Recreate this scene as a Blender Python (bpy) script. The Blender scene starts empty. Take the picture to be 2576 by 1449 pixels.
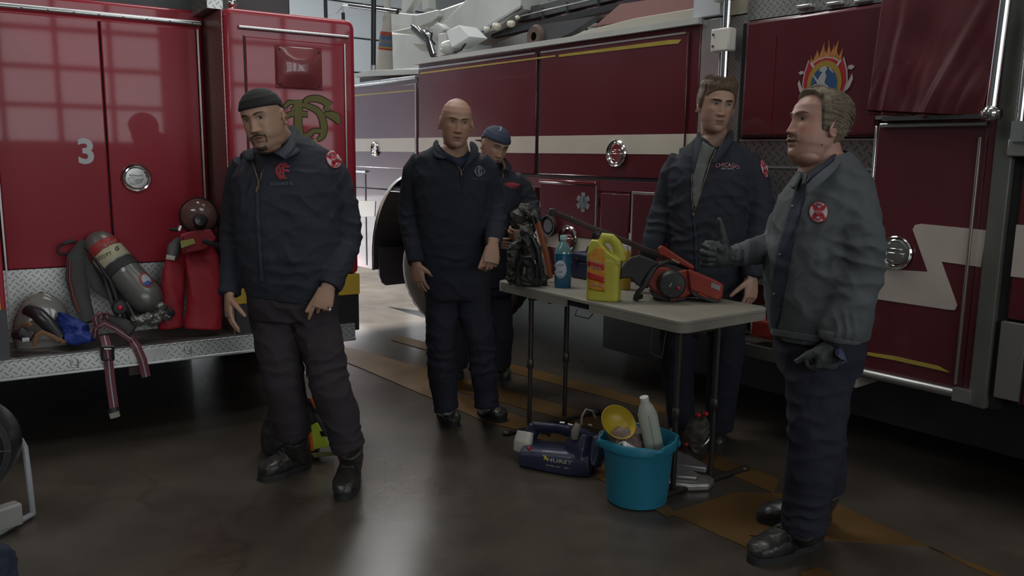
import bpy, bmesh, math, random
import numpy as np
from math import sin, cos, pi, radians as RD
from mathutils import Vector as V, Matrix, noise
from mathutils.bvhtree import BVHTree
random.seed(7); rng = np.random.default_rng(7)
scene = bpy.context.scene
COL = scene.collection
# ---------------------------------------------------------------- camera
FPX, HY, ROLL, CH = 2062.0, 390.0, RD(.75), 1.5
PITCH = math.atan((724.5-HY)/FPX)
_F = V((0, cos(PITCH), -sin(PITCH))); _U = V((0, sin(PITCH), cos(PITCH))); _R = V((1, 0, 0))
_R, _U = cos(ROLL)*_R+sin(ROLL)*_U, -sin(ROLL)*_R+cos(ROLL)*_U
CAM = V((0, 0, CH))
cd = bpy.data.cameras.new('camera'); cam = bpy.data.objects.new('camera', cd); COL.objects.link(cam)
cd.sensor_width = 36; cd.lens = FPX/2576*36; cd.clip_start = .05; cd.clip_end = 200
M = Matrix((_R, _U, -_F)).transposed().to_4x4(); M.translation = CAM
cam.matrix_world = M; scene.camera = cam
# ---------------------------------------------------------------- view, world, sun, big lights
scene.view_settings.view_transform = 'Standard'; scene.view_settings.look = 'None'
scene.view_settings.exposure = 0.14; scene.view_settings.gamma = 1; scene.view_settings.use_curve_mapping = False
W = bpy.data.worlds.new('sky'); scene.world = W; W.use_nodes = True
bg = W.node_tree.nodes['Background']; bg.inputs[0].default_value = (.62, .74, .92, 1); bg.inputs[1].default_value = .95
AX = RD(38.7)
D_ = V((-sin(AX), cos(AX), 0)); E_ = V((cos(AX), sin(AX), 0))      # building axes: towards the bay doors / towards the ladder truck
def room(d, e, z=0): return D_*d + E_*e + V((0, 0, z))
sd = bpy.data.lights.new('sun', 'SUN'); sd.energy = 30; sd.angle = RD(1.2); sd.color = (.97, .98, 1)
sun = bpy.data.objects.new('sun', sd); COL.objects.link(sun)
_s = V((-sin(RD(60)), cos(RD(60)), math.tan(RD(29)))); sun.rotation_euler = _s.to_track_quat('Z', 'Y').to_euler()
def area(name, loc, target, sx, sy, power, color):
    l = bpy.data.lights.new(name, 'AREA'); l.shape = 'RECTANGLE'; l.size = sx; l.size_y = sy; l.energy = power; l.color = color
    o = bpy.data.objects.new(name, l); COL.objects.link(o); o.location = loc
    o.rotation_euler = (V(target)-V(loc)).to_track_quat('-Z', 'Y').to_euler(); return o
COOL = (.97, .97, .95)
for i, (d, e, p) in enumerate(((9.5, 5.2, 190), (9.5, .2, 100), (4.6, 2.6, 75), (1.0, 2.2, 22), (2.2, -2.6, 48))):
    area('ceiling_lamp_light', room(d, e, 5.1), room(d, e, 0), 2.6, .9, p, COOL)
# ---------------------------------------------------------------- pixel helpers
def ray(px, py): return _F + _R*((px-1288)/FPX) - _U*((py-724.5)/FPX)
def at(px, py, Y):
    r = ray(px, py); return CAM + r*(Y/r.y)
def gz(px, py, z=0):
    r = ray(px, py); return CAM + r*((z-CH)/r.z)
def m_(npx, Y): return npx/FPX*Y*1.01                     # pixels to metres at depth Y
class Frame:
    """A vertical working plane: x along the face (rightwards), y into it, z up."""
    def __init__(s, az_w, dist):
        s.w = V((sin(az_w), cos(az_w), 0)); s.u = V((cos(az_w), -sin(az_w), 0)); s.o = s.w*dist
        s.mw = Matrix((s.u, s.w, V((0, 0, 1)))).transposed().to_4x4(); s.mw.translation = s.o
        s.inv = s.mw.inverted()
    def p(s, px, py, v=0):
        r = ray(px, py); t = ((s.o+s.w*v-CAM).dot(s.w))/r.dot(s.w); return s.inv @ (CAM+r*t)
    def L(s, P): return s.inv @ P
# ladder truck side and squad truck rear: see their builders
LT = Frame(RD(51.3), 3.75)
SQ = Frame(RD(-33.2), 4.49)
# ---------------------------------------------------------------- materials
MATS = {}
def srgb(r, g, b):
    f = lambda c: ((c/255+.055)/1.055)**2.4 if c > 10 else c/255/12.92
    return (f(r), f(g), f(b))
def mat(name, col, rough=.5, metal=0, var=0, vscale=6, bump=0, bscale=80, coat=0, trans=0, emis=0, spec=.5, attr=None, sss=0, aniso=None, rvar=0, wave=None, ior=1.45):
    if name in MATS: return MATS[name]
    m = bpy.data.materials.new(name); m.use_nodes = True; nt = m.node_tree; N = nt.nodes; L = nt.links
    b = N['Principled BSDF']; b.inputs['Base Color'].default_value = (*col, 1); b.inputs['Roughness'].default_value = rough
    b.inputs['Metallic'].default_value = metal; b.inputs['Specular IOR Level'].default_value = spec; b.inputs['IOR'].default_value = ior
    if coat: b.inputs['Coat Weight'].default_value = coat; b.inputs['Coat Roughness'].default_value = .04
    if trans: b.inputs['Transmission Weight'].default_value = trans
    if sss: b.inputs['Subsurface Weight'].default_value = sss; b.inputs['Subsurface Radius'].default_value = (.012, .005, .003); b.inputs['Subsurface Scale'].default_value = 1
    if emis: b.inputs['Emission Color'].default_value = (*col, 1); b.inputs['Emission Strength'].default_value = emis
    tc = N.new('ShaderNodeTexCoord'); src = tc.outputs['Object']
    base = None
    if attr:
        a = N.new('ShaderNodeAttribute'); a.attribute_name = attr; base = a.outputs['Color']; L.new(base, b.inputs['Base Color'])
    if var or rvar:
        mp = N.new('ShaderNodeMapping'); L.new(src, mp.inputs[0])
        if aniso: mp.inputs['Scale'].default_value = aniso
        n = N.new('ShaderNodeTexNoise'); n.inputs['Scale'].default_value = vscale; n.inputs['Detail'].default_value = 5; L.new(mp.outputs[0], n.inputs[0])
        if var:
            r = N.new('ShaderNodeMapRange'); r.inputs[1].default_value = .3; r.inputs[2].default_value = .7; r.inputs[3].default_value = 1-var; r.inputs[4].default_value = 1+var
            L.new(n.outputs[0], r.inputs[0])
            mx = N.new('ShaderNodeVectorMath'); mx.operation = 'SCALE'
            if base: L.new(base, mx.inputs[0])
            else: mx.inputs[0].default_value = col
            L.new(r.outputs[0], mx.inputs['Scale']); L.new(mx.outputs[0], b.inputs['Base Color'])
        if rvar:
            r2 = N.new('ShaderNodeMapRange'); r2.inputs[1].default_value = .3; r2.inputs[2].default_value = .7
            r2.inputs[3].default_value = max(.02, rough-rvar); r2.inputs[4].default_value = rough+rvar; L.new(n.outputs[0], r2.inputs[0]); L.new(r2.outputs[0], b.inputs['Roughness'])
    if bump:
        n2 = N.new('ShaderNodeTexNoise'); n2.inputs['Scale'].default_value = bscale; n2.inputs['Detail'].default_value = 3; L.new(src, n2.inputs[0])
        h = n2.outputs[0]
        bp = N.new('ShaderNodeBump'); bp.inputs['Strength'].default_value = bump; bp.inputs['Distance'].default_value = .004; L.new(h, bp.inputs['Height']); L.new(bp.outputs[0], b.inputs['Normal'])
    MATS[name] = m; return m
def plate_mat(name, col, scale=20, rough=.38):
    """Diamond tread plate: two crossed families of short raised bars."""
    if name in MATS: return MATS[name]
    m = bpy.data.materials.new(name); m.use_nodes = True; nt = m.node_tree; N = nt.nodes; L = nt.links
    b = N['Principled BSDF']; b.inputs['Metallic'].default_value = .85; b.inputs['Roughness'].default_value = rough
    tc = N.new('ShaderNodeTexCoord'); sp = N.new('ShaderNodeSeparateXYZ'); L.new(tc.outputs['Object'], sp.inputs[0])
    def mt(op, a, bb=None):
        n = N.new('ShaderNodeMath'); n.operation = op
        for i, x in enumerate((a, bb)):
            if x is None: continue
            if isinstance(x, (int, float)): n.inputs[i].default_value = x
            else: L.new(x, n.inputs[i])
        return n.outputs[0]
    X = mt('ADD', sp.outputs[0], mt('MULTIPLY', sp.outputs[1], 1.0)); Z = mt('ADD', sp.outputs[2], mt('MULTIPLY', sp.outputs[1], .7))
    p = mt('MULTIPLY', mt('ADD', X, Z), scale); q = mt('MULTIPLY', mt('SUBTRACT', X, Z), scale)
    def tri(x): return mt('ABSOLUTE', mt('SUBTRACT', mt('FRACT', x), .5))
    fp, fq = tri(p), tri(q)
    # checker decides the bar's direction
    ck = mt('MODULO', mt('ADD', mt('FLOOR', p), mt('FLOOR', q)), 2); ck = mt('GREATER_THAN', mt('ABSOLUTE', ck), .5)
    b1 = mt('MULTIPLY', mt('LESS_THAN', fp, .13), mt('LESS_THAN', fq, .42)); b2 = mt('MULTIPLY', mt('LESS_THAN', fq, .13), mt('LESS_THAN', fp, .42))
    bar = mt('ADD', mt('MULTIPLY', b1, ck), mt('MULTIPLY', b2, mt('SUBTRACT', 1, ck)))
    bp = N.new('ShaderNodeBump'); bp.inputs['Strength'].default_value = 1; bp.inputs['Distance'].default_value = .006; L.new(bar, bp.inputs['Height']); L.new(bp.outputs[0], b.inputs['Normal'])
    n = N.new('ShaderNodeTexNoise'); n.inputs['Scale'].default_value = 5; n.inputs['Detail'].default_value = 6; L.new(tc.outputs['Object'], n.inputs[0])
    r = N.new('ShaderNodeMapRange'); r.inputs[3].default_value = .72; r.inputs[4].default_value = 1.2; L.new(n.outputs[0], r.inputs[0])
    s = N.new('ShaderNodeVectorMath'); s.operation = 'SCALE'; s.inputs[0].default_value = col; L.new(mt('MULTIPLY', r.outputs[0], mt('ADD', 1, mt('MULTIPLY', bar, -.45))), s.inputs['Scale']); L.new(s.outputs[0], b.inputs['Base Color'])
    MATS[name] = m; return m
# ---------------------------------------------------------------- objects
def tag(o, label=None, cat=None, group=None, kind=None):
    if label: o['label'] = label
    if cat: o['category'] = cat
    if group: o['group'] = group
    if kind: o['kind'] = kind
    return o
def empty(name, loc=(0, 0, 0), label=None, cat=None, group=None, mw=None):
    o = bpy.data.objects.new(name, None); COL.objects.link(o); o.empty_display_size = .1
    if mw is not None: o.matrix_world = mw
    else: o.location = loc
    return tag(o, label, cat, group)
def link(name, me, m=None, parent=None, world=False):
    """world=True: mesh data are world coordinates, the parent may sit anywhere."""
    o = bpy.data.objects.new(name, me); COL.objects.link(o)
    for x in (m if isinstance(m, (list, tuple)) else [m]):
        if x: me.materials.append(x)
    if parent:
        o.parent = parent
        if world:
            q = parent; mw = Matrix()
            while q: mw = q.matrix_basis @ mw; q = q.parent
            me.transform(mw.inverted())
    return o
class MB:
    def __init__(s): s.v = []; s.f = []; s.mi = []; s.cur = 0
    def add(s, vs, fs):
        n = len(s.v); s.v += [V(v) for v in vs]; s.f += [tuple(i+n for i in f) for f in fs]; s.mi += [s.cur]*len(fs); return s
    def box(s, c, d, mw=None):
        x, y, z = (k/2 for k in d); c = V(c)
        vs = [V((a*x, b*y, e*z)) for a in (-1, 1) for b in (-1, 1) for e in (-1, 1)]
        vs = [(mw @ q if mw else q)+c for q in vs]
        return s.add(vs, [(0, 1, 3, 2), (4, 6, 7, 5), (0, 4, 5, 1), (2, 3, 7, 6), (0, 2, 6, 4), (1, 5, 7, 3)])
    def bb(s, x0, x1, y0, y1, z0, z1): return s.box(((x0+x1)/2, (y0+y1)/2, (z0+z1)/2), (abs(x1-x0), abs(y1-y0), abs(z1-z0)))
    def rings(s, rs, cap=True, closed=True):
        n = len(rs[0]); vs = [q for r in rs for q in r]; fs = []
        for k in range(len(rs)-1):
            for i in range(n if closed else n-1):
                j = (i+1) % n; fs.append((k*n+i, k*n+j, (k+1)*n+j, (k+1)*n+i))
        if cap and closed:
            fs.append(tuple(range(n))[::-1]); fs.append(tuple(range((len(rs)-1)*n, len(rs)*n)))
        return s.add(vs, fs)
    def tube(s, pts, rad, n=10, side=None, caps=True, expo=2):
        pts = [V(p) for p in pts]
        if not isinstance(rad, (list, tuple)): rad = [rad]*len(pts)
        rs = []; ref = V(side) if side is not None else None; prev = None
        for i, p in enumerate(pts):
            t = (pts[min(i+1, len(pts)-1)]-pts[max(i-1, 0)]).normalized()
            if ref is not None: a = (ref-t*ref.dot(t))
            elif prev is None: a = t.orthogonal()
            else: a = prev-t*prev.dot(t)
            if a.length < 1e-6: a = t.orthogonal()
            a.normalize(); b = t.cross(a); prev = a
            r = rad[i]; ra, rb = r if isinstance(r, (tuple, list)) else (r, r)
            ring = []
            for k in range(n):
                th = 2*pi*k/n; cx, sx = cos(th), sin(th)
                if expo != 2: cx = math.copysign(abs(cx)**(2/expo), cx); sx = math.copysign(abs(sx)**(2/expo), sx)
                ring.append(p+a*(ra*cx)+b*(rb*sx))
            rs.append(ring)
        return s.rings(rs, cap=caps)
    def ball(s, c, r, n=12, mw=None):
        c = V(c); r = (r, r, r) if isinstance(r, (int, float)) else r; rs = []
        for i in range(1, n):
            a = pi*i/n; rs.append([(lambda q: (mw @ q if mw else q)+c)(V((r[0]*sin(a)*cos(b), r[1]*sin(a)*sin(b), r[2]*cos(a)))) for b in [2*pi*k/(2*n) for k in range(2*n)]])
        return s.rings(rs)
    def prism(s, poly, v0, v1):
        """poly: (x, z) pairs; extruded along y from v0 to v1."""
        n = len(poly); vs = [V((x, v0, z)) for x, z in poly]+[V((x, v1, z)) for x, z in poly]
        return s.add(vs, [tuple(range(n)), tuple(range(2*n-1, n-1, -1))]+[(i, i+n, (i+1) % n+n, (i+1) % n) for i in range(n)])
    def lathe(s, prof, c=(0, 0, 0), axis=(0, 0, 1), n=24, cap=False):
        ax = V(axis).normalized(); a = ax.orthogonal().normalized(); b = ax.cross(a); c = V(c)
        return s.rings([[c+ax*h+(a*cos(2*pi*k/n)+b*sin(2*pi*k/n))*max(r, .0003) for k in range(n)] for r, h in prof], cap=cap)
    def mesh(s, name='m', clean=True):
        me = bpy.data.meshes.new(name); me.from_pydata([tuple(v) for v in s.v], [], s.f); me.update()
        if any(s.mi): me.polygons.foreach_set('material_index', s.mi)
        if clean:
            bm = bmesh.new(); bm.from_mesh(me); bmesh.ops.recalc_face_normals(bm, faces=bm.faces); bm.to_mesh(me); bm.free()
        return me
    def build(s, name, m=None, parent=None, smooth=False, bevel=0, seg=2, world=False, subsurf=0, solid=0, clean=True):
        me = s.mesh(name, clean); o = link(name, me, m, parent, world)
        if solid:
            md = o.modifiers.new('solid', 'SOLIDIFY'); md.thickness = solid; md.offset = 0
        if bevel:
            md = o.modifiers.new('bevel', 'BEVEL'); md.width = bevel; md.segments = seg; md.limit_method = 'ANGLE'; md.angle_limit = RD(40)
        if subsurf:
            md = o.modifiers.new('sub', 'SUBSURF'); md.levels = md.render_levels = subsurf
        if smooth or bevel or subsurf: shade(me, 45 if not subsurf else 180)
        return o
def shade(me, ang=45):
    me.polygons.foreach_set('use_smooth', [True]*len(me.polygons))
    if ang < 180:
        bm = bmesh.new(); bm.from_mesh(me); a = RD(ang)
        for e in bm.edges:
            if len(e.link_faces) == 2 and e.calc_face_angle(0) > a: e.smooth = False
        bm.to_mesh(me); bm.free()
def sring(c, a, b, wa, wb, n=28, e=2.0):
    """superellipse ring round c in the plane of unit vectors a, b"""
    out = []
    for k in range(n):
        t = 2*pi*k/n; x, y = cos(t), sin(t)
        out.append(V(c)+a*(wa*math.copysign(abs(x)**(2/e), x))+b*(wb*math.copysign(abs(y)**(2/e), y)))
    return out
X_, Y_, Z_ = V((1, 0, 0)), V((0, 1, 0)), V((0, 0, 1))
def text_mesh(body, size=1, bold=0, extrude=0, shear=0, spacing=1, xscale=1):
    cu = bpy.data.curves.new('t', 'FONT'); cu.body = body; cu.size = size; cu.offset = bold; cu.extrude = extrude; cu.shear = shear; cu.space_character = spacing
    cu.align_x = 'CENTER'; cu.align_y = 'CENTER'; cu.resolution_u = 3
    o = bpy.data.objects.new('t', cu); COL.objects.link(o)
    me = bpy.data.meshes.new_from_object(o.evaluated_get(bpy.context.evaluated_depsgraph_get()))
    bpy.data.objects.remove(o); bpy.data.curves.remove(cu)
    return [V((v.co.x*xscale, v.co.y, v.co.z)) for v in me.vertices], [tuple(p.vertices) for p in me.polygons]
def plane_text(body, fr_p, name, m, parent, h, thick=.003, bold=.012, **k):
    """text standing on a vertical local plane (x, z) at local point fr_p, facing -y; h = letter height"""
    vs, fs = text_mesh(body, 1, bold, **k)
    ys = [v.y for v in vs]; sc = h/(max(ys)-min(ys))
    mb = MB(); mb.add([V((fr_p.x+v.x*sc, fr_p.y, fr_p.z+v.y*sc)) for v in vs], fs)
    return mb.build(name, m, parent, solid=thick, clean=False)
def crom(pts, w, k=4):
    n = len(pts)
    if n < 3: return pts, w
    P, Wd = [], []
    for i in range(n-1):
        a, b, c, d = (V(pts[max(i-1, 0)]), V(pts[i]), V(pts[i+1]), V(pts[min(i+2, n-1)]))
        for j in range(k): t = j/k; q = .5*((2*b)+(c-a)*t+(2*a-5*b+4*c-d)*t*t+(3*b-a-3*c+d)*t**3); P.append((q.x, q.y)); Wd.append(w[i]*(1-t)+w[i+1]*t)
    return P+[tuple(pts[-1])], Wd+[w[-1]]
def ribbon(pts, w, closed=False):
    """flat stroke in (x, z): list of quads' polys; w may be list"""
    n = len(pts); w = w if isinstance(w, (list, tuple)) else [w]*n; L_, R_ = [], []
    for i in range(n):
        a = pts[(i-1) % n] if (closed or i > 0) else pts[i]; b = pts[(i+1) % n] if (closed or i < n-1) else pts[i]
        t = V((b[0]-a[0], b[1]-a[1])); t = t.normalized() if t.length else V((1, 0)); nn = V((-t.y, t.x))*w[i]/2
        L_.append((pts[i][0]+nn.x, pts[i][1]+nn.y)); R_.append((pts[i][0]-nn.x, pts[i][1]-nn.y))
    return L_, R_
def strokes(mb, plist, v0, v1):
    for pts, w, closed in plist:
        A, B = ribbon(pts, w, closed); n = len(pts)
        for i in range(n if closed else n-1):
            j = (i+1) % n; mb.prism([A[i], A[j], B[j], B[i]], v0, v1)
def arc(cx, cz, rx, rz, a0, a1, n=14): return [(cx+rx*cos(RD(a0+(a1-a0)*i/(n-1))), cz+rz*sin(RD(a0+(a1-a0)*i/(n-1)))) for i in range(n)]
# ---------------------------------------------------------------- sculpting helpers
def remesh(mb, voxel, smooth=2, fac=.5, name='m'):
    me = mb.mesh(name); o = bpy.data.objects.new('tmp', me); COL.objects.link(o)
    md = o.modifiers.new('r', 'REMESH'); md.mode = 'VOXEL'; md.voxel_size = voxel; md.use_smooth_shade = True
    if smooth: s = o.modifiers.new('s', 'SMOOTH'); s.factor = fac; s.iterations = smooth
    out = bpy.data.meshes.new_from_object(o.evaluated_get(bpy.context.evaluated_depsgraph_get()))
    bpy.data.objects.remove(o); bpy.data.meshes.remove(me); return out
def displace(me, fn):
    nv = len(me.vertices); co = np.empty(nv*3); me.vertices.foreach_get('co', co); co = co.reshape(-1, 3)
    no = np.empty(nv*3); me.vertex_normals.foreach_get('vector', no); no = no.reshape(-1, 3)
    d = np.array([fn(V(c), V(n)) for c, n in zip(co, no)])
    co += no*d[:, None]; me.vertices.foreach_set('co', co.ravel()); me.update()
def cloth(amp=.006, fine=.002, shear=.35, seed=0, zs=1.6, sc=7):
    o = V((seed*3.7, seed*1.3, seed*.7)); N = noise.noise
    def f(c, n):
        q = V((c.x+shear*c.z, c.y, c.z*zs-shear*.4*c.x))*sc+o
        w = V((N(q*.5), N(q*.5+V((5, 1, 2))), 0))*.8
        r = 1-abs(N(q+w))*2.4
        r2 = 1-abs(N(q*2.1+w))*2.2
        return amp*(max(r, 0)**2-.25)+fine*(max(r2, 0)**2-.3)+fine*.6*N(q*.4)*3
    return f
def bvh(o):
    me = o.data; mw = o.matrix_basis; q = o.parent
    while q: mw = q.matrix_basis @ mw; q = q.parent
    return BVHTree.FromPolygons([mw @ v.co for v in me.vertices], [tuple(p.vertices) for p in me.polygons])
def decal(name, items, target, m, parent, off=.002, solid=.0012, sub=4.0, back=None):
    """items: (verts2d px, faces) lists; every point is cast from the lens onto the garment it is sewn to, then lifted off along the normal"""
    T = target if isinstance(target, (list, tuple)) else [target]
    bm = bmesh.new()
    for vs, fs in items:
        bv = [bm.verts.new((v[0], v[1], 0)) for v in vs]
        for f in fs:
            try: bm.faces.new([bv[i] for i in f])
            except ValueError: pass
    bmesh.ops.triangulate(bm, faces=bm.faces)
    for _ in range(4):
        es = [e for e in bm.edges if e.calc_length() > sub]
        if not es: break
        bmesh.ops.subdivide_edges(bm, edges=es, cuts=1); bmesh.ops.triangulate(bm, faces=[f for f in bm.faces if len(f.verts) > 3])
    ok = set()
    for v in bm.verts:
        r = ray(v.co.x, v.co.y).normalized(); best = None
        for t in T:
            h = t.ray_cast(CAM, r)
            if h[0] is not None and (best is None or h[3] < best[3]): best = h
        if best: n = best[1]; n = -n if n.dot(r) > 0 else n; v.co = best[0]+n*off-r*off*.5; ok.add(v)
    for v in [v for v in bm.verts if v not in ok]: bm.verts.remove(v)
    me = bpy.data.meshes.new(name); bm.to_mesh(me); bm.free()
    o = link(name, me, m, parent, world=True)
    if solid: md = o.modifiers.new('solid', 'SOLIDIFY'); md.thickness = solid; md.offset = 0
    me.polygons.foreach_set('use_smooth', [True]*len(me.polygons)); return o
def poly_item(pts): return (pts, [tuple(range(len(pts)))])
def disc_item(cx, cy, rx, ry, rot=0, n=28, r0=0):
    c, s = cos(rot), sin(rot); P = []
    for k in range(n): a = 2*pi*k/n; x, y = rx*cos(a), ry*sin(a); P.append((cx+x*c-y*s, cy+x*s+y*c))
    return (P+[(cx, cy)], [(k, (k+1) % n, n) for k in range(n)])
def text_item(body, cx, cy, h, rot=0, bold=.01, xs=1, arch=0, skew=0):
    vs, fs = text_mesh(body, 1, bold, spacing=1.05); ys = [v.y for v in vs]; sc = h/(max(ys)-min(ys)); c, s = cos(rot), sin(rot); W_ = max(v.x for v in vs)*sc*xs
    out = []
    for v in vs:
        x, y = v.x*sc*xs, -v.y*sc
        y += arch*(x/W_)**2+skew*x
        out.append((cx+x*c-y*s, cy+x*s+y*c))
    return (out, fs)
def ribbon_items(plist):
    it = []
    for pts, w, closed in plist:
        A, B = ribbon(pts, w, closed); n = len(pts); it.append((A+B, [(i, (i+1) % n, (i+1) % n+n, i+n) for i in range(n if closed else n-1)]))
    return it
# ---------------------------------------------------------------- shared materials
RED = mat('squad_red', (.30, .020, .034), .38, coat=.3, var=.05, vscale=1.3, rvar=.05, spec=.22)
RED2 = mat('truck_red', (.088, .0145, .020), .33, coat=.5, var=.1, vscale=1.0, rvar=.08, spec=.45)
TARP = mat('tarp_red', (.095, .013, .018), .48, var=.15, vscale=5, bump=.15, bscale=30)
WHITE = mat('white_paint', (.62, .6, .54), .35, var=.06)
CREAM = mat('cream_stripe', (.52, .49, .4), .32, coat=.3, var=.08, vscale=4)
GOLD = mat('gold_leaf', (.36, .28, .05), .35, var=.15)
CHROME = mat('chrome', (.72, .72, .7), .14, 1, rvar=.06)
STEEL = mat('dull_steel', (.42, .42, .4), .38, .85, var=.15)
ALU = mat('aluminium', (.5, .51, .5), .3, .8, var=.12, vscale=8)
PLATE = plate_mat('diamond_plate', (.5, .52, .5), 27)
PLATE_D = plate_mat('diamond_plate_dark', (.22, .21, .2), rough=.42)
BLACK = mat('black_rubber', (.018, .017, .02), .6, var=.2)
BLACKG = mat('black_plastic', (.02, .02, .022), .3)
DARKG = mat('dark_grey', (.05, .052, .055), .45, var=.15)
TURRET = mat('turret_paint', (.44, .46, .43), .4, var=.1, vscale=3)
YELLOW = mat('marker_yellow', (.5, .33, .03), .4, var=.1)
# ---------------------------------------------------------------- setting
def quad_slab(name, d0, d1, e0, e1, z0, z1, m, kind='structure'):
    mb = MB(); P = [room(d, e) for d, e in ((d0, e0), (d1, e0), (d1, e1), (d0, e1))]
    mb.add([p+V((0, 0, z0)) for p in P]+[p+V((0, 0, z1)) for p in P], [(0, 1, 2, 3), (7, 6, 5, 4), (0, 4, 5, 1), (1, 5, 6, 2), (2, 6, 7, 3), (3, 7, 4, 0)])
    o = mb.build(name, m); 
    if kind: o['kind'] = kind
    return o
def floor_mat():
    m = mat('floor_concrete', (.066, .054, .042), .28, var=.16, vscale=.9, rvar=.035, spec=.5, bump=.05, bscale=14)
    nt = m.node_tree; N = nt.nodes; L = nt.links; b = N['Principled BSDF']
    src = b.inputs['Base Color'].links[0].from_socket
    tc = N.new('ShaderNodeTexCoord'); n = N.new('ShaderNodeTexNoise'); n.inputs['Scale'].default_value = 3.2; n.inputs['Detail'].default_value = 9; n.inputs['Roughness'].default_value = .7; L.new(tc.outputs['Object'], n.inputs[0])
    r = N.new('ShaderNodeMapRange'); r.inputs[1].default_value = .35; r.inputs[2].default_value = .68; r.inputs[3].default_value = .72; r.inputs[4].default_value = 1.2; L.new(n.outputs[0], r.inputs[0])
    # thin dark cracks
    w = N.new('ShaderNodeTexVoronoi'); w.feature = 'DISTANCE_TO_EDGE'; w.inputs['Scale'].default_value = .33
    wn = N.new('ShaderNodeTexNoise'); wn.inputs['Scale'].default_value = 1.4; wn.inputs['Detail'].default_value = 6; L.new(tc.outputs['Object'], wn.inputs[0])
    ad = N.new('ShaderNodeVectorMath'); ad.operation = 'MULTIPLY_ADD'; ad.inputs[1].default_value = (.9, .9, .9); L.new(wn.outputs['Color'], ad.inputs[0]); L.new(tc.outputs['Object'], ad.inputs[2]); L.new(ad.outputs[0], w.inputs[0])
    c = N.new('ShaderNodeMapRange'); c.inputs[1].default_value = 0; c.inputs[2].default_value = .004; c.inputs[3].default_value = .74; c.inputs[4].default_value = 1; L.new(w.outputs['Distance'], c.inputs[0])
    mu = N.new('ShaderNodeMath'); mu.operation = 'MULTIPLY'; L.new(r.outputs[0], mu.inputs[0]); L.new(c.outputs[0], mu.inputs[1])
    s = N.new('ShaderNodeVectorMath'); s.operation = 'SCALE'; L.new(src, s.inputs[0]); L.new(mu.outputs[0], s.inputs['Scale']); L.new(s.outputs[0], b.inputs['Base Color'])
    return m
FLOOR = floor_mat()
quad_slab('floor', -7, 26, -12, 14, -.2, 0, FLOOR)
WALLM = mat('wall_paint', (.34, .37, .38), .7, var=.06, vscale=1)
WALLR = mat('rear_wall_paint', (.16, .15, .14), .8, var=.1, vscale=1)
CEILM = mat('ceiling_paint', (.3, .3, .29), .8, var=.1)
quad_slab('ceiling', -7, 13.3, -9, 10, 5.6, 5.8, CEILM)
quad_slab('wall_left', -7, 13.3, -9.2, -9, 0, 5.6, WALLM)
quad_slab('wall_right', -7, 13.3, 10, 10.2, 0, 5.6, WALLM)
quad_slab('wall_rear', -7.2, -7, -9, 10, 0, 5.6, WALLR)
# bay wall: an open bay before the squad truck, a closed sectional door before the ladder truck
O0, O1, C0, C1 = -.9, 3.95, 4.5, 8.6
for nm, a, b, z0, z1 in (('wall_front', -9, O0, 0, 5.6), ('wall_front', O1, C0, 0, 5.6), ('wall_front', C1, 10, 0, 5.6), ('wall_front', O0, O1, 4.25, 5.6), ('wall_front', C0, C1, 4.6, 5.6)):
    quad_slab(nm, 13, 13.3, a, b, z0, z1, WALLM)
DOORW = mat('bay_door_paint', (.56, .62, .66), .45, var=.04, vscale=1)
mb = MB(); fr = Frame(RD(-38.7), 13)
for k in range(8):
    z0 = k*.575; mb.bb(C0-.1, C1+.1, .1, .16, z0+.012, z0+.563)
o = mb.build('door_1', DOORW, bevel=.012); o.matrix_world = fr.mw; o['kind'] = 'structure'
mb = MB()
for k in range(9): mb.bb(C0-.1, C1+.1, .13, .15, k*.575-.012, k*.575+.012)
o2 = mb.build('door_seam', DARKG, o)
# lit windows in the rear wall
fr = Frame(RD(180-38.7), 6.98)
WIN = mat('daylit_pane', (.93, .96, 1.0), .3, emis=5.2)
FRM = mat('window_frame', (.12, .12, .12), .5)
# (frame x runs against e here)
for n, (a, b, z0, z1) in enumerate(((-7.2, -3.4, 1.2, 4.2), (-2.4, 1.0, 1.6, 4.2), (2.2, 5.2, 1.6, 4.2))):
    mb = MB(); mb.bb(a, b, -.005, .0, z0, z1); o = mb.build('window_%d' % (n+1), WIN); o.matrix_world = fr.mw; o['kind'] = 'structure'
    mb = MB(); nx = 4
    for k in range(nx+1): x = a+(b-a)*k/nx; mb.bb(x-.045, x+.045, -.06, 0, z0, z1)
    for k in range(5): z = z0+(z1-z0)*k/4; mb.bb(a-.045, b+.045, -.06, 0, z-.045, z+.045)
    mb.build('window_bars', FRM, o)
# painted floor lines: yellow-brown, worn
PAINT = mat('floor_paint', (.105, .058, .018), .4, var=.25, vscale=3, spec=.5, rvar=.08)
def floor_paint(name, pxs, kind='structure', z=.004):
    mb = MB(); P = [gz(x, y, z) for x, y in pxs]; n = len(P)
    mb.add(P+[p-V((0, 0, .0035)) for p in P], [tuple(range(n)), tuple(range(2*n-1, n-1, -1))]+[(i, i+n, (i+1) % n+n, (i+1) % n) for i in range(n)])
    o = mb.build(name, PAINT); o['kind'] = kind; return o
floor_paint('trim_1', [(840, 868), (905, 880), (1100, 935), (1390, 1012), (1700, 1105), (1960, 1205), (1946, 1240), (1815, 1183), (1690, 1135), (1380, 1043), (1090, 967), (890, 905), (830, 893)])
floor_paint('trim_2', [(1000, 842), (1100, 868), (1500, 970), (1700, 1030), (1690, 1045), (1490, 990), (1090, 885), (985, 855)], z=.0044)
floor_paint('trim_3', [(860, 890), (905, 898), (1100, 968), (1240, 1025), (1390, 1075), (1385, 1100), (1225, 1062), (1090, 1003), (900, 922), (855, 905)], z=.0048)
floor_paint('trim_4', [(1310, 1075), (1350, 1072), (1520, 1112), (1520, 1140), (1300, 1092)], z=.0048)
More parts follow.
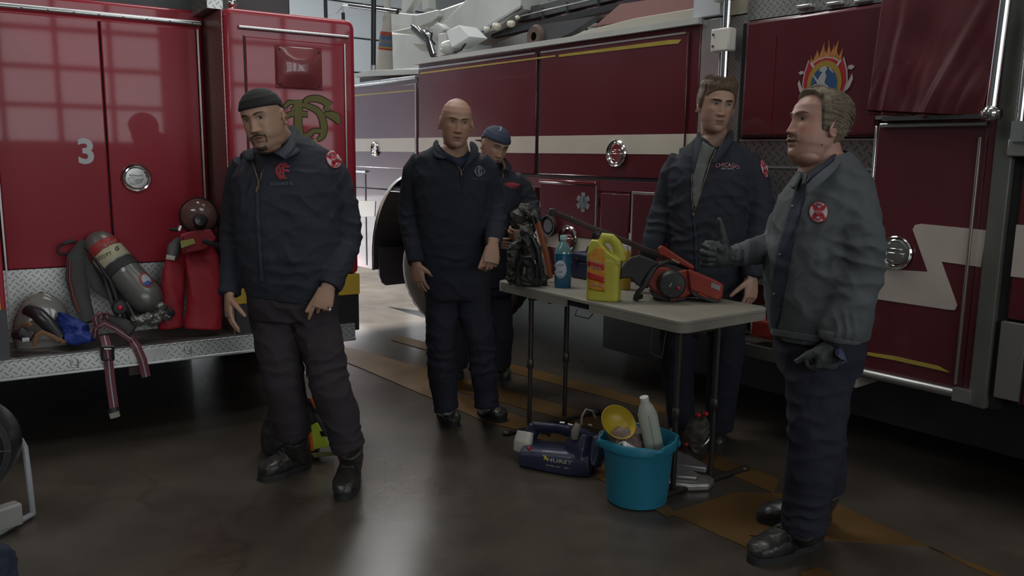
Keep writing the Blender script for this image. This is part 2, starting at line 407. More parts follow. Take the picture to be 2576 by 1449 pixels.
floor_paint('trim_5', [(1685, 1290), (1850, 1238), (1960, 1240), (2100, 1264), (2330, 1372), (2600, 1475), (2560, 1475), (2450, 1430), (2340, 1375), (2070, 1356), (1882, 1346), (1956, 1376), (1900, 1386)], z=.0040)
floor_paint('trim_6', [(1500, 1165), (1560, 1170), (1700, 1290), (1680, 1300), (1500, 1200)], z=.0052)
floor_paint('trim_7', [(2010, 1440), (2060, 1425), (2110, 1450), (2150, 1500), (2060, 1500)], z=.004)
# ceiling lamps where the light comes from
LAMP = mat('lamp_tube', (.9, .95, 1), .4, emis=4)
for i, (d, e) in enumerate(((9.5, 5.2), (9.5, .2), (4.6, 2.6), (1.0, 2.2), (2.2, -2.6))):
    r = empty('ceiling_light', room(d, e, 5.2), 'long ceiling strip light, %s' % ('above the far end of the ladder truck', 'above the open bay', 'above the gap between the trucks', 'above the folding table', 'above the rear of the squad truck')[i], 'light', 'ceiling strip lights')
    r.rotation_euler = (0, 0, -RD(38.7)+pi/2)
    mb = MB(); mb.bb(-1.3, 1.3, -.2, .2, .02, .12); mb.build('housing', ALU, r)
    mb = MB(); mb.tube([(-1.25, -.08, -.01), (1.25, -.08, -.01)], .02); mb.tube([(-1.25, .08, -.01), (1.25, .08, -.01)], .02); mb.build('lamp_tube', LAMP, r)
    mb = MB(); mb.tube([(-1, 0, .1), (-1, 0, .4)], .008); mb.tube([(1, 0, .1), (1, 0, .4)], .008); mb.build('hanger', STEEL, r)
# ---------------------------------------------------------------- squad truck rear
sq = empty('fire_truck', label='bright red rescue truck seen from its rear step, number 3 on its door', cat='fire truck', mw=SQ.mw)
def s_(px, py, v=0): return SQ.p(px, py, v)
UL, UI, UB, UR = -.75, .10, 1.137, 1.862            # far left edge, doors' left edge, inner corner, right edge
ZT = 2.27
# body core and side columns
mb = MB(); mb.bb(UL, UR-.01, .50, 3.2, .62, ZT-.02); mb.bb(UI, UB, .44, .52, .50, ZT); mb.build('body', RED, sq, bevel=.02)
def rounded(x0, x1, z0, z1, r, n=6):
    P = []
    for cx, cz, a in ((x1-r, z1-r, 0), (x0+r, z1-r, 90)): P += arc(cx, cz, r, r, a, a+90, n)
    return P+[(x0, z0), (x1, z0)]
mb = MB(); mb.prism(rounded(UB, UR, .80, 2.235, .05), 0, .8); mb.build('corner_block', RED, sq, bevel=.03, seg=4)
mb = MB(); mb.prism([(UB+.003, .46), (UR-.002, .46), (UR-.002, .80), (UB+.003, .80)], .004, .8); mb.build('rub_panel', BLACKG, sq, bevel=.006)
mb = MB(); mb.bb(UB+.003, UR, -.004, .01, .68, .80); mb.build('marker_band', YELLOW, sq)
mb = MB(); mb.prism([(UR-.155, .46), (UR-.15, .46), (UR-.15, .76), (UR-.155, .76)], -.008, .004); mb.build('edge_trim', STEEL, sq)
mb = MB(); mb.bb(UL, .085, 0, .8, 1.1, 2.235); mb.build('corner_block', RED, sq, bevel=.02, seg=3)
mb = MB(); mb.bb(UL, .084, .002, .8, .50, 1.1); o = mb.build('corner_panel', RED, sq, bevel=.008)
mb = MB(); mb.bb(UL, .04, -.004, .003, .92, 1.12); mb.build('white_band', WHITE, sq)
mb = MB(); mb.bb(UL, .062, -.006, .003, .75, .92); mb.build('marker_band', YELLOW, sq)
mb = MB(); mb.bb(UL, .083, -.008, .003, .508, .75); mb.build('dark_band', DARKG, sq)
# inner diamond-plate cheeks
mb = MB(); mb.bb(UB-.004, UB+.001, .01, .44, .5, 2.22); mb.build('cheek_plate', plate_mat('cheek_plate', (.3, .2, .18), 40), sq)
# doors
dz0, dz1 = .885, 2.165; dm = .611
for a, b, nm in ((UI+.012, dm-.004, 'door'), (dm+.004, UB-.045, 'door')):
    mb = MB(); mb.prism([(a, dz0), (b, dz0), (b, dz1), (a, dz1)], .40, .45); mb.build(nm, RED, sq, bevel=.006, seg=3)
mb = MB(); mb.bb(dm-.004, dm+.004, .43, .445, dz0, dz1); mb.build('door_seam', BLACK, sq)
mb = MB(); mb.bb(UI-.1, UB-.02, .385, .40, 2.185, 2.205); mb.tube([(UI-.1, .386, 2.19), (UB-.02, .386, 2.19)], .011)
for k in range(9): mb.ball((UI+.05+k*.115, .374, 2.19), .005, 5)
mb.build('drip_rail', ALU, sq, smooth=True)
mb = MB(); mb.bb(UB-.043, UB-.034, .39, .45, 1.02, 2.16); mb.build('door_trim', STEEL, sq)
mb = MB(); mb.bb(UI+.002, UI+.011, .39, .45, .52, 2.16); mb.build('door_trim', STEEL, sq)
mb = MB(); mb.bb(UI-.02, UB, .405, .45, .5, .882); mb.build('kick_plate', PLATE, sq)
# the digit and the latch
c = s_(217, 384, .397); plane_text('3', c, 'number_3', mat('number_white', (.5, .52, .52), .4), sq, .135, bold=.03)
def latch(parent, c, rx, name='latch', m=CHROME):
    """recessed round latch: dished ring, inner well, folded pull"""
    l = MB(); l.lathe([(.0, -.004), (rx*.98, -.004), (rx, -.010), (rx*.93, -.017), (rx*.82, -.012), (rx*.74, -.016), (rx*.68, -.010), (rx*.62, .004), (0, .006)], c, (0, 1, 0), 40)
    o = l.build(name, m, parent, smooth=True)
    h = MB(); h.prism([(c.x-rx*.56+0, c.z+rx*.02), (c.x+rx*.56, c.z+rx*.02), (c.x+rx*.42, c.z-rx*.40), (c.x, c.z-rx*.55), (c.x-rx*.42, c.z-rx*.40)], c.y-.012, c.y-.002)
    h.build('pull_handle', m, o, bevel=.004)
    h = MB(); h.box((c.x, c.y-.008, c.z+rx*.2), (rx*.8, .010, rx*.16)); h.build('pull_hinge', m, o, bevel=.003)
    return o
latch(sq, s_(342, 447, .40), .078)
# compartment door in the right block, warning light, monogram
mb = MB(); mb.prism([(1.245, .82), (1.79, .82), (1.79, 2.095), (1.245, 2.095)], -.008, .01); mb.build('locker_door', RED, sq, bevel=.006, seg=3)
mb = MB(); mb.bb(1.237, 1.245, -.002, .004, .82, 2.1); mb.build('door_seam', BLACK, sq)
mb = MB(); mb.bb(1.79, 1.797, -.012, .004, .82, 2.1); mb.build('door_trim', STEEL, sq)
mb = MB(); mb.tube([(1.215, -.014, 2.138), (1.815, -.014, 2.138)], .009); mb.bb(1.215, 1.815, -.012, .004, 2.13, 2.147); mb.build('drip_rail', ALU, sq, smooth=True)
c = s_(752, 171, -.01); LENS = mat('red_lens', (.22, .045, .05), .3, coat=.4, var=.1)
rs = []
for y, wx, wz in ((.0, .125, .108), (-.012, .125, .108), (-.020, .118, .100), (-.028, .09, .072), (-.046, .062, .05), (-.050, .03, .025), (-.051, .002, .002)):
    rs.append([q+V((0, y, 0)) for q in sring(c, X_, Z_, wx, wz, 40, 7 if y > -.02 else 4)])
mb = MB(); mb.rings(rs); wl = mb.build('warning_light', LENS, sq, smooth=True)
for a in (-1, 1):
    for b in (-1, 1): MB().ball((c.x+a*.108, c.y-.02, c.z+b*.09), .006, 6).build('screw', DARKG, wl)
mb = MB(); mb.bb(c.x-.05, c.x+.045, c.y-.018, c.y-.014, c.z-.098, c.z-.09); mb.build('maker_plate', STEEL, wl)
mb = MB(); mb.box((c.x, c.y+.002, c.z), (.262, .006, .226)); mb.build('gasket', mat('gasket_red', (.2, .01, .02), .5), wl, bevel=.004)
# interlaced gold monogram on the locker door (flat strokes with dark outline)
g0 = s_(778, 300, 0); gs = .00118*1.06
def gp(x, z): return (g0.x+x*gs*1.5, g0.z-z*gs*1.15)
MON = [([(-55, -30), (-30, -50), (0, -47), (30, -25), (42, 20), (38, 60), (20, 80)], [10, 12, 18, 22, 24, 20, 8], False),       # D bowl
       ([(-36, -72), (-34, -30), (-36, 20), (-32, 70)], [34, 26, 26, 30], False),                                               # D/F stem
       ([(-72, -8), (-45, -20), (-5, -18)], [14, 16, 18], False),
       ([(-16, -62), (0, -76), (26, -78), (48, -68), (62, -52)], [12, 18, 22, 22, 30], False),                                  # upper arm
       ([(62, -52), (44, -36)], [30, 8], False),
       ([(44, -22), (66, -18), (82, -8), (90, 14)], [8, 26, 30, 6], False),                                                     # right flourish
       ([(-70, 30), (-60, 52), (-36, 66), (-8, 62), (10, 44), (34, 44)], [10, 16, 18, 18, 14, 16], False),
       ([(-74, -40), (-62, -58), (-44, -60)], [8, 14, 8], False),
       ([(-78, 0), (-84, 30), (-74, 66), (-46, 90), (-12, 92), (14, 78)], [10, 18, 22, 20, 16, 6], False)]
for nm, grow, mm, v in (('monogram_outline', 7, mat('outline_dark', (.06, .05, .02), .5), -.0096), ('monogram', 0, mat('monogram_gold', (.27, .24, .06), .4), -.0115)):
    mb = MB()
    for i, (pts, ws, cl) in enumerate(MON): strokes(mb, [(*crom([gp(*q) for q in pts], [(w+grow)*gs*1.25 for w in ws]), cl)], v-i*.0002, -.006); mb.build(nm, mm, sq)
# rear step
mb = MB(); mb.bb(UL, UR-.04, -.02, .5, .492, .505); mb.build('step_deck', mat('step_tread', (.1, .085, .075), .6, var=.3, vscale=20, bump=.5, bscale=120), sq)
mb = MB(); mb.bb(UL, UR-.04, -.024, -.012, .422, .505); mb.bb(UL, UR-.04, -.03, .02, .500, .508); mb.build('step_face', PLATE, sq, bevel=.003)
mb = MB(); mb.bb(UL, UR-.04, -.032, .01, .408, .424); mb.build('step_lip', ALU, sq, bevel=.004)
c = s_(335, 888, -.026); mb = MB(); mb.bb(c.x-.02, c.x+.16, -.03, -.02, .436, .486); mb.build('step_plate', STEEL, sq)
for px in (189, 474):
    c = s_(px, 917 if px < 300 else 882, -.03); mb = MB(); mb.tube([(c.x-.015, -.028, c.z+.025), (c.x-.015, -.05, c.z-.005), (c.x+.012, -.05, c.z-.012), (c.x+.015, -.028, c.z+.02)], .004, 6); mb.build('tie_ring', STEEL, sq, smooth=True)
mb = MB(); mb.bb(s_(325, 940, .1).x, s_(360, 940, .1).x+.03, .1, .2, .33, .408); mb.build('hitch_block', mat('rusty', (.09, .06, .05), .7), sq)
# underside, wheels, roof gear
mb = MB(); mb.bb(UL+.1, UR-.2, .7, 3.1, .42, .62); mb.bb(UI, UR-.6, 1.6, 2.2, .25, .5); mb.bb(UL, 1.36, 2.3, 3.1, .06, .6); mb.build('chassis', BLACK, sq)  # last low box is added to block light passing under the truck
def wheel(name, parent, x, y, z, r, w, rim=STEEL, ax=1):
    """wheel whose outer face looks along -y (ax=1) or +-x (ax=0) of its parent"""
    A = V((0, 1, 0)) if ax else V((1, 0, 0)); t = MB()
    t.lathe([(r*.56, 0.0), (r*.62, -.012), (r*.8, -.02), (r*.93, -.008), (r*.985, .02), (r, .05), (r, w-.05), (r*.985, w-.02), (r*.9, w), (r*.56, w)], (x, y, z), A, 64)
    o = t.build(name, BLACK if name != 'tire' else TYRE, parent, smooth=True)
    g = MB()
    for k in range(40):
        a = 2*pi*k/40; c = V((x, y, z))+A*(w/2)+(V((cos(a), 0, sin(a))) if ax else V((0, cos(a), sin(a))))*(r-.005)
        rot = Matrix.Rotation(-a if ax else a, 3, 'Y' if ax else 'X'); g.box(c, (.014, w*.8, .045) if ax else (w*.8, .014, .045), rot)
    g.build('tread', TYRE, o)
    q = MB(); q.lathe([(r*.56, 0), (r*.545, -.012), (r*.5, -.004), (r*.46, .06), (r*.28, .10), (r*.26, .02), (r*.16, .0), (0, -.004)], (x, y, z), A, 48); rm = q.build('rim', rim, o, smooth=True)
    for k in range(10): a = 2*pi*k/10; b = MB(); b.tube([V((x, y, z))+A*.085+(V((cos(a), 0, sin(a))) if ax else V((0, cos(a), sin(a))))*r*.34, V((x, y, z))+A*.04+(V((cos(a), 0, sin(a))) if ax else V((0, cos(a), sin(a))))*r*.34], .014, 6); b.build('wheel_nut', CHROME, rm)
    return o
TYRE = mat('tyre_rubber', (.085, .072, .06), .7, var=.2)
for x in (UR-.42, UL+.05):
    wheel('tire', sq, x, 1.7, .5, .5, .3, ax=0)
mb = MB(); mb.bb(UL, UB-.03, .5, 2.9, ZT-.05, 2.62); mb.bb(UB-.03+.1, UR-.12, .75, 2.9, ZT-.05, 2.7); mb.build('roof_box', DARKG, sq, bevel=.01)
mb = MB(); mb.bb(UB-.05, UB+.03, .1, .5, 2.235, 2.6); mb.build('grab_post', PLATE, sq)
c = s_(583, 12, .1); mb = MB(); mb.tube([(c.x, -.0+.1, 2.24), (c.x, .1, 2.5)], .014); mb.ball((c.x, .1, 2.27), .026, 8); mb.build('grab_rail', CHROME, sq, smooth=True)
# ---------------------------------------------------------------- ladder truck side
lt = empty('fire_truck', label='long dark red ladder truck behind the men, cream stripe and emblem along its side', cat='fire truck', mw=LT.mw)
def l_(px, py, v=0): return LT.p(px, py, v)
def lpoly(pts, v=0): return [(q.x, q.z) for q in (l_(x, y, v) for x, y in pts)]
U0, U1 = -5.96, -3.03
def lp(name, m, rect, v0, v1, bevel=.006, parent=lt):
    x0, x1, z0, z1 = rect; mb = MB(); mb.bb(x0, x1, v0, v1, z0, z1); return mb.build(name, m, parent, bevel=bevel)
def lpp(name, m, pts, v0, v1, parent=lt, bevel=0):
    mb = MB(); mb.prism(lpoly(pts), v0, v1); return mb.build(name, m, parent, bevel=bevel)
# body cores
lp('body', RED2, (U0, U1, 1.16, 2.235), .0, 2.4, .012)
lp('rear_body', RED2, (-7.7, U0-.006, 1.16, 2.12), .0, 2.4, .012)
def arch_panel():
    uc, zc, r = -5.985, .56, .772; u2 = -5.0
    P = [(-7.7, .42), (uc-r, .42)]+[(uc-r*cos(RD(a)), zc+r*sin(RD(a))) for a in range(0, 91, 9)]+[(u2+r*sin(RD(a)), zc+r*cos(RD(a))) for a in range(0, 91, 9)]+[(u2+r, .5), (U1, .5), (U1, 1.18), (-7.7, 1.18)]
    mb = MB(); mb.prism(P, .0, .018); o = mb.build('side_skirt', RED2, lt, bevel=.004)
    Q = [V((uc-r, -.006, .42))]+[V((uc-r*cos(RD(a)), -.006, zc+r*sin(RD(a)))) for a in range(0, 91, 6)]+[V((u2+r*sin(RD(a)), -.006, zc+r*cos(RD(a)))) for a in range(0, 91, 6)]+[V((u2+r, -.006, .5))]
    mb = MB(); mb.tube(Q, .014, 8); mb.build('arch_trim', CHROME, lt, smooth=True)
    Q2 = [q+V((0, .3, 0)) for q in Q]; mb = MB(); mb.rings([[Q[i]+V((0, .0, 0)), Q[i]+V((0, 1.2, 0))] for i in range(len(Q))], cap=False, closed=False); mb.build('wheel_well', BLACK, lt)
    lp('well_back', BLACK, (uc-r, u2+r, .42, 1.3), 1.15, 1.2, 0)
arch_panel()
MB().rings([[V((x, .03+.34*q[0], .27+.36*q[1])) for q in [(0, 1), (0, .25), (.06, .1), (.2, 0), (.8, 0), (.94, .1), (1, .25), (1, 1)]] for x in (-6.73, -6.705)]).build('mud_flap', BLACK, lt)
WRED = mat('rim_red', (.16, .012, .02), .35)
tw = wheel('tire', lt, 0, -.17, 0, .55, .34, rim=WRED); tw.matrix_basis = Matrix.Translation((-5.66, .30, .55)) @ Matrix.Rotation(RD(33), 4, 'Z')
lp('chassis', BLACK, (-7.6, -1.2, .35, .9), .9, 1.9, 0)
lp('underbody_light_block', BLACK, (-4.0, 1.5, .17, .5), .28, 2.2, 0); lp('underbody_light_block', BLACK, (-4.55, 1.8, .08, .5), 1.1, 1.9, 0)  # low black boxes added to close off light from beyond the truck
# doors on the long locker
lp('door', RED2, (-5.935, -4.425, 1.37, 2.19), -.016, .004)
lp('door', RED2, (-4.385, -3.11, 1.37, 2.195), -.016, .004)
lp('door_seam', BLACK, (-4.424, -4.386, 1.3, 2.2), -.002, .002, 0)
lp('lower_door_seam', BLACK, (U0, U1, 1.352, 1.366), -.003, .002, 0)
lp('body_rail', mat('rail_red', (.1, .012, .02), .4), (U0, U1, 1.28, 1.35), -.006, .002, .003)  # rail band in one even dark red
for a, b in ((-5.93, -4.44), (-4.38, -3.13)): lp('hinge', STEEL, (a, b, 2.185, 2.196), -.02, -.012, 0)
lp('door', RED2, (-7.6, -5.99, 1.37, 2.08), -.014, .004)
lp('door_trim', STEEL, (-5.99, -5.978, .9, 2.08), -.016, .004, 0)
lp('roof_rail', ALU, (-7.7, U0-.006, 2.115, 2.14), -.03, .1, .004)
# stripes
for a, b in ((-7.6, -5.99), (-5.935, -4.425), (-4.385, -3.11)): lp('cream_stripe', CREAM, (a, b, 1.515, 1.632), -.0185, -.012, 0)
lp('cream_stripe', CREAM, (-3.105, U1, 1.515, 1.632), -.004, .002, 0)
mb = MB(); mb.prism(lpoly([(1062, 183), (1402, 139), (1402, 143), (1062, 187)]), -.0185, -.015); mb.prism(lpoly([(1411, 138), (1690, 101), (1720, 100), (1712, 110), (1690, 112), (1411, 144)]), -.0185, -.015); mb.prism(lpoly([(880, 240), (1046, 226), (1046, 229), (880, 244)]), -.0165, -.013); mb.build('gold_line', GOLD, lt)
latch(lt, l_(945, 375, -.015), .066); latch(lt, l_(1552, 386, -.018), .085)
# small lockers below
lp('door', RED2, (-4.37, -3.82, .965, 1.315), -.012, .002); lp('door_trim', CHROME, (-4.375, -3.815, 1.318, 1.338), -.02, .002, .004)
lp('door_trim', STEEL, (-3.818, -3.808, .94, 1.315), -.012, .002, 0)
lp('door', RED2, (-3.77, -3.52, .97, 1.27), -.012, .002)
lp('door', RED2, (-5.9, -4.43, 1.18, 1.275), -.01, .002)
lp('side_panel_frame', STEEL, (-3.5, -3.25, .78, 1.29), -.014, .002, .003); lp('side_panel', RED2, (-3.485, -3.25, .8, 1.275), -.017, -.01, .002)
lp('door_trim', CHROME, (-7.1, -6.86, 1.32, 1.34), -.02, .002, .003); lp('door_trim', BLACK, (-6.9, -6.885, .45, 1.31), -.004, .002, 0)
lpp('cream_stripe', CREAM, [(1336, 550), (1420, 560), (1545, 578), (1640, 598), (1640, 668), (1540, 648), (1450, 632), (1336, 612)], -.006, .002)
lpp('cream_stripe', CREAM, [(860, 503), (945, 506), (943, 545), (860, 545)], -.0045, .002)
# star of life
c = l_(1467, 509, -.013); SL = mat('star_grey', (.22, .24, .24), .45); SLD = mat('star_blue', (.11, .14, .16), .45)
for k, (mm, s, v) in enumerate(((SL, 1.0, -.0145), (SLD, .72, -.016))):
    mb = MB()
    for a in (0, 60, 120):
        d = V((sin(RD(a)), cos(RD(a)))); n = V((d.y, -d.x)); L_, w = .063*s, .017*s
        P = [(c.x+(d*p+n*q).x, c.z+(d*p+n*q).y) for p, q in ((L_, w), (L_, -w), (-L_, -w), (-L_, w))]; mb.prism(P, v, v+.002)
    mb.build('star_of_life', mm, lt)
mb = MB(); mb.prism([(c.x-.0025, c.z-.042), (c.x+.0025, c.z-.042), (c.x+.0025, c.z+.042), (c.x-.0025, c.z+.042)], -.018, -.015); strokes(mb, [([(c.x+.010*sin(t*.9), c.z-.035+t*.0098) for t in range(8)], .004, False)], -.0185, -.016); mb.build('staff_mark', SL, lt)
# fuel port and lower latch
c = l_(1383, 568, -.006); mb = MB(); mb.lathe([(0, -.02), (.045, -.02), (.05, -.012), (.062, -.012), (.068, -.028), (.074, -.028), (.076, 0)], c, (0, 1, 0), 32); mb.build('fuel_port', DARKG, lt, smooth=True)
latch(lt, l_(1430, 599, -.008), .088)
# cream coping and roof of the long locker
mb = MB(); mb.add([V((U0-.02, -.03, 2.236)), V((U1, -.03, 2.236)), V((U1, .45, 2.33)), V((-5.1, .45, 2.33)), V((U0-.02, .25, 2.30)), V((U0-.02, .6, 2.236)), V((U1, .6, 2.236))], [(0, 1, 2, 3, 4), (0, 4, 3, 2, 6, 5), (1, 6, 2)])
mb.bb(U0-.02, U1, -.035, .02, 2.228, 2.262); mb.build('coping', TURRET, lt)
# aluminium column, chrome pole with clamps, plate column
lp('corner_column', ALU, (U1+.002, -2.90, .5, 2.25), .0, .8, .004)
lp('corner_post', mat('post_white', (.5, .52, .54), .4), (-3.09, -2.90, 2.26, 2.9), -.01, .5, .006)
c = l_(1826, 100, -.05); mb = MB(); mb.tube([(c.x, -.05, .62), (c.x, -.05, 2.8)], .021, 16); pole = mb.build('grab_pole', CHROME, lt, smooth=True)
for z in (2.12, 2.38): MB().box((c.x-.02, -.045, z), (.12, .065, .12)).build('pole_clamp', WHITE, pole, bevel=.008)
for dz in (-.03, .03): MB().ball((c.x-.062, -.08, 2.12+dz), .007, 6).build('clamp_screw', DARKG, pole)
lp('plate_column', plate_mat('plate_column', (.28, .28, .26), 40), (-2.895, -2.73, .5, 2.25), .03, .6, 0)
lp('dark_recess', BLACK, (-2.76, -2.725, .5, 2.2), .005, .1, 0)
lp('cream_post', mat('cream_post', (.46, .43, .34), .45), (-2.87, -2.64, 2.26, 3.0), .04, .3, 0)
# crew section
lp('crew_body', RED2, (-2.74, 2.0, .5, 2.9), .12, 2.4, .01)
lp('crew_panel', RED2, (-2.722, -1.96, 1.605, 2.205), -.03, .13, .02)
lp('crease', mat('crease_red', (.15, .018, .027), .25), (-2.535, -2.53, 1.62, 2.12), -.033, -.028, 0)
lp('louver_plate', PLATE, (-2.735, -1.4, 2.212, 2.9), .0, .13, 0)
for px, py in ((2028, 17), (2104, 10), (2175, 3)):
    q = l_(px, py, -.005)
    for dz in (0, .07): MB().box((q.x, -.012, q.z+dz), (.085, .035, .02)).build('louver', ALU, lt, bevel=.006)
lp('lower_plate', PLATE_D, (-2.74, -1.96, .83, 1.595), .0, .13, 0)
lp('plate_seam', STEEL, (-2.74, -1.96, 1.45, 1.46), -.004, .01, 0); lp('plate_seam', STEEL, (-2.74, -1.96, 1.59, 1.598), -.004, .01, 0)
lp('running_board', plate_mat('board_plate', (.26, .25, .23), 50), (-2.75, -1.98, .46, .53), -.12, .3, .004)
lp('board_riser', mat('cream_riser', (.34, .31, .26), .5), (-2.1, -1.965, .40, .72), -.02, .3, .004)
# crew door with zigzag stripe
cdoor = lp('crew_door', RED2, (-1.965, -1.475, .5, 1.66), -.03, .13, .012)
lp('door_trim', CHROME, (-1.972, -1.960, 1.0, 1.655), -.034, .1, .003)
c0, c1 = l_(2165, 932, -.05), l_(2432, 988, -.05)
mb = MB(); mb.tube([(c0.x, -.05, .493), (c1.x, -.05, .493)], .021, 12); mb.bb(c1.x-.05, c1.x+.02, -.075, -.03, .465, .52); mb.build('bumper_bar', STEEL, lt, smooth=True)
mb = MB(); mb.tube([(l_(2215, 319, -.05).x, -.05, 1.655), (-1.485, -.05, 1.655)], .011); mb.bb(-1.965, -1.47, -.05, -.03, 1.683, 1.70); mb.build('door_rail', ALU, lt, smooth=True)
lp('hinge_strip', mat('hinge_steel', (.3, .27, .25), .4, .8), (-1.512, -1.500, .53, 1.60), -.045, -.028, .003)
def zpoly(pts): return [(q.x, q.z) for q in (l_(x, y, -.033) for x, y in pts)]
mb = MB(); mb.prism(zpoly([(2302, 566), (2316, 563), (2482, 579), (2468, 672), (2368, 658), (2408, 768), (2402, 780), (2385, 779), (2175, 748), (2184, 674), (2334, 684), (2296, 577)]), -.0345, -.03); mb.build('zigzag_stripe', mat('stripe_grey', (.42, .37, .32), .4, var=.08), cdoor)
mb = MB(); mb.prism(zpoly([(2168, 884), (2250, 896), (2360, 921), (2388, 937), (2340, 926), (2250, 906), (2168, 891)]), -.0345, -.03); mb.build('gold_line', GOLD, cdoor)
latch(cdoor, l_(2254, 636, -.035), .078)
# right of the door: column, recess and cab
GRN = mat('column_green', (.13, .135, .115), .45, .4, var=.15)
lp('cab_column', GRN, (-1.445, -1.375, .45, 2.9), -.05, .12, .006); lp('dark_recess', BLACK, (-1.375, -1.335, .45, 2.9), -.01, .13, 0)
lp('door_edge', RED2, (-1.478, -1.447, .5, 2.9), -.034, .12, .004)
lp('cab_door', RED2, (-1.335, .8, .85, 2.9), -.03, .12, .008); lp('cab_stripe', mat('stripe_grey', (.42, .37, .32), .4), (-1.335, .8, 1.03, 1.245), -.034, -.028, 0)
lp('cab_window', mat('dark_glass', (.01, .012, .015), .05), (-1.28, .6, 1.29, 1.36), -.036, -.02, .004)
lp('cab_panel', mat('panel_grey', (.13, .12, .11), .5), (-1.35, -1.25, .51, .84), -.04, .1, .004); lp('cab_panel', RED2, (-1.245, .8, .5, .845), -.03, .1, .004)
lp('door_seam', BLACK, (-1.252, -1.246, .5, 2.0), -.038, .0, 0)
mb = MB(); mb.tube([(-1.345, -.09, 1.66), (-1.345, -.09, 2.7)], .014); mb.box((-1.345, -.06, 1.62), (.05, .08, .08)); mb.box((-1.345, -.06, 2.15), (.03, .06, .05)); mb.build('cab_rail', CHROME, lt, smooth=True)
c = l_(2556, 372, -.05); mb = MB(); mb.box((c.x+.02, -.05, c.z), (.09, .05, .07)); mb.build('cab_hinge', STEEL, lt, bevel=.006)
# emblem: flames over a scalloped badge round a rearing horse
ec = l_(2075, 207, -.031); es = .00182
def ep(x, y): return (ec.x+x*es, ec.z-y*es)
em = bpy.data.objects.new('emblem', None); COL.objects.link(em); em.parent = lt
def epr(name, m, polys, v, d=.002):
    mb = MB()
    for P in polys: mb.prism([ep(*q) for q in P], v-d, v)
    return mb.build(name, m, em)
def circ(cx, cy, rx, ry, n=36): return [(cx+rx*cos(2*pi*k/n), cy+ry*sin(2*pi*k/n)) for k in range(n)]
FL = mat('flame_orange', (.42, .17, .05), .45, var=.2, vscale=60)
fl = []
for x, y, h, w, ln in ((-42, -48, 26, 9, -5), (-33, -52, 34, 9, 6), (-24, -56, 30, 9, -3), (-14, -60, 44, 10, 5), (-4, -62, 30, 9, -4), (6, -62, 48, 11, -3), (14, -62, 34, 8, 8), (22, -60, 46, 10, 10), (30, -56, 30, 9, -4), (38, -52, 32, 9, 7), (44, -46, 20, 7, -4)):
    fl.append([(x-w/2, y+12), (x-w*.62, y-h*.25), (x-w*.15+ln*.3, y-h*.6), (x+ln, y-h), (x+w*.25+ln*.5, y-h*.55), (x+w*.6, y-h*.2), (x+w/2, y+12)])
for fp_ in fl: epr('flame', FL, [fp_], -.031)
BW = mat('badge_white', (.4, .36, .34), .45); BR = mat('badge_red', (.34, .02, .03), .4); BB = mat('badge_blue', (.03, .075, .17), .4); BG = mat('badge_gold', (.3, .2, .04), .4)
SH = [(0, -66), (22, -62), (44, -50), (50, -62), (62, -30), (66, 0), (58, 30), (62, 62), (40, 80), (0, 88), (-40, 80), (-62, 62), (-60, 30), (-66, 0), (-62, -30), (-52, -62), (-44, -50), (-22, -62)]
epr('badge_border', BW, [SH], -.0325); epr('badge_field', BR, [[(x*.94, y*.95) for x, y in SH]], -.034)
epr('badge_cross', BW, [[(-46, -52), (-40, -55), (-24, -34), (-30, -30)], [(46, -52), (40, -55), (24, -34), (30, -30)]], -.0355)
epr('badge_ring', BG, [circ(0, 4, 50, 60)], -.0365); epr('badge_disc', BB, [circ(0, 6, 38, 46)], -.038)
epr('horse', mat('horse_white', (.34, .34, .31), .5), [[(-12, -38), (2, -42), (8, -34), (2, -26), (6, -14), (2, 2), (14, 12), (20, 26), (18, 44), (8, 44), (8, 28), (-6, 20), (-18, 10), (-20, -4), (-12, -18), (-6, -26), (-16, -30)],
     [(-18, 2), (-30, 6), (-38, 18), (-35, 19), (-28, 10), (-16, 8)], [(-18, -6), (-32, -22), (-34, -20), (-20, 0)], [(12, -34), (24, -22), (26, -24), (14, -38)], [(16, 22), (26, 40), (23, 42), (14, 26)]], -.0395)
for hn in ([(-64, -26), (-74, -24), (-80, -30), (-72, -34), (-64, -32)], [(64, -30), (74, -28), (82, -34), (74, -40), (64, -38)], [(-62, 30), (-72, 22), (-80, 0), (-76, -10), (-70, 4), (-60, 20)], [(62, 26), (72, 16), (80, -4), (76, -18), (70, -4), (60, 14)]): epr('horn', BW, [hn], -.0325)
# hanging vinyl curtain
tp = empty('vinyl_curtain', label='dark red vinyl curtain hanging over the ladder truck above the crew door', cat='curtain', mw=LT.mw)
nx, nz = 70, 80; vs = []; N = noise.noise
T0, T1, B0, B1 = l_(2228, -60, -.1), l_(2540, -60, -.1), l_(2181, 288, -.1), l_(2466, 303, -.1)
for j in range(nz+1):
    t = j/nz
    for i in range(nx+1):
        s = i/nx; P = (T0*(1-s)+T1*s)*(1-t)+(B0*(1-s)+B1*s)*t
        y = -.10-.006*sin(9*s+2*t)-.012*math.exp(-((s-.28+.12*t)/.06)**2)*(.4+t)+.012*math.exp(-((s-.2+.1*t)/.04)**2)*t-.014*math.exp(-((s-(.95-.42*t))/.05)**2)*(.25+t)
        y += .008*N(V((s*5-t*2, t*3, 1)))+.010*t*N(V((s*14+t*5, t*3, 4)))*(1 if t > .6 else .4)+.02*(t > .97)
        vs.append((P.x, y, P.z))
mb = MB(); mb.add(vs, [(j*(nx+1)+i, j*(nx+1)+i+1, (j+1)*(nx+1)+i+1, (j+1)*(nx+1)+i) for j in range(nz) for i in range(nx)])
o = mb.build('curtain_sheet', TARP, tp, solid=.004, smooth=True)
